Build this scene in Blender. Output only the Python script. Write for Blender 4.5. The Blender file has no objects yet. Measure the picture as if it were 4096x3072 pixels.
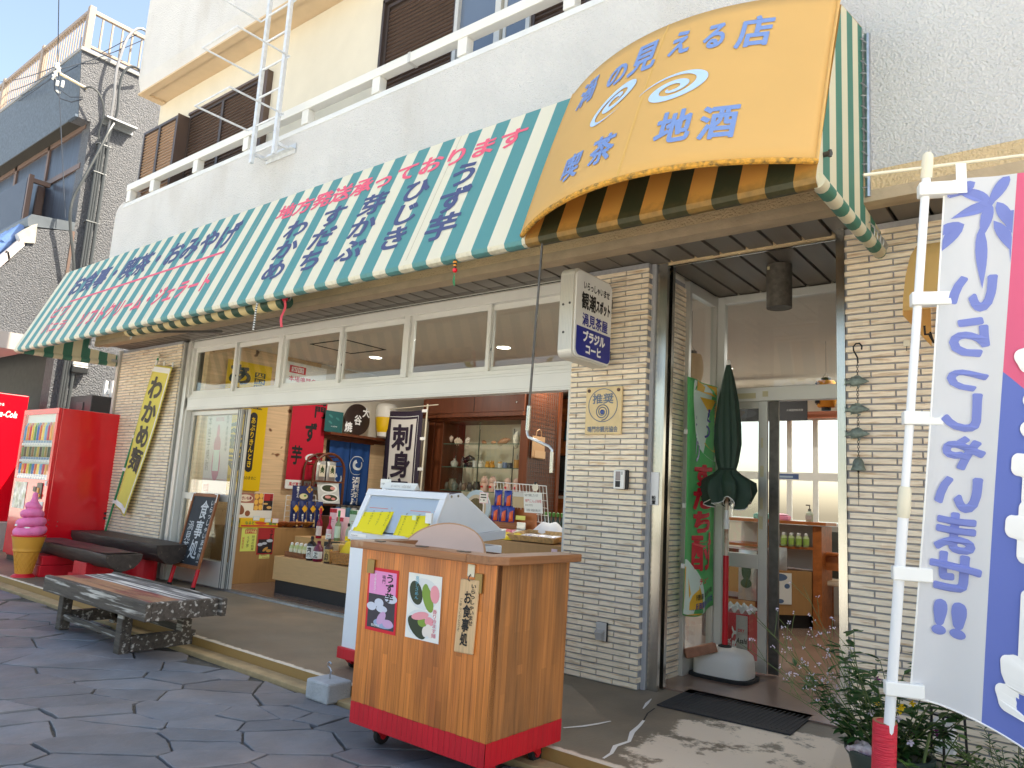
import bpy, bmesh, math, random
import numpy as np
from mathutils import Vector, Matrix
from mathutils.geometry import tessellate_polygon
random.seed(11)
SC = bpy.context.scene
COL = SC.collection
R = math.radians

# ---------------------------------------------------------------- camera, sky, sun, exposure
def cam_axes(yaw, pitch, roll):
    f = Vector((math.sin(yaw)*math.cos(pitch), math.cos(yaw)*math.cos(pitch), math.sin(pitch)))
    r = Vector((math.cos(yaw), -math.sin(yaw), 0)); u = r.cross(f)
    return r*math.cos(roll)+u*math.sin(roll), u*math.cos(roll)-r*math.sin(roll), f
cr, cu, cf = cam_axes(R(-38.74494), R(8.73395), R(3.3292))
cam = bpy.data.cameras.new('camera'); cam.sensor_width = 36; cam.sensor_fit = 'HORIZONTAL'
cam.lens = 36*2953/4096; cam.clip_start = .05; cam.clip_end = 6000
co = bpy.data.objects.new('camera', cam); COL.objects.link(co)
mw = Matrix((cr, cu, -cf)).transposed().to_4x4(); mw.translation = Vector((0, 0, 1.2))
co.matrix_world = mw
SC.camera = co

SUN = Vector((.47, .35, .81)).normalized()
elev = math.asin(SUN.z); azim = math.atan2(SUN.x, SUN.y)
W = bpy.data.worlds.new('World'); SC.world = W; W.use_nodes = True
nt = W.node_tree; bg = nt.nodes['Background']
sky = nt.nodes.new('ShaderNodeTexSky'); sky.sky_type = 'NISHITA'; sky.sun_disc = False
sky.sun_elevation = elev; sky.sun_rotation = azim
sky.air_density = 1.0; sky.dust_density = 2.5; sky.ozone_density = .6
nt.links.new(sky.outputs[0], bg.inputs[0]); bg.inputs[1].default_value = .15
sl = bpy.data.lights.new('sun', 'SUN'); sl.energy = 4.6; sl.angle = R(.5); sl.color = (1, .95, .87)
so = bpy.data.objects.new('sun', sl); COL.objects.link(so)
so.rotation_euler = SUN.to_track_quat('Z', 'Y').to_euler()
so.location = (0, 0, 30)
vs = SC.view_settings
vs.view_transform = 'Standard'; vs.look = 'None'; vs.gamma = 1; vs.exposure = 1.5
vs.use_white_balance = True; vs.white_balance_temperature = 7400; vs.white_balance_tint = 8
try:
    SC.cycles.use_denoising = True
    SC.cycles.max_bounces = 10; SC.cycles.transparent_max_bounces = 16
    SC.cycles.sample_clamp_indirect = 6
except Exception: pass

# ---------------------------------------------------------------- mesh builder
class MB:
    def __init__(s): s.v = []; s.f = []
    def add(s, vs, fs):
        o = len(s.v); s.v += [tuple(p) for p in vs]; s.f += [tuple(i+o for i in f) for f in fs]; return s
    def poly(s, *p): return s.add(p, [tuple(range(len(p)))])
    def box(s, x0, x1, y0, y1, z0, z1):
        x0, x1 = sorted((x0, x1)); y0, y1 = sorted((y0, y1)); z0, z1 = sorted((z0, z1))
        return s.add([(x0,y0,z0),(x1,y0,z0),(x1,y1,z0),(x0,y1,z0),(x0,y0,z1),(x1,y0,z1),(x1,y1,z1),(x0,y1,z1)],
            [(0,3,2,1),(4,5,6,7),(0,1,5,4),(1,2,6,5),(2,3,7,6),(3,0,4,7)])
    def obox(s, o, a, b, c):   # corner o and three edge vectors
        o, a, b, c = map(Vector, (o, a, b, c))
        p = [o, o+a, o+a+b, o+b]; p = p+[q+c for q in p]
        fs = [(0,3,2,1),(4,5,6,7),(0,1,5,4),(1,2,6,5),(2,3,7,6),(3,0,4,7)]
        if a.cross(b).dot(c) < 0: fs = [f[::-1] for f in fs]
        return s.add(p, fs)
    def cyl(s, p0, p1, r0, r1=None, n=14, caps=True):
        p0 = Vector(p0); p1 = Vector(p1); r1 = r0 if r1 is None else r1
        d = (p1-p0).normalized(); a = d.orthogonal().normalized(); b = d.cross(a)
        vs = []
        for P, r in ((p0, r0), (p1, r1)):
            vs += [P+(a*math.cos(2*math.pi*k/n)+b*math.sin(2*math.pi*k/n))*r for k in range(n)]
        fs = [(k, (k+1) % n, n+(k+1) % n, n+k) for k in range(n)]
        if caps: fs += [tuple(range(n))[::-1], tuple(range(n, 2*n))]
        return s.add(vs, fs)
    def tube(s, pts, r, n=8, closed=False):
        pts = [Vector(p) for p in pts]; m = len(pts); vs = []; ref = None
        for i, p in enumerate(pts):
            a = pts[(i+1) % m] if (closed or i < m-1) else p
            b = pts[i-1] if (closed or i > 0) else p
            d = (a-b).normalized()
            if ref is None: ref = d.orthogonal().normalized()
            ref = (ref-d*ref.dot(d)); ref = ref.normalized() if ref.length > 1e-6 else d.orthogonal().normalized()
            c = d.cross(ref); rr = r[i] if isinstance(r, (list, tuple)) else r
            vs += [p+(ref*math.cos(2*math.pi*k/n)+c*math.sin(2*math.pi*k/n))*rr for k in range(n)]
        fs = []
        for i in range(m if closed else m-1):
            j = (i+1) % m
            fs += [(i*n+k, i*n+(k+1) % n, j*n+(k+1) % n, j*n+k) for k in range(n)]
        if not closed: fs += [tuple(range(n))[::-1], tuple(range((m-1)*n, m*n))]
        return s.add(vs, fs)
    def lathe(s, c, prof, n=20, axis=None, sx=1, sy=1):
        c = Vector(c); vs = []
        if axis is None: a, b, d = Vector((1,0,0)), Vector((0,1,0)), Vector((0,0,1))
        else:
            d = Vector(axis).normalized(); a = d.orthogonal().normalized(); b = d.cross(a)
        for r, z in prof:
            vs += [c+d*z+a*(sx*r*math.cos(2*math.pi*k/n))+b*(sy*r*math.sin(2*math.pi*k/n)) for k in range(n)]
        m = len(prof); fs = []
        for i in range(m-1):
            fs += [(i*n+k, i*n+(k+1) % n, (i+1)*n+(k+1) % n, (i+1)*n+k) for k in range(n)]
        fs += [tuple(range(n))[::-1], tuple(range((m-1)*n, m*n))]
        return s.add(vs, fs)
    def prism(s, pts, vec):    # planar 3D polygon swept along vec
        pts = [Vector(p) for p in pts]; vec = Vector(vec); n = len(pts)
        nor = sum(((pts[i]-pts[0]).cross(pts[(i+1) % n]-pts[0]) for i in range(1, n-1)), Vector())
        if nor.dot(vec) > 0: pts = pts[::-1]
        vs = pts+[p+vec for p in pts]
        fs = [tuple(range(n)), tuple(range(n, 2*n))[::-1]]+[(i, n+i, n+(i+1) % n, (i+1) % n) for i in range(n)]
        return s.add(vs, fs)
    def grid(s, fn, nu, nv):
        vs = [fn(i/nu, j/nv) for j in range(nv+1) for i in range(nu+1)]
        w = nu+1
        return s.add(vs, [(j*w+i, j*w+i+1, (j+1)*w+i+1, (j+1)*w+i) for j in range(nv) for i in range(nu)])
    def disc(s, c, r, nor, n=24, ry=None):
        c = Vector(c); d = Vector(nor).normalized(); a = d.orthogonal().normalized()
        if abs(d.z) < .9: a = Vector((0,0,1)).cross(d).normalized()
        b = d.cross(a)
        return s.add([c+a*r*math.cos(2*math.pi*k/n)+b*(ry or r)*math.sin(2*math.pi*k/n) for k in range(n)], [tuple(range(n))])
    def ring(s, c, r0, r1, nor, n=28, a0=0, a1=2*math.pi):
        c = Vector(c); d = Vector(nor).normalized()
        a = Vector((0,0,1)).cross(d).normalized() if abs(d.z) < .9 else d.orthogonal().normalized(); b = d.cross(a)
        vs = []
        for k in range(n+1):
            t = a0+(a1-a0)*k/n; e = a*math.cos(t)+b*math.sin(t)
            vs += [c+e*r0, c+e*r1]
        return s.add(vs, [(2*k, 2*k+1, 2*k+3, 2*k+2) for k in range(n)])

OFF = {}
def thing(name, label, cat, loc=(0,0,0), group=None, rz=0, local=False):
    o = bpy.data.objects.new(name, None); COL.objects.link(o); o.empty_display_size = .1
    o.location = loc; o.rotation_euler = (0, 0, rz)
    o['label'] = label; o['category'] = cat
    if group: o['group'] = group
    OFF[o.name] = Vector((0,0,0)) if local else Vector(loc)
    return o
def obj(name, mb, m, parent=None, bevel=0, smooth=False, solid=0, label=None, cat=None, group=None, kind=None, seg=2, auto=40, soff=0):
    me = bpy.data.meshes.new(name)
    off = OFF.get(parent.name, Vector()) if parent else Vector()
    me.from_pydata([Vector(p)-off for p in mb.v], [], mb.f); me.update()
    o = bpy.data.objects.new(name, me); COL.objects.link(o)
    if parent: o.parent = parent
    OFF[o.name] = off
    for x in (m if isinstance(m, (list, tuple)) else [m]): me.materials.append(x)
    if smooth:
        me.shade_smooth()
        try: me.set_sharp_from_angle(angle=R(auto))
        except Exception: pass
    if solid:
        d = o.modifiers.new('solid', 'SOLIDIFY'); d.thickness = solid; d.offset = soff
    if bevel:
        d = o.modifiers.new('bevel', 'BEVEL'); d.width = bevel; d.segments = seg; d.limit_method = 'ANGLE'; d.angle_limit = R(35)
    if label: o['label'] = label
    if cat: o['category'] = cat
    if group: o['group'] = group
    if kind: o['kind'] = kind
    return o
def kids(o): return [c for c in COL.objects if c.parent == o]
def copy_tree(o, parent=None):
    c = o.copy(); COL.objects.link(c)
    if parent: c.parent = parent
    for k in kids(o): copy_tree(k, c)
    return c

# ---------------------------------------------------------------- writing
GL = {}
def raw_glyph(ch):
    k = (ch, 0)
    if k in GL: return GL[k]
    c = bpy.data.curves.new('glyph', 'FONT'); c.body = ch; c.resolution_u = 3; c.fill_mode = 'FRONT'; c.dimensions = '2D'
    o = bpy.data.objects.new('glyph', c); COL.objects.link(o)
    bpy.context.view_layer.update()
    me = bpy.data.meshes.new_from_object(o.evaluated_get(bpy.context.evaluated_depsgraph_get()))
    vs = [(p.co.x, p.co.y) for p in me.vertices]; fs = [tuple(p.vertices) for p in me.polygons]
    bpy.data.objects.remove(o); bpy.data.curves.remove(c); bpy.data.meshes.remove(me)
    adv = 1.0
    if ord(ch) < 0x2000: adv = (max([p[0] for p in vs])+.07) if vs else .35
    GL[k] = (vs, fs, adv); return GL[k]
def glyph(ch, w):
    """outline thickened by w with round corners: distance field of the glyph, traced and filled again"""
    vs, fs, adv = raw_glyph(ch)
    if w < .012 or not vs: return vs, fs, adv
    if ord(ch) >= 0x4E00 and w < .06: w = min(w, .030)
    k = (ch, round(w, 3))
    if k in GL: return GL[k]
    N = 72; pad = w+.05; S = 1.0+2*pad; h = S/N
    gx = -pad+(np.arange(N)+.5)*h; gy = -.12-pad+(np.arange(N)+.5)*h
    X, Y = np.meshgrid(gx, gy); ins = np.zeros((N, N), bool)
    P = np.array(vs)
    for f in fs:
        for t in range(1, len(f)-1):
            (x0, y0), (x1, y1), (x2, y2) = P[f[0]], P[f[t]], P[f[t+1]]
            d = (y1-y2)*(x0-x2)+(x2-x1)*(y0-y2)
            if abs(d) < 1e-12: continue
            i0, i1 = np.searchsorted(gx, [min(x0,x1,x2), max(x0,x1,x2)]); j0, j1 = np.searchsorted(gy, [min(y0,y1,y2), max(y0,y1,y2)])
            if i1 <= i0 or j1 <= j0: continue
            xx, yy = X[j0:j1, i0:i1], Y[j0:j1, i0:i1]
            a = ((y1-y2)*(xx-x2)+(x2-x1)*(yy-y2))/d; b = ((y2-y0)*(xx-x2)+(x0-x2)*(yy-y2))/d
            ins[j0:j1, i0:i1] |= (a >= 0) & (b >= 0) & (a+b <= 1)
    # distance to the outline edges (edges used once)
    cnt = {}
    for f in fs:
        for q in range(len(f)):
            e = tuple(sorted((f[q], f[(q+1) % len(f)]))); cnt[e] = cnt.get(e, 0)+1
    E_ = [e for e, n in cnt.items() if n == 1]
    D = np.full((N, N), 9.0)
    for a, b in E_:
        p, q = P[a], P[b]; dv = q-p; L2 = dv@dv
        t = np.clip(((X-p[0])*dv[0]+(Y-p[1])*dv[1])/max(L2, 1e-12), 0, 1)
        D = np.minimum(D, (X-p[0]-t*dv[0])**2+(Y-p[1]-t*dv[1])**2)
    F = np.where(ins, -np.sqrt(D), np.sqrt(D))-w
    F[0, :] = F[-1, :] = F[:, 0] = F[:, -1] = 1
    # marching squares
    seg = {}
    def ed(j, i, v):   # point on horizontal (v=0: (j,i)-(j,i+1)) or vertical (v=1: (j,i)-(j+1,i)) grid edge
        f0 = F[j, i]; f1 = F[j, i+1] if v == 0 else F[j+1, i]; t = f0/(f0-f1)
        return (gx[i]+t*h, gy[j]) if v == 0 else (gx[i], gy[j]+t*h)
    B = F < 0
    for j, i in zip(*np.nonzero((B[:-1,:-1] != B[:-1,1:]) | (B[:-1,:-1] != B[1:,:-1]) | (B[1:,1:] != B[:-1,1:]) | (B[1:,1:] != B[1:,:-1]))):
        c4 = (B[j,i], B[j,i+1], B[j+1,i+1], B[j+1,i]); ee = ((j,i,0),(j,i+1,1),(j+1,i,0),(j,i,1))
        code = sum(1 << q for q in range(4) if c4[q])
        T = {1:[(3,0)],2:[(0,1)],3:[(3,1)],4:[(1,2)],5:[(3,0),(1,2)],6:[(0,2)],7:[(3,2)],8:[(2,3)],9:[(2,0)],10:[(0,1),(2,3)],11:[(2,1)],12:[(1,3)],13:[(1,0)],14:[(0,3)]}[code]
        for a, b in T: seg[ee[a]] = ee[b]
    loops = []
    while seg:
        s0, cur = seg.popitem(); lp = [s0]
        while cur != s0 and cur in seg: lp.append(cur); cur = seg.pop(cur)
        pts = [ed(*q) for q in lp]
        out = []
        for q in range(len(pts)):   # drop nearly straight points
            a, b, c_ = pts[q-1] if not out else out[-1], pts[q], pts[(q+1) % len(pts)]
            if abs((b[0]-a[0])*(c_[1]-a[1])-(b[1]-a[1])*(c_[0]-a[0])) > 1.2e-5*2: out.append(b)
        if len(out) > 2: loops.append([Vector((x, y, 0)) for x, y in out])
    area = lambda l: sum(l[q-1].x*l[q].y-l[q].x*l[q-1].y for q in range(len(l)))/2
    def inside(p, l):
        r = False
        for q in range(len(l)):
            a, b = l[q-1], l[q]
            if (a.y > p.y) != (b.y > p.y) and p.x < (b.x-a.x)*(p.y-a.y)/(b.y-a.y)+a.x: r = not r
        return r
    loops = [l for l in loops if abs(area(l)) > 1e-5]
    sg = 1 if not loops or area(max(loops, key=lambda l: abs(area(l)))) > 0 else -1
    outer = sorted([l for l in loops if area(l)*sg > 0], key=lambda l: abs(area(l))); hol = [l for l in loops if area(l)*sg <= 0]
    grp = [[l] for l in outer]
    for hl in hol:
        for g in grp:
            if inside(hl[0], g[0]): g.append(hl); break
    ov, res = [], []
    for g in grp:
        flat = [p for l in g for p in l]; o = len(ov); ov += [(p.x, p.y) for p in flat]
        for t in tessellate_polygon(g):
            a, b, c_ = (flat[q] for q in t)
            ar = (b.x-a.x)*(c_.y-a.y)-(b.y-a.y)*(c_.x-a.x)
            if abs(ar) > 1e-9: res.append(tuple(q+o for q in (t if ar > 0 else tuple(t)[::-1])))
    GL[k] = (ov, res, adv); return GL[k]
def write(mb, s, P, w=.012, vertical=False, mirror=False, shear=0):
    """lay the string into the unit square (u right, v down) of the map P"""
    g = [glyph(ch, w) for ch in s]
    tot = len(s) if vertical else sum(x[2] for x in g)
    pos = 0
    for ch, (vs, fs, adv) in zip(s, g):
        out = []
        flip = vertical and ch in 'ー-〜'
        for x, y in vs:
            y = y+.12
            if flip: x, y = 1-y+.02, 1-x
            x += shear*y
            if vertical: u, v = x, (pos+1-y)/tot
            else: u, v = (pos+x)/tot, 1-y
            if mirror: u = 1-u
            out.append(P(u, v))
        mb.add(out, fs); pos += 1 if vertical else adv
    return mb
def plane(o, U, V):
    o, U, V = Vector(o), Vector(U), Vector(V)
    return lambda u, v: o+U*u+V*v

# ---------------------------------------------------------------- materials
def c(r, g, b, k=1.0):
    f = lambda x: ((x/255+.055)/1.055)**2.4 if x > 10.3 else x/255/12.92
    return (f(r)*k, f(g)*k, f(b)*k)
def mat(name, col, rough=.6, metal=0, var=0, vs=6, bump=0, bs=80, st=(1,1,1), island=0, col2=None, c2s=3, c2t=.55, c2w=.1, c2st=(1,1,1), spec=.5, transl=0, emit=0, coat=0, alpha=1, world=False, bd=.01, c2det=6):
    m = bpy.data.materials.new(name); m.use_nodes = True
    n = m.node_tree.nodes; L = m.node_tree.links; b = n['Principled BSDF']
    b.inputs['Base Color'].default_value = (*col, 1); b.inputs['Roughness'].default_value = rough
    b.inputs['Metallic'].default_value = metal; b.inputs['Specular IOR Level'].default_value = spec
    if coat: b.inputs['Coat Weight'].default_value = coat; b.inputs['Coat Roughness'].default_value = .06
    if emit:
        b.inputs['Emission Color'].default_value = (*col, 1); b.inputs['Emission Strength'].default_value = emit
    tc = n.new('ShaderNodeTexCoord'); src = tc.outputs['Object']
    if world: src = n.new('ShaderNodeNewGeometry').outputs['Position']
    def coords(sc):
        mp = n.new('ShaderNodeMapping'); mp.inputs['Scale'].default_value = sc; L.new(src, mp.inputs[0]); return mp.outputs[0]
    def noise(scale, det, sc):
        t = n.new('ShaderNodeTexNoise'); t.inputs['Scale'].default_value = scale; t.inputs['Detail'].default_value = det
        L.new(coords(sc), t.inputs['Vector']); return t.outputs['Fac']
    cur = None
    def color():
        nonlocal cur
        if cur is None:
            r = n.new('ShaderNodeRGB'); r.outputs[0].default_value = (*col, 1); cur = r.outputs[0]
        return cur
    if col2 is not None:
        mr = n.new('ShaderNodeMapRange'); mr.inputs[1].default_value = c2t-c2w; mr.inputs[2].default_value = c2t+c2w
        L.new(noise(c2s, c2det, c2st), mr.inputs[0])
        mx = n.new('ShaderNodeMixRGB'); L.new(mr.outputs[0], mx.inputs[0]); L.new(color(), mx.inputs[1]); mx.inputs[2].default_value = (*col2, 1); cur = mx.outputs[0]
    if var:
        mr = n.new('ShaderNodeMapRange'); mr.inputs[1].default_value = .3; mr.inputs[2].default_value = .7; mr.inputs[3].default_value = 1-var; mr.inputs[4].default_value = 1+var
        L.new(noise(vs, 7, st), mr.inputs[0])
        mx = n.new('ShaderNodeVectorMath'); mx.operation = 'SCALE'; L.new(color(), mx.inputs[0]); L.new(mr.outputs[0], mx.inputs['Scale']); cur = mx.outputs[0]
    if island:
        g = n.new('ShaderNodeNewGeometry')
        mr = n.new('ShaderNodeMapRange'); mr.inputs[3].default_value = 1-island; mr.inputs[4].default_value = 1+island
        L.new(g.outputs['Random Per Island'], mr.inputs[0])
        mx = n.new('ShaderNodeVectorMath'); mx.operation = 'SCALE'; L.new(color(), mx.inputs[0]); L.new(mr.outputs[0], mx.inputs['Scale']); cur = mx.outputs[0]
    if cur is not None: L.new(cur, b.inputs['Base Color'])
    if bump:
        bp = n.new('ShaderNodeBump'); bp.inputs['Strength'].default_value = bump; bp.inputs['Distance'].default_value = bd
        L.new(noise(bs, 5, st), bp.inputs['Height']); L.new(bp.outputs[0], b.inputs['Normal'])
    if transl:
        t = n.new('ShaderNodeBsdfTranslucent'); mx = n.new('ShaderNodeMixShader'); mx.inputs[0].default_value = transl
        if cur is not None: L.new(cur, t.inputs[0])
        else: t.inputs[0].default_value = (*col, 1)
        L.new(b.outputs[0], mx.inputs[1]); L.new(t.outputs[0], mx.inputs[2]); L.new(mx.outputs[0], n['Material Output'].inputs[0])
    return m
def glass(name, tint=(1,1,1), refl=1.0, rough=0):
    m = bpy.data.materials.new(name); m.use_nodes = True
    n = m.node_tree.nodes; L = m.node_tree.links; n.remove(n['Principled BSDF'])
    t = n.new('ShaderNodeBsdfTransparent'); t.inputs[0].default_value = (*tint, 1)
    g = n.new('ShaderNodeBsdfGlossy'); g.inputs['Roughness'].default_value = rough; g.inputs[0].default_value = (refl, refl, refl, 1)
    f = n.new('ShaderNodeLayerWeight'); f.inputs[0].default_value = .5
    k = n.new('ShaderNodeMath'); k.operation = 'POWER'; L.new(f.outputs['Facing'], k.inputs[0]); k.inputs[1].default_value = 4
    k2 = n.new('ShaderNodeMath'); k2.operation = 'MULTIPLY_ADD'; L.new(k.outputs[0], k2.inputs[0]); k2.inputs[1].default_value = .85; k2.inputs[2].default_value = .035
    mx = n.new('ShaderNodeMixShader'); L.new(k2.outputs[0], mx.inputs[0]); L.new(t.outputs[0], mx.inputs[1]); L.new(g.outputs[0], mx.inputs[2])
    L.new(mx.outputs[0], n['Material Output'].inputs[0]); return m
def math_node(n, L, op, a, b=None):
    x = n.new('ShaderNodeMath'); x.operation = op
    for i, q in enumerate((a, b)):
        if q is None: continue
        if hasattr(q, 'links'): L.new(q, x.inputs[i])
        else: x.inputs[i].default_value = q
    return x.outputs[0]
def stripes(name, ca, cb, axis, origin, period, transl=.3, dirt=None):
    m = mat(name, ca, rough=.55, transl=transl)
    n = m.node_tree.nodes; L = m.node_tree.links
    g = n.new('ShaderNodeNewGeometry'); sx = n.new('ShaderNodeSeparateXYZ'); L.new(g.outputs['Position'], sx.inputs[0])
    v = math_node(n, L, 'SUBTRACT', sx.outputs[axis], origin); v = math_node(n, L, 'DIVIDE', v, period)
    v = math_node(n, L, 'FRACT', v); v = math_node(n, L, 'LESS_THAN', v, .5)
    mx = n.new('ShaderNodeMixRGB'); L.new(v, mx.inputs[0]); mx.inputs[1].default_value = (*ca, 1); mx.inputs[2].default_value = (*cb, 1)
    cur = mx.outputs[0]
    if dirt:
        no = n.new('ShaderNodeTexNoise'); no.inputs['Scale'].default_value = 30; no.inputs['Detail'].default_value = 6; L.new(g.outputs['Position'], no.inputs['Vector'])
        z = math_node(n, L, 'SUBTRACT', dirt, sx.outputs[2]); z = math_node(n, L, 'MULTIPLY', z, 9)
        k = math_node(n, L, 'ADD', z, no.outputs['Fac']); k = math_node(n, L, 'SUBTRACT', k, .62)
        cl = n.new('ShaderNodeClamp'); L.new(k, cl.inputs[0]); k = math_node(n, L, 'MULTIPLY', cl.outputs[0], .8)
        m2 = n.new('ShaderNodeMixRGB'); L.new(k, m2.inputs[0]); L.new(cur, m2.inputs[1]); m2.inputs[2].default_value = (.12, .10, .045, 1); cur = m2.outputs[0]
    L.new(cur, n['Principled BSDF'].inputs['Base Color'])
    for q in n:
        if q.type == 'BSDF_TRANSLUCENT': L.new(cur, q.inputs[0])
    return m

M = {}
M['stucco'] = mat('white stucco', c(212,212,211), .9, var=.05, vs=2.0, bump=1, bs=85, bd=.02, col2=c(196,193,188), c2s=1.2, c2t=.66, c2w=.12, c2st=(1.2,1,.45))
M['stucco_fine'] = mat('cream fine stucco', c(210,204,188), .9, var=.03, vs=4, bump=.35, bs=160)
M['ceiling_cream'] = mat('cream eave paint', c(206,182,150), .8, var=.04)
M['tan'] = mat('tan sprayed render', c(222,196,154), .9, var=.10, vs=5, bump=1, bs=75, bd=.02)
M['soffit'] = mat('brown grey metal soffit', c(118,110,100), .5, .0, var=.05, vs=3, st=(8,.6,1))
M['gap'] = mat('dark gap', c(38,36,34), .8)
M['grout'] = mat('grey grout', c(158,158,160), .95, var=.1, vs=40)
M['tile'] = mat('beige ribbed tile', c(246,230,204), .42, island=.07, var=.10, vs=9, st=(1,1,7), bump=.8, bs=26, bd=.006, col2=c(196,160,118), c2s=9, c2t=.64, c2w=.12, c2st=(.8,.8,9), world=True)
M['alu'] = mat('anodised aluminium', c(205,203,196), .35, .35, var=.04, vs=3)
M['alu_white'] = mat('ivory painted aluminium', c(222,221,215), .4, .1, var=.04, vs=2)
M['steel'] = mat('brushed stainless', c(190,188,182), .22, 1, var=.05, vs=4, st=(20,20,.4))
M['steel_dark'] = mat('dark weathered steel', c(95,92,88), .45, .8, var=.2, vs=20)
M['zinc'] = mat('galvanised steel', c(185,188,190), .35, .9, var=.15, vs=25)
M['bronze'] = mat('bronze brown shutter', c(96,80,72), .42, .3, var=.05)
M['bronze_dk'] = mat('dark bronze frame', c(80,70,66), .4, .4)
M['bronze_lt'] = mat('taupe louvre', c(160,134,112), .5, .1)
M['glass'] = glass('clear glass', (.93,.95,.94))
M['glass_dk'] = mat('blue grey dusty glass', c(58,66,80), .35, 0, var=.35, vs=30, st=(1,1,.04), spec=.4)
M['glass_up'] = mat('dark upstairs window glass', c(90,104,124), .05, 0, spec=.9)
M['concrete'] = None
M['white'] = mat('white plastic', c(238,238,234), .4)
M['white_paint'] = mat('white enamel', c(232,234,236), .3, var=.03, vs=3)
M['ivory'] = mat('ivory plastic', c(228,220,196), .45)
M['black'] = mat('black plastic', c(30,30,30), .5)
M['rubber'] = mat('black rubber', c(34,34,35), .8, bump=.3, bs=200)
M['red'] = mat('red gloss enamel', c(232,14,36), .22, coat=.5, var=.05, vs=2)
M['red_paint'] = mat('red brushed paint', c(208,22,40), .45, var=.12, vs=10, bump=.3, bs=60, st=(1,1,.2))
M['navy_ink'] = mat('navy lettering', c(70,80,120), .6)
M['pink_ink'] = mat('pink red lettering', c(226,96,120), .6)
M['blue_ink'] = mat('soft blue lettering', c(112,142,196), .6)
M['pale_blue'] = mat('pale blue swirl', c(176,204,236), .6)
M['black_ink'] = mat('black lettering', c(24,22,22), .6)
M['white_ink'] = mat('white lettering', c(240,240,238), .6)
M['red_ink'] = mat('red lettering', c(206,30,50), .6)
M['dkblue'] = mat('royal blue', c(22,36,140), .3)
M['yellow_paper'] = mat('yellow paper', c(255,236,30), .6, transl=.15)
M['paper'] = mat('white paper', c(238,238,232), .6)
M['brass'] = mat('old brass', c(140,120,80), .4, .8)
M['green'] = mat('green pole', c(36,140,90), .4)
M['pine'] = mat('knotty pine boards', c(226,192,150), .55, var=.14, vs=5, st=(2,.35,9), bump=.15, bs=12, col2=c(120,72,36), c2s=6.5, c2t=.72, c2w=.03, c2st=(1,1.1,1.4), c2det=1)
M['plaster'] = mat('off white plaster', c(226,218,202), .85, var=.03)
M['ceil'] = mat('white slatted ceiling', c(226,220,210), .7)
M['dkwood'] = mat('dark red brown wood', c(104,54,30), .4, var=.2, vs=4, st=(6,6,.5))
M['midwood'] = mat('orange brown wood', c(176,100,48), .4, var=.2, vs=4, st=(.5,6,6))
M['counter'] = mat('light oak laminate', c(206,164,112), .5, var=.06, vs=6, st=(1,1,14))
M['counter_tan'] = mat('tan brown laminate', c(178,134,84), .5, var=.06, vs=6, st=(8,8,.4))
M['kick'] = mat('black kick board', c(36,34,34), .55)
M['floor_in'] = mat('pinkish brown vinyl floor', c(136,112,98), .25, var=.05, vs=3)
M['leaf'] = mat('leaf green', c(74,112,44), .5, island=.35, transl=.25)
M['leaf_dk'] = mat('deep leaf green', c(46,86,40), .5, island=.35, transl=.2)
M['stem'] = mat('green stem', c(86,104,56), .6)
M['soil'] = mat('dark soil', c(52,42,34), .95, bump=1, bs=40)
# ================================================================ SETTING
def ground_mat():
    m = mat('street concrete paled for bounce', c(212,208,200), .95, var=.12, vs=.8); return m  # pale colour raised to bounce more light onto the facade
obj('ground', MB().poly((-3000,-3000,-.04),(3000,-3000,-.04),(3000,12,-.04),(-3000,12,-.04)), ground_mat(), kind='structure')
obj('sea', MB().poly((-4000,12,-40),(4000,12,-40),(4000,5500,-40),(-4000,5500,-40)), mat('sea water', (.02,.07,.10), .12, bump=.4, bs=.3), kind='structure')
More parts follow.
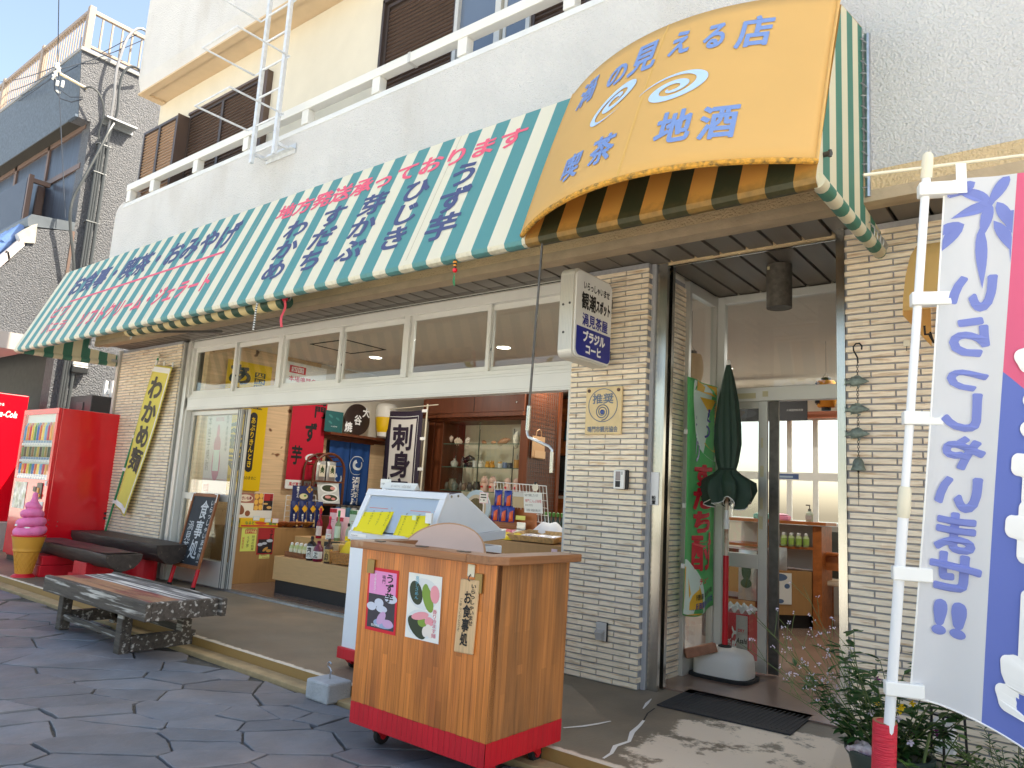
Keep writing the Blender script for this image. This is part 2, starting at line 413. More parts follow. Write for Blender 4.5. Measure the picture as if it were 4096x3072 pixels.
# crazy slate paving : voronoi flags
def paving():
    x0, x1, y0, y1 = -12.5, 1.2, -.6, 2.862
    K_ = 1.28; e1 = (.78, .625); e2 = (-.625, .78)
    to = lambda p, q: (p*K_*e1[0]+q/K_*e2[0], p*K_*e1[1]+q/K_*e2[1])
    fr = lambda x, y: ((x*e1[0]+y*e1[1])/K_, (x*e2[0]+y*e2[1])*K_)
    rnd = random.Random(8); sites = []; cell = {}
    cs = [fr(x, y) for x in (x0-.5, x1+.5) for y in (y0-.5, y1+.5)]
    pa, pb = min(q[0] for q in cs), max(q[0] for q in cs); qa, qb = min(q[1] for q in cs), max(q[1] for q in cs)
    for _ in range(int((pb-pa)*(qb-qa)*26)):
        p, q = rnd.uniform(pa, pb), rnd.uniform(qa, qb); x, y = to(p, q)
        if not (x0-.5 < x < x1+.5 and y0-.5 < y < y1+.5): continue
        md = rnd.choice((.09,.17,.23,.30)); i, j = int(p//.35), int(q//.35)
        if any((p-a)**2+(q-b)**2 < max(md, m_)**2*.72 for u in (-1,0,1) for v in (-1,0,1) for a, b, m_ in cell.get((i+u, j+v), ())): continue
        cell.setdefault((i, j), []).append((p, q, md)); sites.append((p, q, md))
    mb = MB()
    for (sx, sy, sm) in sites:
        wx, wy = to(sx, sy)
        if not (x0 < wx < x1 and y0 < wy < y1): continue
        poly = [(sx-1,sy-1),(sx+1,sy-1),(sx+1,sy+1),(sx-1,sy+1)]
        near = sorted(((tx-sx)**2+(ty-sy)**2, tx, ty, tm) for tx, ty, tm in sites if abs(tx-sx) < 1.2 and abs(ty-sy) < 1.2)[1:34]
        for d2, tx, ty, tm in near:
            dx, dy = tx-sx, ty-sy; k = .5+.18*(sm-tm)/(sm+tm); mx, my = sx+dx*k, sy+dy*k; out = []
            for n in range(len(poly)):
                p, q = poly[n], poly[(n+1) % len(poly)]
                dp = (p[0]-mx)*dx+(p[1]-my)*dy; dq = (q[0]-mx)*dx+(q[1]-my)*dy
                if dp <= 0: out.append(p)
                if (dp < 0) != (dq < 0) and dp != dq:
                    t = dp/(dp-dq); out.append((p[0]+(q[0]-p[0])*t, p[1]+(q[1]-p[1])*t))
            poly = out
            if len(poly) < 3: break
        if len(poly) < 3: continue
        poly = [to(*p) for p in poly]
        cx = sum(p[0] for p in poly)/len(poly); cy = sum(p[1] for p in poly)/len(poly)
        rad = max(math.hypot(p[0]-cx, p[1]-cy) for p in poly)
        if rad < .035: continue
        gap = rnd.choice((.001,.002,.003,.006)); pts = []; ph = rnd.uniform(0, 6)
        for k in range(len(poly)):
            p, q = poly[k], poly[(k+1) % len(poly)]; L = math.hypot(q[0]-p[0], q[1]-p[1]); n = max(1, int(L/.03))
            for i in range(n):
                t = i/n; x = p[0]+(q[0]-p[0])*t; y = p[1]+(q[1]-p[1])*t
                dx, dy = cx-x, cy-y; d = math.hypot(dx, dy) or 1
                g = gap+rnd.uniform(0,.005)+.004*(1+math.sin(ph+x*23+y*31))*.6; pts.append((x+dx/d*g, y+dy/d*g))
        pts = [p for p in pts if p[1] < y1-.004]
        if len(pts) < 3: continue
        tx, ty = rnd.uniform(-.012,.012), rnd.uniform(-.012,.012); h = rnd.uniform(-.004,.005)
        zz = lambda p: h+(p[0]-cx)*tx+(p[1]-cy)*ty
        n = len(pts); ins = [(cx+(p[0]-cx)*(1-.004/max(.04,math.hypot(p[0]-cx,p[1]-cy))), cy+(p[1]-cy)*(1-.004/max(.04,math.hypot(p[0]-cx,p[1]-cy)))) for p in pts]
        vs = [(p[0],p[1],-.03) for p in pts]+[(p[0],p[1],zz(p)-.003) for p in pts]+[(p[0],p[1],zz(p)) for p in ins]
        fs = [(k,(k+1)%n,n+(k+1)%n,n+k) for k in range(n)]+[(n+k,n+(k+1)%n,2*n+(k+1)%n,2*n+k) for k in range(n)]+[tuple(range(2*n,3*n))]
        mb.add(vs, fs)
    return mb
M['slate'] = mat('grey slate flags', c(106,112,120), .62, island=.16, var=.13, vs=5, bump=.6, bs=14, bd=.012, col2=c(116,112,112), c2s=1.6, c2t=.52, c2w=.12)
M['mortar'] = mat('sandy mortar', c(84,82,76), .95, var=.3, vs=30, bump=1, bs=120, col2=c(206,204,200), c2s=1.5, c2t=.66, c2w=.02)
obj('paving', paving(), M['slate'], kind='structure')
obj('paving_mortar', MB().poly((-14.6,-1.7,-.014),(1.7,-1.7,-.014),(1.7,2.87,-.014),(-14.6,2.87,-.014)), M['mortar'], kind='structure')

def platform_mat():
    m = mat('worn brown grey concrete', c(112,104,90), .6, var=.16, vs=3, bump=.25, bs=60, col2=c(134,116,94), c2s=1.1, c2t=.55, c2w=.15)
    n = m.node_tree.nodes; L = m.node_tree.links; b = n['Principled BSDF']
    cur = b.inputs['Base Color'].links[0].from_socket
    g = n.new('ShaderNodeNewGeometry'); sx = n.new('ShaderNodeSeparateXYZ'); L.new(g.outputs['Position'], sx.inputs[0])
    no = n.new('ShaderNodeTexNoise'); no.inputs['Scale'].default_value = 5; no.inputs['Detail'].default_value = 12; no.inputs['Roughness'].default_value = .72
    L.new(g.outputs['Position'], no.inputs['Vector'])
    def ell(cx, cy, rx, ry):
        a = math_node(n, L, 'DIVIDE', math_node(n, L, 'SUBTRACT', sx.outputs[0], cx), rx)
        d = math_node(n, L, 'DIVIDE', math_node(n, L, 'SUBTRACT', sx.outputs[1], cy), ry)
        s = math_node(n, L, 'ADD', math_node(n, L, 'MULTIPLY', a, a), math_node(n, L, 'MULTIPLY', d, d))
        return math_node(n, L, 'SUBTRACT', 1, s)
    e = math_node(n, L, 'MAXIMUM', ell(-1.35, 3.85, .55, .42), ell(-1.2, 3.35, .75, .45))
    e = math_node(n, L, 'MULTIPLY', e, .55)
    e = math_node(n, L, 'MINIMUM', e, .28)
    k = math_node(n, L, 'ADD', e, no.outputs['Fac']); k = math_node(n, L, 'SUBTRACT', k, .66)
    k = math_node(n, L, 'MULTIPLY', k, 14)
    # flaking white line along the nosing
    no2 = n.new('ShaderNodeTexNoise'); no2.inputs['Scale'].default_value = 16; no2.inputs['Detail'].default_value = 9; L.new(g.outputs['Position'], no2.inputs['Vector'])
    w = math_node(n, L, 'SUBTRACT', 3.022, sx.outputs[1]); w = math_node(n, L, 'MULTIPLY', w, 60)
    w = math_node(n, L, 'ADD', w, math_node(n, L, 'MULTIPLY', no2.outputs['Fac'], 4)); w = math_node(n, L, 'SUBTRACT', w, 2.2)
    top = math_node(n, L, 'GREATER_THAN', sx.outputs[2], .072); w = math_node(n, L, 'MULTIPLY', w, top)
    k = math_node(n, L, 'MAXIMUM', k, w)
    cl = n.new('ShaderNodeClamp'); L.new(k, cl.inputs[0])
    side = math_node(n, L, 'LESS_THAN', sx.outputs[1], 2.9905)
    m0 = n.new('ShaderNodeMixRGB'); L.new(side, m0.inputs[0]); L.new(cur, m0.inputs[1]); m0.inputs[2].default_value = (*c(160,126,74), 1)
    mx = n.new('ShaderNodeMixRGB'); L.new(cl.outputs[0], mx.inputs[0]); L.new(m0.outputs[0], mx.inputs[1]); mx.inputs[2].default_value = (*c(222,206,184), 1)
    L.new(mx.outputs[0], b.inputs['Base Color']); return m
plat = obj('platform', MB().box(-11.9,4.5,2.99,5.36,-.03,.08), platform_mat(), kind='structure', bevel=.008)
obj('kerb', MB().box(-11.9,4.5,2.872,2.988,-.03,.018), mat('tan kerb concrete', c(172,148,110), .9, var=.18, vs=8, bump=.5, bs=60), kind='structure', bevel=.006)
def strip(pts, w, z=.0825):
    mb = MB(); n = len(pts)
    L_, R_ = [], []
    for i, p in enumerate(pts):
        a = Vector((*pts[min(n-1,i+1)],0)); b = Vector((*pts[max(0,i-1)],0)); d = (a-b).normalized(); o = Vector((-d.y,d.x,0))
        ww = w[i] if isinstance(w, list) else w
        q = Vector((*p, z)); L_.append(q+o*ww*random.uniform(.7,1.2)); R_.append(q-o*ww*random.uniform(.7,1.2))
    for i in range(n-1): mb.poly(R_[i], R_[i+1], L_[i+1], L_[i])
    return mb
M['filler'] = mat('white crack filler', c(226,224,218), .8, bump=.3, bs=60)
# filled cracks in the platform
cr1 = strip([(-1.79,3.03),(-1.80,3.12),(-1.84,3.22),(-1.83,3.33),(-1.89,3.47),(-1.92,3.60),(-1.95,3.70)], [.006,.008,.012,.010,.012,.011,.008])
cr2 = strip([(-2.16,3.26),(-2.11,3.36),(-2.08,3.46),(-2.06,3.55)], [.008,.009,.009,.007])
strip_all = MB(); [strip_all.add(x.v, x.f) for x in (cr1, cr2, strip([(-2.06,3.9),(-2.10,4.02),(-2.13,4.13)], [.004,.012,.003]))]
obj('filled_crack', strip_all, M['filler'], plat)
obj('crack', strip([(-1.95,3.70),(-2.00,3.84),(-2.02,3.96)], .004), M['gap'], plat)
obj('floor', MB().box(-8.1,4.5,4.42,9.7,-.1,.09), M['floor_in'], kind='structure')

# ================================================================ SHOP BUILDING
bld = thing('shop_building', 'cream shop building with ribbed beige tile pillars, white stucco parapet and wide glazed front', 'building', (-5,4.23,0))
RND = random.Random(3)
def tiles(mb, o, U, N, width, z0, z1, pitch=.0358, tl=.237, gap=.009, skip=None, shift=0):
    o = Vector(o); U = Vector(U); N = Vector(N); n = int((z1-z0)/pitch)
    for k in range(n):
        z = z0+k*pitch; x = -(tl/2 if k % 2 else 0)-shift
        while x < width:
            a = max(0, x)+gap/2*(x > 0); b = min(width, x+tl)-(gap/2 if x+tl < width else 0)
            if b-a > .02 and not (skip and skip[0] < (a+b)/2 < skip[1]):
                # each tile is split into a few ribbed slivers of slightly different relief
                cuts = sorted([a, b]+[RND.uniform(a+.02, b-.02) for _ in range(RND.choice((0,0,1,1))) if b-a > .09])
                for p, q in zip(cuts, cuts[1:]):
                    d = .009+RND.uniform(0,.004); h = pitch-gap-RND.uniform(0,.002)
                    mb.obox(o+U*p+Vector((0,0,z+gap/2)), U*(q-p), N*d, Vector((0,0,h)))
            x += tl
def tiled_pillar(name, x0, x1, y0, y1, z0, z1, faces):
    p = obj(name, MB().box(x0,x1,y0+.009,y1,z0,z1), M['grout'], bld)
    mb = MB()
    for o, U, N, w, sk, sh in faces: tiles(mb, o, U, N, w, z0+.003, z1, skip=sk, shift=sh)
    obj('tile_cladding', mb, M['tile'], p)
    return p
tiled_pillar('pillar', -2.87, -2.294, 4.2304, 4.80, .08, 2.80,
    [((-2.87,4.2394,0),(1,0,0),(0,-1,0),.585,None,.06), ((-2.294,4.2304,0),(0,1,0),(1,0,0),.57,(.075,.21),.05)])
tiled_pillar('pillar', -9.93, -8.40, 4.2304, 4.9, .08, 2.80,
    [((-9.93,4.2394,0),(1,0,0),(0,-1,0),1.54,None,.0), ((-8.40,4.2304,0),(0,1,0),(1,0,0),.12,None,.1)])
tiled_pillar('pillar', -1.063, 3.5, 4.2304, 5.36, .08, 2.80,
    [((-1.063,4.2394,0),(1,0,0),(0,-1,0),2.1,None,.11)])
obj('pillar_trim', MB().box(-10.0,-9.935,4.20,4.27,.08,2.8), mat('grey corner trim', c(190,186,178), .6), bld)
# beam, parapet, soffit
par = MB()
prof = [(3.857,2.80),(3.857,4.58),(3.875,4.625),(3.91,4.648),(4.19,4.648),(4.19,2.90),(3.99,2.90),(3.99,2.80)]
L_ = -9.835
# rounded left shoulder : a few shortened slices
def slab(x0, x1, zt):
    return [(x0,)+p for p in prof]
par.prism([(L_+.22,)+p for p in prof], (14.0,0,0))
outl = [(L_,2.88),(L_,4.50),(L_+.03,4.57),(L_+.09,4.625),(L_+.20,4.648),(L_+.22,4.648),(L_+.22,2.88)]
par.prism([(x,3.86,z) for x,z in outl], (0,.33,0))
obj('parapet', par, M['stucco'], bld)
obj('parapet_cap', MB().prism([(L_+.2,3.852,4.565),(L_+.2,3.868,4.628),(L_+.2,3.905,4.653),(L_+.2,4.185,4.653),(L_+.2,4.185,4.63),(L_+.2,3.91,4.63),(L_+.2,3.88,4.56)],(14.02,0,0)), mat('smoother white cap', c(214,216,215), .85, var=.06, vs=3, bump=.5, bs=70), bld)
bm = MB().box(-9.84,4.2,3.842,3.99,2.802,2.94)
obj('beam', bm, M['tan'], bld)
obj('beam_drip', MB().box(-9.84,4.2,3.838,3.905,2.775,2.835).box(-9.84,4.2,3.905,3.99,2.79,2.80), mat('drip edge render', c(186,166,138), .9, var=.1, vs=8, bump=.6, bs=40), bld)
# soffit boards run from the beam to the wall and on over the door recess
so_ = MB(); x = -9.8
while x < 3.6:
    so_.box(x, x+.148, 3.992, 4.315, 2.806, 2.83); x += .17
x = -2.28+.02
while x < -1.08:
    so_.box(x, min(x+.148,-1.07), 4.33, 5.33, 2.83, 2.85); x += .17
obj('soffit', so_, M['soffit'], bld)
obj('soffit_backing', MB().box(-9.84,4.2,3.99,4.34,2.833,2.86).box(-2.3,-1.05,4.34,5.36,2.853,2.88), M['gap'], bld)
obj('soffit_joint', MB().box(-7.62,-7.58,3.995,4.315,2.800,2.806).box(-5.75,-5.71,3.995,4.315,2.800,2.806).box(-3.72,-3.68,3.995,4.315,2.800,2.806).box(-2.53,-2.49,3.995,4.23,2.800,2.806).box(-1.87,-1.83,3.995,4.315,2.800,2.806), M['soffit'], bld)
obj('soffit_edge', MB().box(-2.3,-1.063,4.315,4.335,2.79,2.835), M['tan'], bld)
obj('shutter_track', MB().box(-2.28,-1.07,4.335,4.352,2.80,2.83).box(-2.28,-1.07,4.375,4.392,2.80,2.83).box(-8.2,-2.9,4.215,4.235,2.775,2.806).box(-8.2,-2.9,4.258,4.275,2.775,2.806), M['steel'], bld)
# stainless shutter channel beside the pillar, and the right jamb
obj('shutter_channel', MB().box(-2.285,-2.20,4.303,4.318,.08,2.80).box(-2.20,-2.185,4.303,4.335,.08,2.80).box(-2.285,-2.185,4.405,4.42,.08,2.80).box(-2.285,-2.275,4.318,4.405,.08,2.80).box(-2.2,-2.185,4.385,4.405,.08,2.8), M['steel'], bld)
obj('channel_sealant', MB().box(-2.289,-2.262,4.283,4.302,.08,2.80), mat('grey sealant', c(168,170,174), .7, bump=.5, bs=40), bld)
obj('door_jamb', MB().box(-1.107,-1.064,4.222,4.30,.08,2.81).box(-1.085,-1.064,4.30,5.3,.08,2.82), M['steel'], bld)
# upstairs wall, wing and third storey; unseen depth shaped to steer sun and shade
up = MB().box(-9.76,8,4.20,5.0,2.86,6.18)
up.box(-8.1,8,5.0,9.8,2.9,6.18)
obj('upper_wall', up, M['stucco_fine'], bld)
obj('wing_wall', MB().box(-9.93,-8.1,4.9,5.0,0,2.86).box(-9.93,-9.80,4.3,4.9,0,2.86), M['stucco_fine'], bld)
obj('upper_parapet', MB().prism([(-9.72,3.857,7.55),(-9.72,3.857,6.38),(-9.72,3.90,6.21),(-9.72,4.05,6.21),(-9.72,4.05,7.55)],(17.7,0,0)).box(-9.72,-9.60,4.05,5.2,6.21,7.55), M['stucco'], bld)
obj('eave', MB().box(-9.715,8,3.90,4.98,6.182,6.208).box(-9.715,8,3.872,3.965,6.16,6.182).box(-9.715,-9.60,3.965,4.19,6.16,6.182), M['ceiling_cream'], bld)
obj('unseen_third_storey', MB().box(-7.2,8,5.2,9.8,6.19,9.6), M['stucco_fine'], bld)  # out of view, sized and set back to shade the paving
# balcony rail on posts
rail = obj('balcony_rail', MB().box(-9.62,4.1,3.862,3.955,4.795,4.882), M['alu_white'], bld, bevel=.006)
xs = [-9.56]+[-8.94+1.025*k for k in range(13)]
for q in xs: obj('post', MB().box(q-.05,q+.05,3.868,3.95,4.648,4.794), M['alu_white'], rail, bevel=.004)
obj('rail_bracket', MB().box(-9.63,-9.60,3.955,4.19,4.70,4.84), M['alu_white'], rail)
obj('rail_joint', MB().box(-4.44,-4.41,3.858,3.96,4.792,4.885), M['alu'], rail)
# shutters and windows upstairs
def louvres(x0, x1, y, z0, z1, frame, slat, split=None, name='shutter'):
    f = MB(); w = .035
    f.box(x0,x0+w,y-.03,y,z0,z1).box(x1-w,x1,y-.03,y,z0,z1).box(x0+w,x1-w,y-.03,y,z1-w,z1).box(x0+w,x1-w,y-.03,y,z0,z0+w)
    for s in (split or []): f.box(s-.025,s+.025,y-.032,y,z0+w,z1-w)
    o = obj(name, f, frame, bld)
    sl = MB(); z = z0+w
    while z < z1-w-.03:
        sl.add([(x0+w,y-.024,z),(x1-w,y-.024,z),(x1-w,y-.004,z+.036),(x0+w,y-.004,z+.036)], [(0,1,2,3)])
        sl.add([(x0+w,y-.024,z),(x1-w,y-.024,z),(x1-w,y-.008,z-.006),(x0+w,y-.008,z-.006)], [(3,2,1,0)])
        z += .042
    obj('louvres', sl, slat, o)
    obj('backing', MB().box(x0+w,x1-w,y-.003,y+.01,z0+w,z1-w), M['bronze_dk'], o)
    return o
s1 = louvres(-9.72, -8.83, 4.05, 4.45, 5.69, M['bronze_dk'], M['bronze_lt'], [-9.28])
obj('shutter_box_side', MB().box(-8.83,-8.815,4.02,4.2,4.45,5.71).box(-9.73,-8.83,4.05,4.2,5.68,5.70), M['bronze'], s1)
s2 = louvres(-8.81, -7.19, 4.19, 4.45, 5.73, M['bronze_dk'], M['bronze'], [-8.02])
obj('shutter_box_side', MB().box(-7.19,-7.165,4.10,4.2,4.45,5.79).box(-7.165,-7.06,4.13,4.2,4.45,5.77).box(-8.81,-7.19,4.14,4.2,5.73,5.76), M['bronze'], s2)
s3 = louvres(-5.14, -4.20, 4.19, 4.45, 5.79, M['bronze_dk'], M['bronze'])
obj('window_frame_side', MB().box(-5.17,-5.14,4.13,4.2,4.45,5.83).box(-5.17,-2.2,4.13,4.2,5.80,5.84), M['bronze_dk'], s3)
win = obj('window', MB().box(-4.20,-4.16,4.14,4.2,4.45,5.8).box(-3.74,-3.68,4.15,4.2,4.45,5.8).box(-3.66,-3.63,4.17,4.2,4.45,5.8).box(-3.40,-3.36,4.14,4.2,4.45,5.8), M['alu'], bld)
obj('pane', MB().box(-4.16,-3.74,4.178,4.186,4.45,5.8).box(-3.63,-3.40,4.178,4.186,4.45,5.8), M['glass_up'], win)
louvres(-3.36, -2.3, 4.19, 4.45, 5.79, M['bronze_dk'], M['bronze'], [-2.82])
# ---------------------------------------------------------------- shop front (sash plane y 4.33)
Y0 = 4.30; Y1 = 4.36
fr = MB().box(-8.22,-2.88,Y0-.02,Y1,2.70,2.775)              # head
fr.box(-8.22,-2.88,Y0-.03,Y1,1.975,2.125)                     # transom bar
fr.box(-8.22,-2.88,Y0-.01,Y1,2.127,2.16)
fr.box(-8.22,-8.19,Y0-.03,Y1,.08,2.70).box(-2.92,-2.88,Y0-.02,Y1,.08,2.70)
for q in (-6.48, -4.635): fr.box(q-.035,q+.035,Y0-.022,Y1,2.16,2.70)
obj('shop_front_frame', fr, M['alu_white'], bld, bevel=.003)
obj('track_lines', MB().box(-8.2,-2.9,Y0-.034,Y0-.0305,1.985,1.99).box(-8.2,-2.9,Y0-.034,Y0-.0305,2.0,2.004).box(-8.2,-2.9,Y0-.034,Y0-.0305,2.10,2.104), M['alu'], bld)
tw = [(-8.19,-7.335),(-7.365,-6.515),(-6.445,-5.54),(-5.57,-4.67),(-4.60,-3.705),(-3.735,-2.92)]
for i, (a, b) in enumerate(tw):
    y = Y0+.004 if i % 2 == 0 else Y0+.034
    f = MB().box(a,a+.035,y,y+.026,2.16,2.70).box(b-.035,b,y,y+.026,2.16,2.70).box(a+.035,b-.035,y,y+.026,2.655,2.70).box(a+.035,b-.035,y,y+.026,2.16,2.20)
    o = obj('transom_window', f, M['alu_white'], bld, bevel=.002)
    obj('pane', MB().box(a+.036,b-.036,y+.010,y+.016,2.201,2.654), M['glass'], o)
    if i % 2: obj('latch', MB().cyl((a+.02,y-.012,2.31),(a+.02,y-.012,2.37),.009).box(a+.01,a+.03,y-.012,y,2.33,2.35), M['steel_dark'], o)
# left sliding panels (open door stacked at the left)
for k, (a, b, y) in enumerate([(-8.18,-7.15,4.335),(-8.14,-7.08,4.375)]):
    f = MB().box(a,a+.05,y,y+.03,.10,1.97).box(b-.07,b,y,y+.03,.10,1.97).box(a+.05,b-.07,y,y+.03,1.92,1.97).box(a+.05,b-.07,y,y+.03,.98,1.05).box(a+.05,b-.07,y,y+.03,.10,.36)
    o = obj('sliding_door', f, M['alu'], bld, bevel=.003)
    obj('pane', MB().box(a+.05,b-.07,y+.012,y+.018,1.05,1.92).box(a+.05,b-.07,y+.012,y+.018,.36,.98), M['glass'], o)
    obj('stile_strip', MB().box(b-.055,b-.05,y-.004,y-.001,.10,1.97).box(b-.02,b-.015,y-.004,y-.001,.10,1.97), M['gap'], o)
obj('sill_track', MB().box(-8.2,-2.9,4.37,4.385,.08,.098).box(-8.2,-2.9,4.40,4.412,.08,.098).box(-8.2,-2.9,4.43,4.442,.08,.098).box(-8.2,-2.9,4.36,4.46,.078,.088), M['zinc'], bld)
obj('jamb_strip', MB().box(-8.395,-8.36,4.245,4.33,.08,2.78).box(-8.33,-8.30,4.27,4.33,.08,2.78).box(-8.27,-8.22,4.25,4.34,.08,2.78), M['alu'], bld)
# ---------------------------------------------------------------- entrance recess
sf = MB().box(-2.30,-2.255,4.80,4.84,.08,2.82).box(-2.30,-2.255,5.27,5.33,.08,2.82).box(-2.30,-2.255,4.84,5.27,2.74,2.82).box(-2.30,-2.255,4.84,5.27,.08,.235).box(-2.30,-2.255,4.84,5.27,2.02,2.10)
sw = obj('side_window', sf, M['alu'], bld, bevel=.003)
obj('pane', MB().box(-2.283,-2.277,4.84,5.27,.235,2.02).box(-2.283,-2.277,4.84,5.27,2.10,2.74), M['glass'], sw)
df = MB().box(-2.255,-2.20,5.30,5.36,.08,2.82).box(-2.20,-1.085,5.30,5.36,2.765,2.82).box(-2.20,-1.085,5.29,5.36,2.0,2.10)
tl = obj('door_frame', df, M['alu_white'], bld, bevel=.003)
obj('pane', MB().box(-2.20,-1.085,5.325,5.331,2.10,2.765), M['glass'], tl)
d = MB().box(-2.20,-2.155,5.305,5.33,.10,2.0).box(-1.935,-1.87,5.305,5.33,.10,2.0).box(-2.155,-1.935,5.305,5.33,1.95,2.0).box(-2.155,-1.935,5.305,5.33,.10,.17).box(-2.155,-1.935,5.305,5.33,.80,.90)
do = obj('sliding_door', d, M['alu'], bld, bevel=.003)
obj('pane', MB().box(-2.155,-1.935,5.316,5.321,.90,1.95).box(-2.155,-1.935,5.316,5.321,.17,.80), M['glass'], do)
obj('edge_stile', MB().box(-1.868,-1.80,5.335,5.36,.10,2.0), M['steel_dark'], do)
obj('tape_marks', MB().box(-1.915,-1.90,5.3025,5.3045,1.66,1.73).box(-1.92,-1.895,5.3025,5.3045,1.45,1.53).box(-1.918,-1.9,5.3025,5.3045,1.22,1.30).box(-1.925,-1.90,5.3025,5.3045,1.08,1.17).box(-2.1,-1.95,5.2868,5.2888,2.02,2.06).box(-1.9,-1.86,5.2868,5.2888,2.03,2.07), mat('old tape', c(205,196,160), .7), do)
# ---------------------------------------------------------------- inside of the shop
obj('inner_wall', MB().box(-8.1,-8.0,4.36,7.7,.09,1.90).box(-8.1,-8.0,4.36,5.93,1.90,2.80), M['pine'], bld)
obj('inner_wall_upper', MB().box(-8.1,-8.02,5.93,9.8,1.90,2.80).box(-8.1,-8.0,7.7,9.8,.09,1.9), M['plaster'], bld)
ce = MB(); y = 4.46
while y < 9.7:
    if y < 5.34: ce.box(-8.0,-2.30,y,y+.147,2.80,2.82).box(-1.06,4.4,y,y+.147,2.80,2.82)
    else: ce.box(-8.0,4.4,y,y+.147,2.80,2.82)
    y += .15
obj('ceiling', ce, M['ceil'], bld)
obj('ceiling_backing', MB().box(-8.1,8,5.365,9.8,2.822,2.858).box(-8.1,-2.31,4.37,5.364,2.822,2.858).box(-1.05,8,4.37,5.364,2.822,2.858), M['plaster'], bld)
# back wall with the sea windows; wood wall between shop and dining room
bw = MB().box(-8.1,8,9.6,9.8,.09,1.08).box(-8.1,8,9.6,9.8,2.42,2.80).box(-8.1,-6.9,9.6,9.8,1.08,2.42).box(4,8,9.6,9.8,1.08,2.42)
obj('back_wall', bw, M['plaster'], bld)
obj('end_wall', MB().box(4.4,4.5,4.4,9.7,.09,2.8), M['plaster'], bld)
bf = MB()
for q in (-6.9,-5.2,-3.88,-3.1,-2.78,-1.2,.6,2.2,3.96): bf.box(q-.03,q+.03,9.59,9.63,1.08,2.42)
bf.box(-6.9,4,9.586,9.634,1.62,1.72).box(-6.9,4,9.585,9.64,1.06,1.11).box(-6.9,4,9.585,9.64,2.38,2.44)
bw_ = obj('back_window', bf, M['alu_white'], bld)
obj('curtain_rail', MB().box(-6.9,4,9.5,9.56,2.40,2.48), mat('reddish curtain rail', c(196,120,90), .6), bld)
ww = MB(); z = .09
while z < 2.7: ww.box(-6.95,-5.60,9.20,9.23,z,z+.116); z += .12
obj('wood_wall', ww, M['midwood'], bld)
obj('wood_wall_backing', MB().box(-6.95,-5.6,9.231,9.5,.09,2.75), M['dkwood'], bld)
# down-lights (lit)
for k, (x, y) in enumerate([(-6.9,5.9),(-5.0,6.05),(-3.55,5.35),(-5.2,7.4),(-3.3,8.0),(-1.6,7.2)]):
    o = obj('downlight', MB().ring((x,y,2.797),.075,.095,(0,0,-1)), M['white'], bld)
    obj('lamp', MB().disc((x,y,2.798),.074,(0,0,-1)), mat('lit lamp %d' % k, (1,.97,.92), .5, emit=5), o)
    l = bpy.data.lights.new('downlight_lamp', 'AREA'); l.shape = 'DISK'; l.size = .14; l.energy = 7; l.color = (.92,.95,1)
    lo = bpy.data.objects.new('downlight_lamp', l); COL.objects.link(lo); lo.parent = o
    lo.location = Vector((x,y,2.78))-OFF[o.name]
obj('ceiling_hatch', MB().box(-7.0,-6.98,5.0,5.6,2.794,2.80).box(-6.4,-6.38,5.0,5.6,2.794,2.80).box(-6.98,-6.4,5.0,5.02,2.794,2.80).box(-6.98,-6.4,5.58,5.6,2.794,2.80), M['gap'], bld)

obj('added_rear_eave', MB().box(-8.1,8,9.8,11.0,2.62,2.72), M['plaster'], bld)  # unseen overhang, added to block sun through the back windows
# ================================================================ AWNINGS
TEAL = c(96,164,166); CREAM = c(240,236,216)
M['stripe'] = stripes('teal and cream striped canvas', CREAM, TEAL, 0, -3.525, .245, .28, dirt=2.60)
M['stripe_side'] = stripes('green and cream striped canvas', c(226,220,192), c(72,134,116), 1, 3.13, .21, .2)
M['stripe_shaded'] = stripes('striped canvas with painted shade and glow', c(214,164,86), c(52,62,42), 0, -2.31, .245, .35, dirt=2.66)  # dark green and orange stand for shade and light filtered by the cover
M['yellow'] = mat('yellow canvas', c(234,192,118), .6, var=.03, vs=2, transl=.3)
M['yellow_hem'] = mat('soiled ochre hem', c(205,150,60), .8, var=.3, vs=60, col2=c(110,90,50), c2s=40, c2t=.6)
aw = thing('awning', 'long teal and cream striped canvas awning over the shop front', 'awning', (-5.4,3.86,2.6))
AP = [(3.85,3.755),(3.46,3.65),(3.04,2.625),(3.028,2.595),(3.036,2.572),(3.06,2.562),(3.09,2.566)]
XA, XB = -10.0, -.87
def awn_grid(x0, x1, prof, n):
    m = len(prof)
    vs = [(x0+(x1-x0)*i/n, y, z) for i in range(n+1) for y, z in prof]
    return MB().add(vs, [(i*m+k, i*m+k+1, (i+1)*m+k+1, (i+1)*m+k) for i in range(n) for k in range(m-1)])
obj('canopy', awn_grid(XA, -2.40, AP, 8), M['stripe'], aw, solid=.002)
obj('canopy', awn_grid(-2.40, XB, AP, 2), M['stripe_shaded'], aw, solid=.002, label='canopy section behind the yellow cover, colours darkened and warmed for shade and filtered light')
def gable(x):
    return [(x,3.85,3.75),(x,3.46,3.648),(x,3.04,2.625),(x,3.03,2.59),(x,3.06,2.56),(x,4.2,2.60),(x,4.22,2.64),(x,4.2,2.74),(x,3.832,2.765),(x,3.835,3.0)]
for x in (XA, XB): obj('side_panel', MB().poly(*gable(x)), M['stripe_side'], aw, solid=.002)
obj('seam', MB().add([(x+dx,y-.0022,z+.0009) for x in (-9.1,-7.95,-6.8,-5.65,-4.5,-3.35) for dx, y, z in ((0,3.459,3.65),(.004,3.459,3.65),(.004,3.04,2.627),(0,3.04,2.627))], [(4*k,4*k+3,4*k+2,4*k+1) for k in range(6)]), mat('seam line', c(190,184,160), .7), aw)  # thin greyish cream lines along the canvas seams
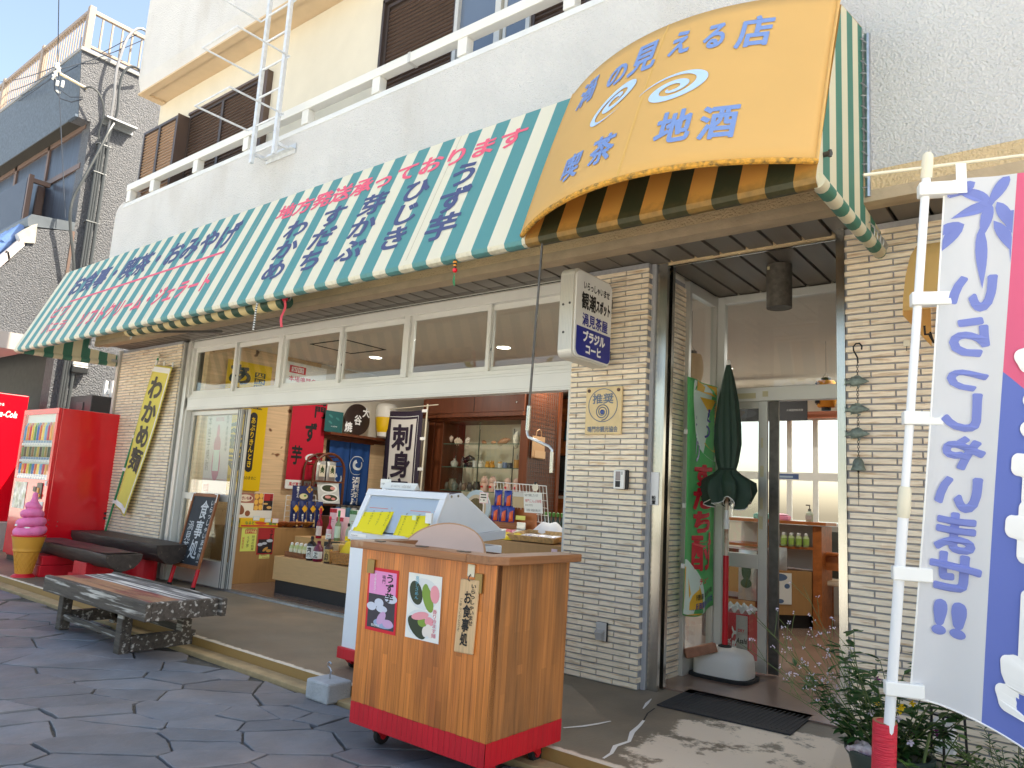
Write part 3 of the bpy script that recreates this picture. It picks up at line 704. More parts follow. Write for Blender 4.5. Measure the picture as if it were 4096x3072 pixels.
for x in (XA, XB):
    obj('frame_tube', MB().tube([(x+(.028 if x > -5 else -.0),3.845,3.70),(x+.022,3.838,2.80)], .014).cyl((x+.015,4.13,2.66),(x+.015,4.222,2.66),.02), M['zinc'], aw, smooth=True)
    obj('side_hem', MB().tube([(x-.004,3.06,2.592),(x-.004,3.6,2.60),(x-.004,4.19,2.62)], .034, n=12), M['stripe_side'], aw, smooth=True)
obj('front_tube', MB().cyl((XA,3.07,2.585),(XB,3.07,2.585),.014), M['zinc'], aw)
lace = MB()
for k in range(7):
    z = 3.66-.125*k; lace.tube([(XB+.004,3.80,z),(XB+.03,3.835,z-.02),(XB+.035,3.86,z-.05),(XB+.004,3.80,z-.07)], .0035, n=5)
for k in range(5):
    y = 3.92+.065*k; lace.tube([(XB+.004,y,2.70),(XB+.03,y+.01,2.67),(XB+.025,y+.02,2.63),(XB+.004,y+.03,2.66)], .0035, n=5)
obj('lacing', lace, M['zinc'], aw, smooth=True)
EV = Vector((0,-.42,-1.025)); NV = Vector((0,-.925,.379))
def AWP(x0, x1, v0, v1, tilt=0):
    def P(u, v): return Vector((x0+(x1-x0)*u, 3.46, 3.65))+EV*(v0+(v1-v0)*v+tilt*u)+NV*.0035
    return P
def lettering(parent, items, m, name='lettering'):
    mb = MB()
    for s, P, kw in items: write(mb, s, P, **kw)
    return obj(name, mb, m, parent)
B_ = dict(w=.028)
lettering(aw, [('お食事・喫茶・おみやげ', AWP(-9.42,-5.92,.15,.43,-.04), dict(w=.036))], M['navy_ink'])
obj('underline', MB().poly(*[AWP(-9.14,-5.95,.505,.53,-.07)(*q) for q in ((0,1),(1,1),(1,0),(0,0))]), M['pink_ink'], aw)
lettering(aw, [('ソフトクリーム・ジェラート', AWP(-8.45,-5.88,.73,.93,-.09), dict(w=.03))], M['pink_ink'])
lettering(aw, [('ビワ', AWP(-9.5,-8.98,.55,.71,0), dict(w=.02)), ('バニラ', AWP(-9.42,-8.78,.76,.91,0), dict(w=.02))], M['pink_ink'])
lettering(aw, [('地方発送承っております', AWP(-5.36,-2.70,.11,.27,0), dict(w=.03))], M['pink_ink'])
for s, x0, x1, v0, v1 in (('わかめ',-5.07,-4.76,.33,.90),('すだち',-4.62,-4.32,.31,.89),('芽かぶ',-4.16,-3.87,.31,.89),('ひじき',-3.72,-3.44,.30,.88),('うず芋',-3.29,-3.0,.28,.89)):
    lettering(aw, [(s, AWP(x0,x1,v0,v1), dict(w=.032, vertical=True))], M['navy_ink'])
# yellow bowed cover
yc = thing('awning_cover', 'yellow bowed canvas sign cover with two pale blue swirls above the doorway', 'awning', (-1.65,3.0,2.6))
SA, SB_, SC_, SD = Vector((-2.42,3.452,3.665)), Vector((-.868,3.43,3.69)), Vector((-2.42,3.022,2.625)), Vector((-.862,3.02,2.665))
def YS(s, t, o=0):
    b = 4*s*(1-s)
    p = SA.lerp(SB_, s)-Vector((0,.26*b,0)); q = SC_.lerp(SD, s)-Vector((0,.31*b,0))
    r = p.lerp(q, t); r.y -= .012*math.sin(math.pi*t); return r+Vector((0,-1,.36))*o
obj('cover', MB().grid(lambda u, v: YS(u, v), 48, 14), M['yellow'], yc, smooth=True, solid=.002)
hem = [YS(k/40, 1)+Vector((0,.006,-.004)) for k in range(41)]
obj('hem', MB().tube(hem, .014, n=8), M['yellow_hem'], yc, smooth=True)
obj('edge_binding', MB().tube([YS(1, k/12) for k in range(13)], .008, n=6).tube([YS(0, k/12) for k in range(13)], .006, n=6), M['yellow'], yc, smooth=True)
obj('seam', MB().grid(lambda u, v: YS(.5+.003*(u-.5)*2, v, .002), 1, 14), mat('ochre seam', c(216,172,92), .7), yc)
def YP(s0, s1, t0, t1, dt=0): return lambda u, v: YS(s0+(s1-s0)*u, t0+(t1-t0)*v+dt*u, .005)
for ch, s0, s1, t0, t1 in (('渦',.13,.235,.10,.31),('の',.295,.39,.14,.33),('見',.395,.50,.09,.32),('え',.535,.615,.10,.29),('る',.645,.725,.11,.31),('店',.75,.85,.12,.34),
        ('喫',.225,.315,.71,.88),('茶',.355,.45,.69,.87),('地',.585,.69,.67,.87),('酒',.71,.81,.68,.88)):
    lettering(yc, [(ch, YP(s0,s1,t0,t1), dict(w=.034))], M['blue_ink'])
def swirl(cs, ct, a_, b_, tilt, ang, turns=2.0):
    mb = MB(); n = 120; vs = []
    for k in range(n+1):
        f = k/n; th = ang+2*math.pi*turns*f; r = 1-.86*f
        w = .36*min(1, f*4+.04)*(.42+.58*(1-f))*min(1, (1-f)*5+.1)
        for q in (r-w, r):
            x, y = a_*q*math.cos(th), b_*q*math.sin(th)
            X_, Y_ = x*math.cos(tilt)-y*math.sin(tilt), x*math.sin(tilt)+y*math.cos(tilt)
            vs.append(YS(cs+X_/1.6, ct+Y_/1.12, .005))
    return mb.add(vs, [(2*k,2*k+2,2*k+3,2*k+1) for k in range(n)])
obj('swirl', swirl(.385,.45,.205,.095,R(-42),R(95)), M['pale_blue'], yc)
obj('swirl', swirl(.60,.52,.20,.115,R(-14),R(210)), M['pale_blue'], yc)
obj('hook_bolt', MB().cyl((-.87,3.14,2.74),(-.835,3.13,2.735),.012).cyl((-.84,3.13,2.72),(-.84,3.13,2.75),.008), M['steel_dark'], yc)
# small yellow door-side awning on the right
ya = thing('wall_awning', 'small plain yellow rounded awning on the tiled wall behind the bamboo flag', 'awning', (-.2,4.23,2.3))
pr = [(4.215,2.60),(4.05,2.58),(3.88,2.52),(3.72,2.42),(3.60,2.29),(3.54,2.18),(3.52,2.11)]
obj('cover', awn_grid(-.645,1.2,pr,4), M['yellow'], ya, smooth=True, solid=.003)
obj('side_panel', MB().poly(*[(-.645,y,z) for y, z in pr+[(3.52,2.09),(4.215,2.09)]]), M['yellow'], ya, solid=.003)
obj('lacing', MB().tube([(-.60,3.75,2.09),(-.6,3.76,2.05),(-.59,3.80,2.06),(-.58,3.85,2.03),(-.6,3.9,2.09)], .005, n=6), M['rubber'], ya, smooth=True)
# rolled spare blind under the striped awning
rb = thing('roller_blind', 'rolled green and cream canvas blind hung under the striped awning', 'blind', (-6.2,3.25,2.6))
obj('roll', MB().cyl((-7.55,3.25,2.625),(-4.90,3.25,2.61),.058,n=18), stripes('dark green and cream canvas roll', c(222,204,150), c(34,74,56), 0, -3.5, .21, 0), rb, smooth=True)
obj('bracket_arm', MB().tube([(-7.35,3.25,2.60),(-7.2,3.5,2.64),(-6.85,3.84,2.68)], .012), M['steel_dark'], rb)
obj('end_ring', MB().tube([(-4.88+.03*math.cos(a),3.25,2.64+.03*math.sin(a)) for a in [k*.52 for k in range(12)]], .006, n=6, closed=True).tube([(-7.5,3.25,2.585+.03*math.sin(a)+0*math.cos(a)) if 0 else (-7.5+.015*math.cos(a),3.25,2.57+.03*math.sin(a)) for a in [k*.52 for k in range(12)]], .005, n=6, closed=True), M['zinc'], rb)
t = thing('ribbon', 'pink ribbon tied to the ring of the rolled blind', 'ribbon', (-4.87,3.22,2.6))
obj('tail', MB().grid(lambda u, v: (-4.875+.03*u+.008*math.sin(v*5), 3.2+.01*math.sin(v*7), 2.60-.21*v), 2, 8), mat('pink red ribbon', c(232,90,110), .7, transl=.2), t, solid=.002)
obj('knot', MB().lathe((-4.87,3.21,2.615), [(.004,-.03),(.022,-.012),(.024,.01),(.008,.03)], 10), mat('red knot', c(200,30,50), .6), t, smooth=True)
t = thing('cord', 'black and white twisted cord hanging under the striped awning', 'cord', (-5.02,3.06,2.5))
obj('rope', MB().tube([(-5.0,3.06,2.56),(-5.0,3.055,2.50),(-5.01,3.06,2.42),(-5.015,3.06,2.35)], .007, n=6), stripes('twisted cord', c(230,230,225), c(30,40,40), 2, 0, .018, 0), t)
t = thing('tassel', 'orange and black braided tassel with a red bead and green thread', 'tassel', (-2.93,3.05,2.5))
obj('braid', MB().tube([(-2.93,3.05,2.615),(-2.925,3.05,2.58),(-2.935,3.05,2.55),(-2.928,3.05,2.52)], [.008,.012,.012,.008], n=6), stripes('braid', c(230,150,40), c(40,30,20), 2, 0, .02, 0), t)
obj('bead', MB().lathe((-2.93,3.05,2.505), [(.003,-.015),(.015,-.006),(.015,.008),(.004,.016)], 10), M['red'], t, smooth=True)
obj('thread', MB().tube([(-2.93,3.05,2.49),(-2.937,3.05,2.44),(-2.925,3.05,2.41),(-2.93,3.05,2.47)], .003, n=5), M['green'], t)
# crank handle of the awning
t = thing('crank_handle', 'long cranked steel winding handle hanging from the awning end', 'handle', (-2.33,3.06,1.3))
obj('shaft', MB().cyl((-2.30,3.06,2.64),(-2.331,3.06,1.68),.0065), M['steel_dark'], t, smooth=True)
obj('rod', MB().tube([(-2.331,3.06,1.68),(-2.335,3.06,1.54),(-2.325,3.06,1.515),(-2.19,3.06,1.468),(-2.172,3.06,1.45),(-2.17,3.06,1.335)], .0075, n=8), M['zinc'], t, smooth=True)
obj('grip', MB().cyl((-2.332,3.06,1.68),(-2.335,3.06,1.55),.011).cyl((-2.171,3.06,1.44),(-2.17,3.06,1.335),.010), M['steel'], t, smooth=True)
M['lad'] = mat('white galvanised ladder', c(214,218,222), .4, .3, var=.1, vs=20)
# rescue ladder
ld = thing('ladder', 'galvanised escape ladder with square hoops fixed to the stucco parapet', 'ladder', (-6.2,3.68,4.3))
for x in (-6.40,-6.02): obj('rail', MB().box(x-.02,x+.02,3.66,3.70,4.30,8.2), M['lad'], ld, bevel=.004)
for k in range(8): obj('rung', MB().cyl((-6.385,3.68,4.69+.3*k),(-6.035,3.68,4.69+.3*k),.011), M['lad'], ld)
obj('foot_bracket', MB().box(-6.42,-5.93,3.80,3.852,4.40,4.405).box(-6.42,-5.93,3.846,3.852,4.36,4.46).box(-6.02,-5.99,3.70,3.85,4.395,4.425).box(-6.43,-6.40,3.70,3.85,4.395,4.425).cyl((-6.40,3.70,4.42),(-6.02,3.70,4.42),.010), M['lad'], ld)
for k in range(4):
    z = 4.69+.6*k
    obj('hoop', MB().tube([(-6.40,3.69,z),(-6.55,3.69,z),(-6.55,3.13,z),(-5.95,3.13,z),(-5.95,3.69,z),(-6.02,3.69,z)], .011, n=6), M['lad'], ld)

# ================================================================ NEIGHBOURING BUILDING
XN = -12.2
nb = thing('neighbour_building', 'dark grey roughcast building with roof railing, next door to the shop', 'building', (-14,4.3,0))
M['roughcast'] = mat('dark grey roughcast', c(72,75,82), .5, var=.25, vs=25, bump=1, bs=48, bd=.03, spec=.8)
M['roughcast_front'] = mat('grey render tinted blue for shade', c(84,98,114), .8, var=.2, vs=22, bump=.4, bs=60)  # blue in the colour stands for shade lit by open sky
obj('side_wall', MB().prism([(XN,4.23,0),(XN,4.23,6.66),(XN,4.05,6.66),(XN,3.95,7.74),(XN,11,7.74),(XN,11,0)], (-.3,0,0)), M['roughcast'], nb)
obj('fascia', MB().prism([(XN-.301,4.3,6.70),(XN-.301,4.045,6.70),(XN-.301,3.945,7.74),(XN-.301,4.3,7.74)], (-16,0,0)).prism([(XN,4.0,6.66),(XN-.3,4.0,6.66),(XN-.3,4.044,6.66),(XN,4.044,6.66)], (0,0,.04)).add([(XN-.0005,4.046,6.663),(XN-.0005,3.946,7.742),(XN-.302,3.944,7.742),(XN-.302,4.044,6.663)], [(0,1,2,3)]), M['roughcast_front'], nb)
obj('roof', MB().box(-28,XN+.03,3.93,11.03,7.742,7.80), mat('grey roof coping', c(140,140,140), .6), nb)
obj('front_wall', MB().box(-28,-12.5,4.40,4.6,0,6.7).box(-12.5,XN-.301,4.24,4.6,.0,5.0), mat('charcoal front wall', c(62,64,64), .7, var=.15, vs=10), nb)
obj('overhang_soffit', MB().box(-28,XN-.3,4.04,4.40,6.68,6.70), mat('dark soffit', c(60,58,54), .8), nb)
WB = mat('brown bronze frame', c(112,92,84), .5, .2)
wf = MB().box(-12.36,-12.21,4.235,4.30,4.98,6.68).box(-13.86,-13.78,4.22,4.30,4.98,6.68).box(-15.4,-15.3,4.22,4.30,4.98,6.68).box(-13.78,-12.36,4.22,4.30,5.93,6.02).box(-18,-12.36,4.22,4.30,6.60,6.68).box(-18,-12.36,4.22,4.30,4.98,5.04)
w_ = obj('window', wf, WB, nb)
obj('pane', MB().box(-13.78,-12.36,4.25,4.26,5.04,6.6).box(-15.3,-13.86,4.25,4.26,5.04,6.6).box(-18,-15.4,4.25,4.26,5.04,6.6), M['glass_dk'], w_)
sb = MB()
k = -15.6
while k < -13.55: sb.box(k,k+.024,3.90,3.93,5.05,5.93); k += .036
sb.box(-15.6,-13.50,3.93,3.95,5.05,5.93)
s_ = obj('shutter_box', sb, mat('blue grey ribbed shutter box', c(90,100,116), .5, .2), nb)
obj('end_board', MB().box(-13.52,-13.46,3.90,3.97,5.02,5.97).box(-13.52,-13.46,3.97,4.22,5.85,5.92).box(-13.8,-13.74,4.12,4.22,5.02,5.92), WB, s_)
pr_ = MB().prism([(XN+.002,4.23,4.86),(XN+.002,3.62,4.74),(XN+.002,3.60,4.86),(XN+.002,3.64,4.93),(XN+.002,4.23,5.0)], (-9,0,0))
obj('window_flashing', pr_, mat('blue grey flashing', c(96,104,112), .45, .4, var=.1), nb)
lo_ = obj('lower_storey', MB().prism([(XN+.01,4.22,4.85),(XN+.01,3.66,4.72),(XN+.01,3.45,4.14),(XN+.01,2.9,3.5),(XN+.01,2.9,3.10),(XN+.01,3.83,3.10),(XN+.01,4.22,3.10)], (-9,0,0)), M['roughcast'], nb)
obj('soffit_panel', MB().box(-21,-11.95,2.8,3.80,2.86,3.098), mat('pale grey panel', c(176,170,166), .7), nb)
M['bluetile'] = mat('glazed blue roof tile', c(92,122,172), .25, var=.2, vs=8, coat=.3)
tl_ = MB()
for i in range(18):
    for j in range(5):
        x = -12.45-.27*i; a = j/5; b = (j+1)/5+.04
        p0 = Vector((x, 3.66-.82*a, 4.74-1.35*a)); p1 = Vector((x, 3.66-.82*b, 4.74-1.35*b))
        n_ = Vector((0,-.85,.52))
        tl_.tube([p0+n_*.02, p1+n_*.055], .09, n=10)
        tl_.obox(p0+Vector((-.14,0,0))+n_*.005, (.14,0,0), p1-p0, n_*.03)
obj('pent_roof', tl_, M['bluetile'], nb, smooth=True)
rk = MB()
for j in range(6):
    p = Vector((XN+.02, 3.60-.15*j, 4.50-.235*j)); d = Vector((0,-.17,-.27))
    rk.obox(p, (-.16,0,0), d, Vector((0,-.05,.03))).obox(p+Vector((.0,0,-.08)), (.03,0,0), d, Vector((0,-.03,.1)))
obj('verge_tile', rk, mat('pale pink grey verge tile', c(206,196,194), .6, var=.1), nb)
obj('verge_cap', MB().prism([(XN+.04,3.72,4.80),(XN+.04,3.73,4.50),(XN+.04,3.55,4.46),(XN+.04,3.50,4.58),(XN+.04,3.56,4.66),(XN+.04,3.60,4.70),(XN+.04,3.66,4.76)], (-.14,0,0)), mat('silvery metal cap', c(206,202,192), .35, .6, var=.15, vs=10), nb)
obj('corner_strip', MB().box(-12.25,XN+.02,4.20,4.24,3.1,4.85), WB, nb)
# roof railing
rl = obj('roof_railing', MB().box(-26,-12.22,3.985,4.05,8.44,8.50).box(-26,-12.22,3.995,4.04,7.86,7.90).box(-12.27,-12.21,4.05,10,8.44,8.50).box(-12.265,-12.22,4.05,10,7.86,7.90), mat('beige aluminium railing', c(150,134,120), .5, .1), nb)
for q in [(-12.24,4.02)]+[(-12.24-1.9*k,4.02) for k in range(1,8)]: obj('post', MB().box(q[0]-.045,q[0]+.045,q[1]-.045,q[1]+.045,7.80,8.54), rl.data.materials[0], rl)
bars = MB()
for k in range(120):
    x = -12.4-.11*k; bars.box(x-.014,x+.014,4.01,4.024,7.90,8.44)
for k in range(40):
    y = 4.2+.155*k; bars.box(-12.255,-12.225,y-.012,y+.012,7.90,8.44)
obj('bars', bars, rl.data.materials[0], rl)
# conduits, cables
M['conduit'] = mat('dark grey conduit', c(70,74,76), .45, .2)
for k, y in enumerate((4.37,4.405,4.44,4.50)):
    obj('conduit', MB().tube([(-12.12,y,6.45-.03*k),(-12.12,y,4.3),(-12.12,y-.02,2.2),(-12.12,y-.03,.1)], .019 if k < 3 else .028, n=8), M['conduit'], nb, smooth=True)
obj('pipe_clip', MB().box(-12.2,-12.095,4.34,4.54,5.86,5.875).box(-12.2,-12.095,4.34,4.54,5.05,5.065).box(-12.2,-12.095,4.34,4.54,6.33,6.345).box(-12.2,-12.095,4.3,4.5,3.6,3.615), M['zinc'], nb)
def cable(name, pts, r, m): 
    q = [Vector(p) for p in pts]; out = []
    for i in range(len(q)-1):
        p0, p1, p2, p3 = q[max(0,i-1)], q[i], q[i+1], q[min(len(q)-1,i+2)]
        for k in range(6):
            t = k/6
            out.append(.5*((2*p1)+(p2-p0)*t+(2*p0-5*p1+4*p2-p3)*t*t+(3*p1-p0-3*p2+p3)*t**3))
    out.append(q[-1]); return MB().tube(out, r, n=7)
obj('cable', cable('c', [(-12.05,4.51,6.72),(-12.0,4.43,6.52),(-11.98,4.32,6.14),(-11.98,4.16,5.59),(-12.0,4.09,5.34),(-12.0,4.07,5.09),(-12.03,4.12,4.82),(-12.05,4.26,4.22),(-12.12,4.32,3.6)], .022, M['conduit']), M['conduit'], nb, smooth=True)
obj('cable', cable('c', [(-12.1,4.85,8.44),(-12.0,4.75,8.46),(-12.0,4.63,8.42),(-12.0,4.51,8.21),(-12.0,4.45,7.92),(-12.02,4.42,7.56),(-12.05,4.45,7.17),(-12.1,4.47,6.77),(-12.12,4.46,6.4)], .022, M['conduit']), mat('silver grey sheath', c(150,150,152), .4, .3), nb, smooth=True)
obj('cable', cable('c', [(-12.1,4.85,7.70),(-12.0,4.74,7.76),(-12.0,4.61,7.74),(-12.0,4.52,7.58),(-12.02,4.50,7.33),(-12.05,4.53,6.93),(-12.1,4.50,6.65),(-12.12,4.47,6.3)], .020, M['conduit']), nb.children[-1].data.materials[0] if 0 else M['conduit'], nb, smooth=True)
obj('cable', cable('c', [(-12.15,4.04,7.12),(-12.05,4.10,7.14),(-12.02,4.20,7.10),(-12.02,4.30,6.95),(-12.05,4.34,6.75),(-12.1,4.33,6.5),(-12.12,4.38,6.3)], .014, M['conduit']), M['conduit'], nb, smooth=True)
obj('bracket', MB().box(-12.2,-12.02,4.38,4.86,6.77,6.80).box(-12.2,-12.17,4.38,4.86,6.70,6.77), M['zinc'], nb)
obj('service_arm', MB().tube([(-12.19,4.10,7.16),(-12.25,3.72,7.24)], .022), mat('ivory service arm', c(214,200,170), .5), nb)
ins = MB()
for p in ((-12.26,3.70,7.30),(-12.27,3.68,7.36),(-12.40,3.70,7.22),(-12.36,3.70,7.26)): ins.lathe(p, [(.01,-.05),(.035,-.03),(.02,0),(.035,.03),(.01,.05)], 10)
obj('insulator', ins, M['white'], nb, smooth=True)
wires = MB()
for a, b, sag in (((-12.27,3.68,7.36),(-17,4.16,8.88),.05),((-12.26,3.70,7.30),(-17,4.16,8.62),.06),((-12.40,3.70,7.22),(-17,4.16,8.40),.06),((-12.36,3.70,7.26),(-17,4.16,8.27),.1),
        ((-12.40,3.70,7.20),(-12.05,4.65,8.35),.0),((-12.26,3.70,7.30),(-12.0,4.75,8.30),.04),((-12.27,3.68,7.38),(-11.5,3.30,8.2),0),((-12.26,3.70,7.25),(-12.1,4.05,5.0),-.0)):
    a, b = Vector(a), Vector(b); wires.tube([a.lerp(b, t/8)-Vector((0,0,sag*4*(t/8)*(1-t/8))) for t in range(9)], .007, n=5)
wires.tube([(-12.38,3.70,7.18),(-12.36,3.72,7.0),(-12.30,3.80,6.88),(-12.22,3.93,6.86),(-12.15,4.05,6.95)], .01, n=5).tube([(-12.36,3.70,7.18),(-12.30,3.76,7.02),(-12.22,3.9,6.93),(-12.14,4.05,6.98)], .008, n=5)
obj('wire', wires, mat('dark wire', c(52,60,72), .6), nb)
obj('sleeve', MB().cyl((-12.34,3.74,7.00),(-12.30,3.78,6.96),.016).cyl((-12.22,3.70,7.10),(-12.22,3.70,7.02),.02).cyl((-12.15,3.75,7.10),(-12.15,3.75,7.0),.02), M['white'], nb)
mt = thing('electricity_meter', 'grey electricity meter with a glass face on the dark roughcast wall', 'meter', (-12.12,4.55,2.8))
obj('body', MB().box(-12.19,-12.06,4.44,4.68,2.68,2.80), mat('dark meter case', c(50,52,54), .3), mt, bevel=.02)
obj('face', MB().box(-12.19,-12.07,4.45,4.66,2.80,2.92), mat('pale meter face', c(206,208,206), .3), mt, bevel=.01)
# alley cabinet and white fence
t = thing('cabinet', 'low dark grey steel cabinet in the alley behind the vending machine', 'cabinet', (-11.5,4.5,0))
obj('body', MB().box(-11.9,-11.16,4.42,4.75,.08,2.30), mat('charcoal steel', c(62,64,66), .4, .3), t, bevel=.01)
obj('door_panel', MB().box(-11.62,-11.40,4.405,4.42,1.9,2.2), mat('charcoal door', c(78,80,82), .4, .3), t, bevel=.006)
t = thing('fence', 'white picket fence panel in the alley beside the dark wall', 'fence', (-11.3,4.85,.08))
for k in range(4): obj('picket', MB().box(-12.02+.245*k,-11.95+.245*k,4.90,4.94,.1,2.62-.012*k), M['white_paint'], t, bevel=.004)
obj('rail', MB().box(-12.1,-11.1,4.942,4.97,2.42,2.50).box(-12.1,-11.1,4.942,4.97,1.2,1.28), M['white_paint'], t)
obj('neighbour_terrace', MB().box(-24,-11.95,2.6,4.4,-.03,.45), mat('raised concrete terrace', c(176,172,164), .9, var=.1), kind='structure')
# ================================================================ THINGS ON THE PAVEMENT
# ---- vending machine
vm = thing('vending_machine', 'red drinks vending machine standing beside the left tiled pillar', 'vending machine', (-10.3,3.9,.08))
obj('cabinet', MB().box(-10.87,-9.76,3.56,4.255,.13,1.955), M['red'], vm, bevel=.012)
dr = MB().box(-10.87,-9.76,3.522,3.558,.16,1.09).box(-10.87,-9.76,3.522,3.558,1.885,1.955).box(-10.87,-10.79,3.522,3.558,1.09,1.885).box(-9.83,-9.76,3.522,3.558,1.09,1.885)
fd = obj('front_door', dr, M['red'], vm, bevel=.004)
obj('display_back', MB().box(-10.79,-9.83,3.552,3.556,1.09,1.885), mat('pale display panel', c(214,222,220), .5), vm)
for k, z in enumerate((1.53, 1.325, 1.115)):
    sh = obj('display_shelf', MB().box(-10.79,-9.83,3.524,3.552,z-.03,z), M['white'], vm)
    bt = MB()
    for j in range(11): bt.cyl((-10.74+.083*j,3.519,z-.015),(-10.74+.083*j,3.524,z-.015),.012,n=8)
    obj('button_row', bt, mat('grey button %d' % k, c(196,200,206), .4), sh)
    tg = MB()
    for j in range(11): tg.box(-10.765+.083*j,-10.705+.083*j,3.526,3.530,z+.003,z+.03)
    obj('price_tags', tg, mat('blue price tag %d' % k, c(96,146,190), .5), sh)
    cols = [(70,140,190),(230,150,50),(210,60,60),(240,200,80),(90,150,90),(60,110,180),(225,110,60),(250,220,120),(120,170,210),(200,70,90),(240,170,90)] if k != 1 else [(110,130,70),(90,80,60),(160,150,80),(70,90,60),(130,100,60),(90,120,80),(180,160,70),(80,70,60),(120,140,90),(150,130,70),(60,80,60)]
    for j, col in enumerate(cols):
        h = .22 if k == 0 else .125; x = -10.735+.083*j
        can = MB().lathe((x,3.54,z+.034), [(.022,0),(.026,.006),(.026,h*.72),(.018,h*.86),(.012,h*.9),(.012,h)] if k == 0 else [(.022,0),(.026,.006),(.026,h*.9),(.021,h)], 10)
        obj('drink', can, mat('drink label %d %d' % (k, j), c(*col), .35), vm, smooth=True)
obj('window', MB().poly((-10.79,3.5235,1.09),(-9.83,3.5235,1.09),(-9.83,3.5235,1.885),(-10.79,3.5235,1.885)), M['glass'], vm)
obj('poster', MB().box(-10.79,-10.40,3.517,3.521,.72,1.045), mat('green grey picture', c(160,170,140), .3, var=.5, vs=14, col2=c(226,228,220), c2s=9, c2t=.5), vm)
obj('coin_panel', MB().box(-10.06,-9.90,3.512,3.521,.86,1.05).box(-10.18,-10.09,3.514,3.521,.94,1.0).box(-10.2,-10.06,3.514,3.521,.74,.84), M['steel_dark'], vm, bevel=.003)
obj('coin_slot', MB().box(-10.02,-9.97,3.505,3.512,.93,.99).cyl((-9.93,3.512,.9),(-9.93,3.50,.9),.02), mat('orange slot', c(240,150,40), .4), vm)
obj('notice', MB().box(-9.98,-9.82,3.516,3.521,.70,.83).box(-9.84,-9.79,3.516,3.521,1.02,1.08).box(-10.08,-10.02,3.516,3.521,.83,.88), M['paper'], vm)
obj('rivet', MB().box(-9.762,-9.757,3.58,3.59,.62,.63).box(-9.762,-9.757,3.58,3.59,.57,.58).box(-9.762,-9.757,3.68,3.69,.60,.61).box(-9.762,-9.757,3.68,3.69,.55,.56), M['steel'], vm)
obj('hinge', MB().box(-9.762,-9.752,4.20,4.25,.70,.73).box(-9.762,-9.752,4.20,4.25,.64,.67), M['black'], vm)
obj('foot', MB().box(-10.85,-9.78,3.57,4.24,.08,.13), M['steel_dark'], vm)
cm = thing('vending_machine', 'second red vending machine, at the left edge, with white script on its side', 'vending machine', (-12.8,3.6,.45))
obj('cabinet', MB().box(-13.3,-12.25,3.25,4.0,.45,2.26), M['red'], cm, bevel=.012)
cl = MB()
write(cl, 'Coca-Cola', plane((-12.246,3.52,2.035),(0,.36,0),(0,0,-.125)), w=.03, shear=.3)
obj('lettering', cl, M['white_ink'], cm)
obj('small_lettering', write(MB(), 'のる', plane((-12.246,3.63,2.12),(0,.075,0),(0,0,-.045)), w=.02), M['white_ink'], cm)
# ---- soft ice cream display cone
ic = thing('ice_cream_model', 'giant pink soft ice cream cone model with chipped swirls', 'cone model', (-8.965,3.13,.08))
CX, CY = -8.965, 3.13
obj('base_plate', MB().lathe((CX,CY,.08), [(.115,0),(.112,.012),(.085,.03),(.082,.035)], 28), M['red_paint'], ic, smooth=True)
wm = mat('waffle ochre plastic', c(222,160,62), .5, var=.06)
obj('cone', MB().lathe((CX,CY,.115), [(.076,0),(.098,.13),(.117,.225),(.128,.232),(.131,.246),(.128,.258),(.132,.27),(.150,.36),(.158,.385),(.15,.39)], 36), wm, ic, smooth=True)
wf_ = MB()
for k in range(14):
    for sg in (1, -1):
        pts = []
        for j in range(9):
            z = j/8; rr = .0775+(.117-.0765)*z; a = 2*math.pi*k/14+sg*z*1.25
            pts.append((CX+rr*math.cos(a), CY+rr*math.sin(a), .117+.225*z))
        wf_.tube(pts, .0032, n=5)
obj('waffle_ribs', wf_, wm, ic, smooth=True)
obj('collar', MB().lathe((CX,CY,.498), [(.157,0),(.163,.008),(.157,.016)], 32), M['red_paint'], ic, smooth=True)
pk = mat('rough pink plastic', c(236,122,176), .6, var=.10, vs=12, bump=.6, bs=22, bd=.02)
cr = MB(); tur = 0
def torus_pts(n, R0, r0, z0, z1, R1, r1): pass
spp = []; rad = []
N_ = 26*4
for k in range(N_+1):
    f = k/N_; a = 2*math.pi*4*f
    zz = .548+.30*f**1.0; RR = .108*(1-f)**.85+.004; spp.append((CX+RR*math.cos(a), CY+RR*math.sin(a), zz)); rad.append(.068*(1-f)**.6+.016)
for lv, (z, Rr, rr) in enumerate(((.555,.104,.066),(.645,.092,.062),(.735,.068,.056),(.81,.04,.045))):
    pts = [(CX+Rr*math.cos(t*2*math.pi/28)*(1+.03*math.sin(t*.9+lv)), CY+Rr*math.sin(t*2*math.pi/28), z+.014*math.sin(2*math.pi*t/28+lv)) for t in range(28)]
    cr.tube(pts, [rr*(.8 if lv < 3 else .9)*(1+.05*math.sin(t*1.1)) for t in range(28)], n=14, closed=True)
    cr.lathe((CX,CY,z-.05), [(Rr*.9,0),(Rr*.95,.1)], 20)
cr.lathe((CX,CY,.80), [(.07,0),(.058,.03),(.036,.07),(.026,.12),(.021,.155),(.010,.163)], 20)
obj('cream', cr, pk, ic, smooth=True)
obj('chip', MB().disc((CX+.045,CY-.155,.62),.022,(.3,-1,.1),5,ry=.012).disc((CX+.155,CY-.085,.60),.03,(1,-.5,.1),6,ry=.008), M['white'], ic)
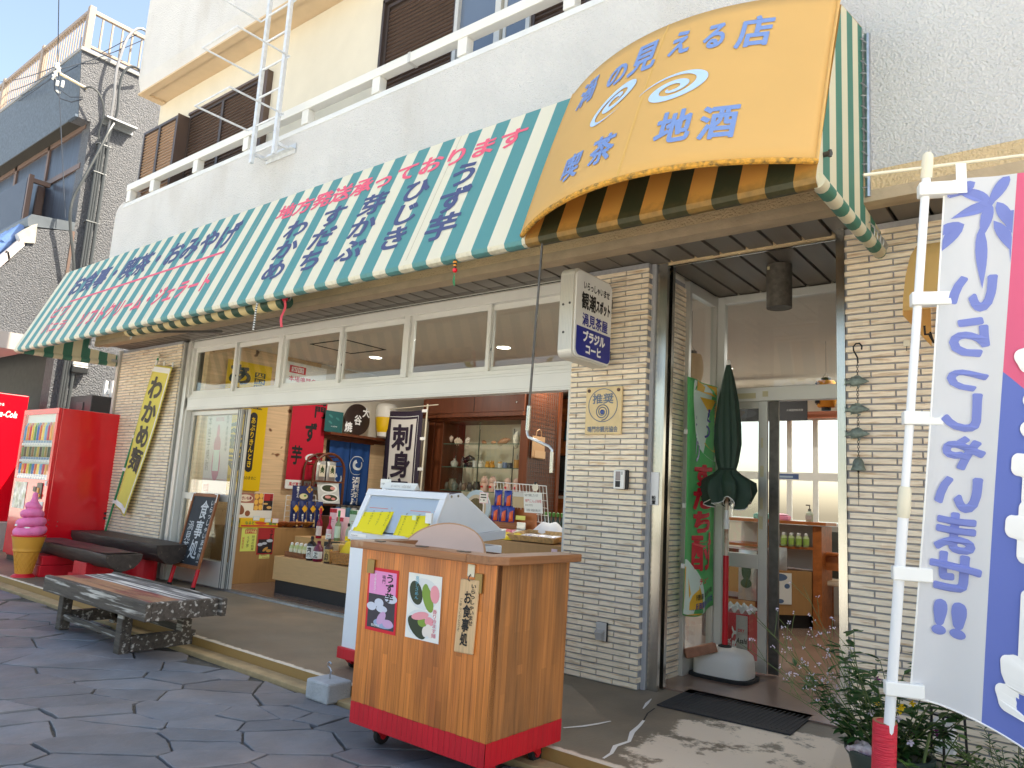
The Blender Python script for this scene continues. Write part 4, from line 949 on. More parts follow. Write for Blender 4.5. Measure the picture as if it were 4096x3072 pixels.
# ---- half-log benches
def log_bench(name, label, x0, x1, yc, top, w, d, blocks, moss):
    t = thing(name, label, 'bench', ((x0+x1)/2,yc,.08), 'half log benches on red supports')
    mb = MB(); n = 10; prof = [(yc-w/2, top)]
    prof += [(yc-w/2*math.cos(a), top-.012-d*math.sin(a)) for a in [math.pi*k/n for k in range(n+1)]]
    prof += [(yc+w/2, top)]
    seg = 14; vs = []
    for i in range(seg+1):
        x = x0+(x1-x0)*i/seg
        for j, (y, z) in enumerate(prof):
            q = 0 if j in (0, len(prof)-1) else .006*math.sin(i*1.7+j*2.3)
            vs.append((x, y+q*.5, z+q+.003*math.sin(i*.8+j)))
    m = len(prof); fs = [(i*m+j,(i+1)*m+j,(i+1)*m+(j+1)%m,i*m+(j+1)%m) for i in range(seg) for j in range(m)]
    fs += [tuple(range(m)), tuple(range(seg*m,(seg+1)*m))[::-1]]
    obj('log', mb.add(vs, fs), M['log'], t, smooth=True, bevel=.006)
    for nm, b in blocks: obj(nm, b, M['red_paint'], t, bevel=.008)
    return t
M['log'] = mat('dark stained log', c(64,56,52), .5, var=.3, vs=5, st=(.5,5,5), bump=.4, bs=14, col2=c(120,108,98), c2s=3, c2t=.68, c2w=.03, c2st=(.6,9,9))
M['log2'] = M['log']
log_bench('log_bench', 'low half log bench with a wine red top on stacked red blocks', -9.45, -7.47, 3.465, .44, .35, .15,
    [('support', MB().box(-9.22,-8.86,3.24,3.62,.08,.2).box(-9.20,-8.86,3.25,3.60,.202,.30)), ('support', MB().box(-8.30,-8.0,3.34,3.62,.18,.31).box(-8.45,-7.95,3.36,3.62,.08,.178))], 0)
obj('worn_top', MB().grid(lambda u, v: (-9.43+1.92*u, 3.31+.31*v, .446+.003*math.sin(u*20)), 14, 2), mat('worn wine red stain', c(92,50,58), .5, var=.3, vs=6, st=(.5,6,6), col2=c(64,56,52), c2s=5, c2t=.52, c2w=.08, c2st=(.5,5,5)), [o for o in COL.objects if o.name == 'log_bench'][0])
lb2 = log_bench('log_bench', 'taller half log bench against the tiled pillar on a round red stump', -9.75, -7.63, 4.03, .51, .37, .19,
    [('support', MB().box(-9.5,-9.2,3.93,4.12,.08,.36)), ('stump', MB().lathe((-8.28,4.02,.08), [(.17,0),(.172,.05),(.165,.26),(.16,.30)], 28))], 1)
# ---- slatted low table-bench in front
M['oldwood'] = mat('weathered dark wood', c(82,74,66), .7, var=.35, vs=5, st=(1,9,9), bump=.5, bs=16, col2=c(190,186,178), c2s=5, c2t=.60, c2w=.05, c2st=(.5,7,7))
M['oldwood_top'] = mat('worn grey and bare plank', c(110,108,106), .65, var=.4, vs=4, st=(.5,10,10), bump=.4, bs=16, col2=c(206,204,198), c2s=5, c2t=.56, c2w=.05, c2st=(.35,8,8))
M['oldwood_red'] = mat('worn wine red plank', c(158,118,88), .6, var=.35, vs=4, st=(.5,10,10), bump=.4, bs=16, col2=c(128,56,56), c2s=2.4, c2t=.52, c2w=.05, c2st=(.6,3,3))
ob = thing('low_bench', 'weathered wooden slatted bench with peeling paint on the slate paving', 'bench', (-5.75,2.72,0))
bx0, bx1, by0, by1 = -6.50, -4.84, 2.42, 2.975
for k in range(4):
    a = by0+.045+k*.1165
    obj('top_plank', MB().box(bx0+.02,bx1-.05,a,a+.113,.365,.388), M['oldwood_red'] if k < 2 else M['oldwood_top'], ob, bevel=.004)
obj('side_rail', MB().box(bx0,bx1,by0,by0+.043,.275,.395), M['oldwood'], ob, bevel=.007)
obj('side_rail', MB().box(bx0-.02,bx1+.03,by1-.043,by1,.275,.395), M['oldwood'], ob, bevel=.007)
obj('end_rail', MB().box(bx1-.048,bx1-.006,by0+.0435,by1-.0435,.275,.393), M['oldwood'], ob, bevel=.006)
obj('end_rail', MB().box(bx0+.004,bx0+.018,by0+.0435,by1-.0435,.275,.385), M['oldwood'], ob, bevel=.006)
for x, y in ((-6.34,2.50),(-5.28,2.47),(-6.34,2.90),(-5.28,2.90)):
    obj('leg', MB().box(x-.04,x+.04,y,y+.075,0,.30), M['oldwood'], ob, bevel=.006)
obj('stretcher', MB().box(-6.30,-5.32,2.52,2.555,.075,.12), M['oldwood'], ob, bevel=.004)
obj('stretcher', MB().box(-6.30,-5.32,2.915,2.95,.10,.15), M['oldwood'], ob, bevel=.004)
obj('foot_rail', MB().box(-5.30,-5.235,2.546,3.01,.015,.115), M['oldwood'], ob, bevel=.005)
obj('foot_rail', MB().box(-6.36,-6.30,2.58,2.99,.05,.14), M['oldwood'], ob, bevel=.005)
# ---- leaning chalkboard
cb = thing('chalkboard', 'wood framed chalkboard menu on red legs leaning on the sliding door', 'chalkboard', (-7.55,4.13,.08))
CBx = lambda a: -7.80+.51*a
def CBP(u, v, o=0):   # v 0 top, 1 bottom of legs
    return Vector((-7.80+.51*u, 4.285-.165*v-o, 1.055-.975*v))
def cbbox(u0, u1, v0, v1, t0, t1):
    p = CBP(u0, v0, t0); a = CBP(u1, v0, t0)-p; b = CBP(u0, v1, t0)-p
    return p, a, b, Vector((0,-(t1-t0),-(t1-t0)*.17))
fw = mat('worn brown frame', c(150,92,54), .55, var=.2, vs=8)
f = MB()
for q in ((0,.055,0,.79),(.945,1,0,.79),(.055,.945,0,.03),(.055,.945,.755,.79)): f.obox(*cbbox(*q, 0, .025))
obj('frame', f, fw, cb, bevel=.003)
obj('slate', MB().obox(*cbbox(.055,.945,.03,.755,0,.012)), mat('chalk dusted slate', c(48,54,60), .7, var=.2, vs=6), cb)
for u in (.015, .955):
    p = CBP(u, .79, .012); q = CBP(u, 1, .012)
    obj('leg', MB().cyl(p+Vector((.012,0,0)), q+Vector((.012,0,.03)), .02), M['red_paint'], cb, smooth=True)
    obj('rubber_foot', MB().cyl(q+Vector((.012,0,.03)), q+Vector((.012,0,0)), .023), M['rubber'], cb)
hd = MB()
for q in ((.02,.12,-.004,.006),(.88,.98,-.004,.006),(-.004,.03,0,.09),(.975,1.0,0,.09)): hd.obox(*cbbox(*q, .025, .027))
obj('corner_plate', hd, M['white'], cb)
ck = mat('chalk', c(206,210,212), .9)
def cbp(u0, u1, v0, v1): return lambda u, v: CBP(u0+(u1-u0)*u, v0+(v1-v0)*v, .0135)
lettering(cb, [('いらっしゃいませ', cbp(.78,.92,.06,.62), dict(w=.012, vertical=True))], ck)
lettering(cb, [('食事処', cbp(.42,.74,.07,.70), dict(w=.012, vertical=True))], ck)
lettering(cb, [('渦見茶屋', cbp(.12,.36,.30,.74), dict(w=.008, vertical=True))], ck)
lettering(cb, [('!!', cbp(.80,.90,.60,.74), dict(w=.01))], ck)
# ---- left nobori banner
def nobori_flag(fn, nu=6, nv=30): return MB().grid(fn, nu, nv)
nl = thing('banner_flag', 'narrow yellow noodle banner on a green pole leaning by the left pillar', 'banner', (-9.5,4.18,.1))
obj('pole', MB().tube([(-9.80,4.20,.10),(-8.845,4.185,2.64)], .0125), M['green'], nl, smooth=True)
obj('pole_cap', MB().lathe((-8.843,4.185,2.635), [(.014,0),(.02,.01),(.02,.03),(.006,.045)], 10), M['ivory'], nl, smooth=True)
obj('cross_bar', MB().cyl((-9.02,4.17,2.67),(-8.36,4.17,2.50),.006), M['ivory'], nl)
NT = [Vector((-8.875,4.165,2.535)), Vector((-8.41,4.165,2.475)), Vector((-9.43,4.165,.84)), Vector((-9.085,4.165,.715))]
def NF(u, v, o=0):
    a = NT[0].lerp(NT[1], u); b = NT[2].lerp(NT[3], u); p = a.lerp(b, v)
    p.y += -.012*math.sin(6*v+u*2)-.01*math.sin(9*u)*v-o; return p
yf = mat('lemon yellow cloth', c(240,228,120), .8, transl=.2)
obj('flag', MB().grid(NF, 8, 30), yf, nl, smooth=True, solid=.001)
obj('border', MB().grid(lambda u, v: NF(.02+.93*u, .012+.035*v, .003), 6, 2).grid(lambda u, v: NF(.02+.93*u, .955+.033*v, .003), 6, 2).grid(lambda u, v: NF(.91+.04*u, .045+.91*v, .003), 1, 30), M['white_ink'], nl)
for k in range(5):
    p = NF(0, .04+.235*k); d = Vector((-9.80,4.20,.10)).lerp(Vector((-8.845,4.185,2.64)), (p.z-.10)/2.54)
    obj('loop', MB().obox(d+Vector((-.02,-.016,-.02)), (p.x-d.x+.03,0,-.01), (0,.03,0), (0,0,.04)), M['white'], nl)
for u in (.08,.5,.95):
    p = NF(u, 0); obj('loop', MB().box(p.x-.012,p.x+.012,4.16,4.172,p.z-.01,p.z+.055), M['white'], nl)
gi = mat('dark grey lettering', c(84,80,70), .7)
lettering(nl, [('わかめ麺', lambda u, v: NF(.14+.70*u, .07+.66*v, .004), dict(w=.042, vertical=True))], gi)
# ---- concrete weight
cw = thing('concrete_weight', 'small concrete block weight with a wire hook on the paving', 'weight', (-3.53,2.93,0))
obj('block', MB().prism([(-3.633,2.80,0),(-3.43,2.80,0),(-3.43,2.97,0),(-3.633,2.97,0)], (0,0,.112)), mat('pale grey concrete', c(176,178,180), .9, var=.12, vs=14, bump=.5, bs=90), cw, bevel=.012)
obj('hook', MB().tube([(-3.53,2.885,.11),(-3.53,2.885,.135),(-3.522,2.885,.155),(-3.535,2.885,.17),(-3.555,2.885,.178),(-3.558,2.885,.195),(-3.542,2.885,.204),(-3.528,2.885,.195)], .0045, n=6), M['zinc'], cw, smooth=True)
# ---- wooden counter cart
ct = thing('counter_cart', 'varnished wooden counter cart with a red painted base on castors', 'cart', (-2.44,2.75,0))
M['cartwood'] = mat('orange brown varnished staves', c(212,126,56), .42, island=.16, var=.22, vs=7, st=(9,9,.35), bump=.2, bs=20, col2=c(164,92,44), c2s=3.2, c2t=.60, c2w=.12, c2st=(3,3,.35), coat=.1)
M['cartside'] = mat('duller brown staves', c(178,116,64), .5, island=.15, var=.22, vs=7, st=(9,9,.35), bump=.2, bs=20, col2=c(112,84,58), c2s=3.4, c2t=.56, c2w=.15, c2st=(3,3,.3))
X0, X1, Ya, Yb, Zb, Zt = -2.864, -2.022, 2.482, 3.03, .105, .915
fl = .010
def cartp(u, z, y): # flare
    k = (z-Zb)/(Zt-Zb); x = X0+(X1-X0)*u; return Vector((x+(-fl if u < .5 else fl*.9)*k*abs(2*u-1), y, z))
r2 = random.Random(4)
def staves(n, P, Nn, th):
    mb = MB()
    for i in range(n):
        a, b = i/n, (i+1)/n; zs = sorted([0, 1]+[r2.uniform(.15,.85) for _ in range(r2.choice((0,1,1,2)))])
        for p, q in zip(zs, zs[1:]):
            mb.add([P(a+.0006,p),P(b-.0006,p),P(b-.0006,q),P(a+.0006,q)], [(0,1,2,3)])
    return mb
zz0 = Zb+.095
obj('carcass', MB().prism([cartp(0,Zb+.01,2.49),cartp(1,Zb+.01,2.49),cartp(1,Zt,2.49),cartp(0,Zt,2.49)],(0,.03,0)).prism([cartp(1,Zb+.01,2.5)+Vector((-.03,0,0)),cartp(1,Zb+.01,2.5)+Vector((-.005,0,0)),cartp(1,Zt,2.5)+Vector((-.005,0,0)),cartp(1,Zt,2.5)+Vector((-.03,0,0))],(0,.53,0)).prism([cartp(0,Zb+.01,2.5)+Vector((.005,0,0)),cartp(0,Zb+.01,2.5)+Vector((.03,0,0)),cartp(0,Zt,2.5)+Vector((.03,0,0)),cartp(0,Zt,2.5)+Vector((.005,0,0))],(0,.53,0)).box(X0+.01,X1-.01,Yb-.02,Yb-.002,Zb+.01,Zt).box(X0+.02,X1-.02,2.5,3.02,Zb+.01,Zb+.03), M['dkwood'], ct)
obj('front_panel', staves(26, lambda u, w: cartp(u, zz0+(Zt-zz0)*w, Ya), (0,-1,0), .01), M['cartwood'], ct)
obj('side_panel', staves(15, lambda u, w: cartp(1, zz0+(Zt-zz0)*w, Ya+(Yb-Ya)*u), (1,0,0), .01), M['cartside'], ct)
obj('side_panel', staves(15, lambda u, w: cartp(0, zz0+(Zt-zz0)*w, Yb+(Ya-Yb)*u), (-1,0,0), .01), M['cartside'], ct)
rbm = MB()
for i in range(26):
    a, b = i/26, (i+1)/26; rbm.poly(cartp(a+.0006,Zb,Ya-.0015),cartp(b-.0006,Zb,Ya-.0015),cartp(b-.0006,zz0-.0+r2.uniform(-.002,.003),Ya-.0015),cartp(a+.0006,zz0+r2.uniform(-.002,.003),Ya-.0015))
for i in range(15):
    a, b = i/15, (i+1)/15
    y0, y1 = Ya+(Yb-Ya)*(a+.0006), Ya+(Yb-Ya)*(b-.0006); e = Vector((.0015,0,0))
    rbm.poly(cartp(1,Zb,y0)+e,cartp(1,Zb,y1)+e,cartp(1,zz0+r2.uniform(-.002,.003),y1)+e,cartp(1,zz0+r2.uniform(-.002,.003),y0)+e)
rbm.box(X0,X1,Ya,Yb,Zb-.004,Zb)
obj('base_band', rbm, M['red_paint'], ct)
T0, T1, zA, zB = X0-.042, X1+.042, .916, .952
topm = mat('brown worn top board', c(150,98,58), .4, var=.22, vs=6, st=(.5,8,8), col2=c(196,170,140), c2s=4, c2t=.70, c2w=.06, bump=.2, bs=20)
topm2 = mat('brown worn top end board', c(146,98,62), .45, var=.22, vs=6, st=(8,.5,8), col2=c(190,170,140), c2s=5, c2t=.68, c2w=.06, bump=.2, bs=20)
obj('top_board', MB().prism([(T0-.01,2.60,zA),(T0+.02,2.41,zA),(T1-.16,2.42,zA),(T1-.16+.04,2.56,zA),(T0+.1,2.56,zA)], (0,0,zB-zA)), topm, ct, bevel=.004)
obj('top_board', MB().prism([(T1-.158,2.42,zA),(T1-.03,2.425,zA),(T1+.015,2.50,zA),(T1+.015,3.06,zA),(T1-.118,3.06,zA),(T1-.118,2.56,zA)], (0,0,zB-zA)), topm2, ct, bevel=.004)
obj('top_board', MB().box(T0-.01,T0+.1,2.562,3.06,zA,zB), topm2, ct, bevel=.004)
obj('latch_plate', MB().box(-2.82,-2.77,2.472,2.481,.80,.865).box(-2.125,-2.085,2.472,2.481,.79,.87), M['brass'], ct)
obj('top_hinge', MB().box(-2.78,-2.73,2.47,2.50,.9525,.956).box(-2.50,-2.44,2.47,2.50,.9525,.956).box(-2.24,-2.18,2.47,2.50,.9525,.956), M['steel_dark'], ct)
def caster(x, y, z1, par, red=True, r=.045, lock=False):
    w = obj('castor', MB().box(x-.035,x+.035,y-.04,y+.04,z1-.012,z1).prism([(x-.022,y-.035,z1-.012),(x-.022,y+.035,z1-.012),(x-.022,y+.045,r),(x-.022,y+.02,r-.012)],(.006,0,0)).prism([(x+.016,y-.035,z1-.012),(x+.016,y+.035,z1-.012),(x+.016,y+.045,r),(x+.016,y+.02,r-.012)],(.006,0,0)), M['red_paint'], par)
    obj('tyre', MB().lathe((x-.0145,y+.03,r+.003), [(r*.62,0),(r*.95,.002),(r,.007),(r,.022),(r*.95,.027),(r*.62,.029)], 24, axis=(1,0,0)), M['rubber'], w, smooth=True)
    obj('hub', MB().lathe((x-.0165,y+.03,r+.003), [(.012,0),(r*.6,.003),(r*.6,.030),(.012,.033)], 18, axis=(1,0,0)), M['red_paint'], w, smooth=True)
for x, y in ((-2.76,2.57),(-2.11,2.60),(-2.11,2.93),(-2.76,2.93)): caster(x, y, Zb-.004, ct)
# posters and plaque on the cart
def photo_blobs(o, U, V, items):
    """small printed picture: flat ellipses (u,v,ru,rv) on the sheet, stacked a hair apart"""
    out = []
    for k, (u, v, ru, rv) in enumerate(items):
        mb = MB(); n = 20
        out.append(mb.add([Vector(o)+Vector(U)*(u+ru*math.cos(2*math.pi*i/n))+Vector(V)*(v+rv*math.sin(2*math.pi*i/n)) for i in range(n)], [tuple(range(n))[::-1]]))
    return out
def sheet(name, label, cat, o, U, V, m, parent=None, th=.0015, group=None):
    o, U, V = Vector(o), Vector(U), Vector(V); nn = U.cross(V).normalized()*-1
    t = thing(name, label, cat, o, group)
    obj('paper', MB().obox(o-nn*0, U, V, -nn*th), m, t)
    return t
def blobs(t, name, o, U, V, lst, m, off):
    o, U, V = Vector(o), Vector(U), Vector(V); nn = V.cross(U).normalized()
    mb = MB(); n = 18
    for k, (u, v, ru, rv, *a) in enumerate(lst):
        an = a[0] if a else 0
        pts = []
        for i in range(n):
            x, y = ru*math.cos(2*math.pi*i/n), rv*math.sin(2*math.pi*i/n)
            pts.append(o+U*(u+x*math.cos(an)-y*math.sin(an))+V*(v+x*math.sin(an)+y*math.cos(an))+nn*(off+.00003*k))
        mb.add(pts, [tuple(range(n))[::-1]])
    return obj(name, mb, m, t)
def rects(t, name, o, U, V, lst, m, off):
    o, U, V = Vector(o), Vector(U), Vector(V); nn = V.cross(U).normalized(); mb = MB()
    for k, (u0, u1, v0, v1) in enumerate(lst):
        e = nn*(off+.00003*k)
        mb.poly(o+U*u0+V*v1+e, o+U*u1+V*v1+e, o+U*u1+V*v0+e, o+U*u0+V*v0+e)
    return obj(name, mb, m, t)
def txt(t, s, o, U, V, r, m, off=.0006, **kw):
    o, U, V = Vector(o), Vector(U), Vector(V); nn = V.cross(U).normalized()
    u0, u1, v0, v1 = r
    return obj('lettering', write(MB(), s, lambda u, v: o+U*(u0+(u1-u0)*u)+V*(v0+(v1-v0)*v)+nn*off, **kw), m, t)
C_ = {}
def cm_(r, g, b, rough=.6):
    k = (r,g,b)
    if k not in C_: C_[k] = mat('print %d %d %d' % k, c(r,g,b), rough)
    return C_[k]
def put_sheet(name, label, cat, o, U, V, m, group=None, th=.0012):
    o, U, V = Vector(o), Vector(U), Vector(V); nn = V.cross(U).normalized()
    t = thing(name, label, cat, o, group)
    obj('paper', MB().obox(o-nn*th, U, V, nn*th), m, t)
    return t
yP = Ya-.003
o, U, V = (-2.815,yP,.83), (.212,0,0), (.008,0,-.292)
t = put_sheet('poster', 'pink and dark sweet potato poster in a red frame on the cart front', 'poster', o, U, V, cm_(222,24,48))
rects(t, 'pink_field', o, U, V, [(.06,.94,.05,.42)], cm_(236,150,204), .0004)
rects(t, 'dark_photo', o, U, V, [(.06,.94,.42,.95)], cm_(62,56,66), .0004)
blobs(t, 'crockery', o, U, V, [(.18,.62,.16,.065),(.42,.55,.15,.07),(.52,.64,.18,.055),(.80,.46,.2,.07)], cm_(206,212,228), .0007)
blobs(t, 'plate', o, U, V, [(.60,.86,.33,.075)], cm_(150,172,206), .0008)
blobs(t, 'sweet_potato', o, U, V, [(.52,.78,.16,.085,-.5),(.74,.85,.17,.065,0)], cm_(206,164,206), .001)
txt(t, 'うず芋', o, U, V, (.60,.88,.07,.52), M['black_ink'], .0012, vertical=True, w=.03)
txt(t, '鳴門', o, U, V, (.48,.60,.10,.24), M['black_ink'], .0012, vertical=True, w=.01)
txt(t, '香りが薫る贅沢な味わい', o, U, V, (.22,.29,.09,.40), M['white_ink'], .0012, vertical=True, w=.0)
txt(t, '栗尾商店', o, U, V, (.2,.48,.885,.93), M['white_ink'], .0012, w=.01)
o, U, V = (-2.535,yP,.832), (.212,0,0), (.004,0,-.287)
t = put_sheet('poster', 'white poster with two bowls of noodles on the cart front', 'poster', o, U, V, M['paper'])
blobs(t, 'bowl', o, U, V, [(.48,.30,.46,.24),(.47,.76,.46,.22)], cm_(222,226,226), .0004)
blobs(t, 'seaweed', o, U, V, [(.26,.30,.22,.16,.6),(.34,.82,.30,.13,.4),(.28,.74,.18,.10,-.4)], cm_(52,62,42), .0006)
blobs(t, 'noodles', o, U, V, [(.62,.36,.24,.13,.9),(.54,.26,.10,.12),(.50,.73,.14,.07)], cm_(128,160,64), .0008)
blobs(t, 'pink_ham', o, U, V, [(.82,.28,.14,.13,.8),(.42,.64,.26,.06,-.15),(.70,.70,.13,.07)], cm_(238,156,166), .001)
blobs(t, 'fish', o, U, V, [(.72,.84,.13,.09,.5),(.60,.86,.09,.08)], cm_(236,226,216), .0012)
txt(t, '夏涼しさめん', o, U, V, (.22,.34,.04,.40), cm_(96,180,206), .0015, vertical=True, w=.01)
txt(t, '香り冷ます麺', o, U, V, (.78,.92,.50,.93), cm_(214,70,110), .0015, vertical=True, w=.01)
o, U, V = (-2.205,yP-.012,.84), (.108,0,.003), (-.013,0,-.308)
t = thing('wooden_plaque', 'pale wooden name plaque with brush lettering hung on the cart', 'plaque', o)
obj('board', MB().obox(Vector(o)+Vector((0,.013,0)), U, V, (0,-.012,0)), mat('pale bare wood', c(214,178,134), .6, var=.14, vs=8, st=(8,8,.5)), t, bevel=.006)
txt(t, 'いらっしゃいませ', o, U, V, (.62,.90,.05,.62), M['black_ink'], .0012, vertical=True, w=.02)
txt(t, 'お食事処', o, U, V, (.30,.70,.15,.90), M['black_ink'], .0014, vertical=True, w=.028)
txt(t, 'ごゆっくりどうぞ', o, U, V, (.10,.24,.26,.72), M['black_ink'], .0012, vertical=True, w=.01)
t = thing('hook', 'ivory adhesive hook on the cart above the wooden plaque', 'hook', (-2.15,yP,.87))
obj('pad', MB().box(-2.172,-2.132,yP-.006,yP,.852,.905), M['ivory'], t, bevel=.008)
obj('peg', MB().tube([(-2.152,yP-.006,.862),(-2.152,yP-.016,.852),(-2.152,yP-.02,.842),(-2.15,yP-.013,.836)], .0025, n=6), M['steel_dark'], t)
# round basket lid sticking out of the cart
bk = thing('basket_lid', 'round pale bentwood tray tilted inside the wooden cart', 'tray', (-2.66,2.86,.92))
cN = Vector((.30,-.62,.70)).normalized(); cC = Vector((-2.65,2.80,.895))
bwood = mat('pale bentwood', c(196,150,112), .55, var=.12, vs=8)
obj('base', MB().lathe(cC-cN*.02, [(.20,0),(.222,.004),(.222,.012),(.2,.016)], 44, axis=cN), mat('bleached tray base', c(216,184,164), .6, var=.06, vs=5), bk, smooth=True)
obj('rim', MB().tube([cC+cN*(-.02+.004*math.sin(a))+(cN.orthogonal().normalized()*math.cos(a)+cN.cross(cN.orthogonal().normalized())*math.sin(a))*.222 for a in [2*math.pi*k/48 for k in range(48)]], .011, n=8, closed=True).lathe(cC-cN*.06, [(.218,0),(.226,.0),(.226,.045),(.218,.045)], 44, axis=cN), bwood, bk, smooth=True)
# ---- ice cream freezer behind the cart
fz = thing('ice_cream_freezer', 'white ice cream display freezer with sloping glass on a red trolley', 'freezer', (-3.48,3.55,.08))
FX0, FX1 = -3.84, -3.12
wb = mat('cool white enamel', c(232,238,244), .35, var=.02)
obj('body', MB().box(FX0,FX1,3.205,3.885,.20,.885), wb, fz, bevel=.008)
obj('trim', MB().prism([(FX0-.012,3.19,.875),(FX0-.012,3.19,.93),(FX0-.012,3.90,.985),(FX0-.012,3.90,.93)], (FX1-FX0+.024,0,0)), mat('light grey trim', c(206,212,220), .4), fz, bevel=.004)
prf = [(3.205,.932),(3.325,1.19),(3.46,1.21),(3.875,.984)]
for x in (FX0, FX1-.03): obj('side_panel', MB().prism([(x,y,z) for y, z in prf], (.03,0,0)), wb, fz, bevel=.004)
obj('top_cap', MB().prism([(FX0+.031,3.325,1.19),(FX0+.031,3.46,1.21),(FX0+.031,3.46,1.185),(FX0+.031,3.335,1.165)], (FX1-FX0-.062,0,0)), mat('dark blue grey lid', c(70,72,96), .3), fz)
obj('frame_bar', MB().prism([(FX0-.004,3.30,1.165),(FX0-.004,3.322,1.205),(FX0-.004,3.34,1.205),(FX0-.004,3.335,1.16)], (FX1-FX0+.008,0,0)).prism([(FX1-.045,3.198,.932),(FX1-.045,3.318,1.195),(FX1-.045,3.34,1.195),(FX1-.045,3.215,.932)], (.048,0,0)).prism([(FX0-.003,3.198,.932),(FX0-.003,3.318,1.195),(FX0-.003,3.34,1.195),(FX0-.003,3.215,.932)], (.048,0,0)), M['white_paint'], fz, bevel=.003)
obj('glass', MB().poly((FX0+.045,3.212,.94),(FX1-.045,3.212,.94),(FX1-.045,3.32,1.17),(FX0+.045,3.32,1.17)), mat('glass painted pale blue', c(196,212,230), .12, spec=.6, transl=.25), fz)  # pale colour stands in for the bright view through clear glass
obj('inner_tub', MB().poly((FX0+.04,3.24,.94),(FX1-.04,3.24,.94),(FX1-.04,3.86,.975),(FX0+.04,3.86,.975)).poly((FX0+.04,3.47,1.18),(FX1-.04,3.47,1.18),(FX1-.04,3.86,.98),(FX0+.04,3.86,.98)), mat('pale blue inner', c(196,212,232), .4), fz)
obj('screw', MB().cyl((FX1,3.36,1.185),(FX1+.004,3.36,1.185),.008).cyl((FX1,3.42,1.19),(FX1+.004,3.42,1.19),.008), M['steel'], fz)
obj('maker_plate', MB().box(FX0+.02,FX0+.17,3.186,3.1895,.895,.915), M['white'], fz)
obj('lettering', write(MB(), 'Panasonic', plane((FX0+.028,3.1855,.911),(.062,0,0),(0,0,-.014)), w=.01), M['navy_ink'], fz)
obj('trolley_base', MB().box(FX0-.02,FX1+.02,3.19,3.9,.135,.205), M['red_paint'], fz, bevel=.005)
for x, y in ((-3.78,3.24),(-3.18,3.24),(-3.78,3.78),(-3.18,3.78)):
    w = obj('castor', MB().prism([(x-.03,y-.03,.135),(x+.03,y-.03,.135),(x+.02,y,.105),(x-.02,y,.105)],(0,.04,0)), M['red_paint'], fz)
    obj('tyre', MB().lathe((x-.012,y+.02,.108), [(.012,0),(.028,.003),(.028,.021),(.012,.024)], 16, axis=(1,0,0)), M['rubber'], w, smooth=True)
# menu sheets hung over the glass
def menu_sheet(label, x0, x1, title, cols, curl):
    t = thing('menu_sheet', label, 'menu', (x0,3.25,.92))
    def P(u, v, o=0):
        s = 1-v; y = 3.196+.115*s-.004-.045*curl*(u*u)*(v**2); 
        return Vector((x0+(x1-x0)*u+.025*v, y-o, .925+.20*s))
    obj('paper', MB().grid(P, 10, 10), M['yellow_paper'], t, smooth=True, solid=.0008)
    def Q(r): return lambda u, v: P(r[0]+(r[1]-r[0])*u, r[2]+(r[3]-r[2])*v, .004)
    lettering(t, [(title, Q((.22,.80,.05,.17)), dict(w=.008))], mat('orange marker', c(232,120,40), .7))
    obj('underline', MB().poly(*[Q((.22,.80,.20,.215))(*q) for q in ((0,1),(1,1),(1,0),(0,0))]), cm_(232,90,60), t)
    n = len(cols)
    for k, s in enumerate(cols):
        u = .16+.74*(n-1-k)/max(1,n-1)-.04
        lettering(t, [(s, Q((u,u+.075,.28,.28+.62*len(s)/8)), dict(w=.006, vertical=True))], mat('green black marker', c(60,90,60), .7) if '墨' not in C_ else None)
    cone = MB()
    for u in (.10, .90):
        a = Q((u-.035,u+.035,.04,.2)); cone.poly(a(0,.4),a(.5,1),a(1,.4),a(.8,.05),a(.3,0))
    obj('cone_drawing', cone, mat('orange red marker', c(236,110,60), .7), t)
    return t
menu_sheet('yellow handwritten soft cream menu taped on the left of the freezer glass', -3.84, -3.53, 'ソフトクリーム', ['チョコレート','ブルーベリー','ストロベリー','バニラ'], .5)
t = menu_sheet('yellow handwritten gelato menu clipped on the right of the freezer glass', -3.455, -3.15, 'ジェラート', ['鳴門金時芋アイス','やまももシャーベット','すだちシャーベット'], .4)
obj('price_note', MB().box(-3.32,-3.285,3.236,3.2375,1.03,1.06), mat('pale green note', c(220,236,190), .6), t)
obj('clip', MB().box(-3.17,-3.12,3.20,3.215,1.02,1.08), M['white'], t)
t = thing('tent_card', 'white printed strip lying on the freezer lid', 'card', (-3.64,3.44,1.21))
obj('card', MB().prism([(-3.80,3.40,1.208),(-3.80,3.43,1.255),(-3.80,3.455,1.213)], (.31,0,0)), M['paper'], t)
obj('lettering', write(MB(), '石つ町ひとつ認定商品', plane((-3.72,3.413,1.24),(.19,0,0),(0,-.0095,-.018)), w=.005), mat('faded grey print', c(170,168,160), .7), t)
t = thing('card_holder', 'small white price card clipped at the left end of the freezer lid', 'card', (-3.93,3.6,1.2))
obj('card', MB().box(-3.86,-3.76,3.44,3.445,1.215,1.275), M['paper'], t)
obj('clip', MB().tube([(-3.84,3.442,1.275),(-3.835,3.442,1.29),(-3.83,3.442,1.275)], .003, n=5).tube([(-3.79,3.442,1.275),(-3.785,3.442,1.29),(-3.78,3.442,1.275)], .003, n=5), M['steel_dark'], t)
obj('lettering', write(MB(), '小豆島素麺', plane((-3.85,3.4385,1.25),(.06,0,0),(0,0,-.014)), w=.005), M['black_ink'], t)

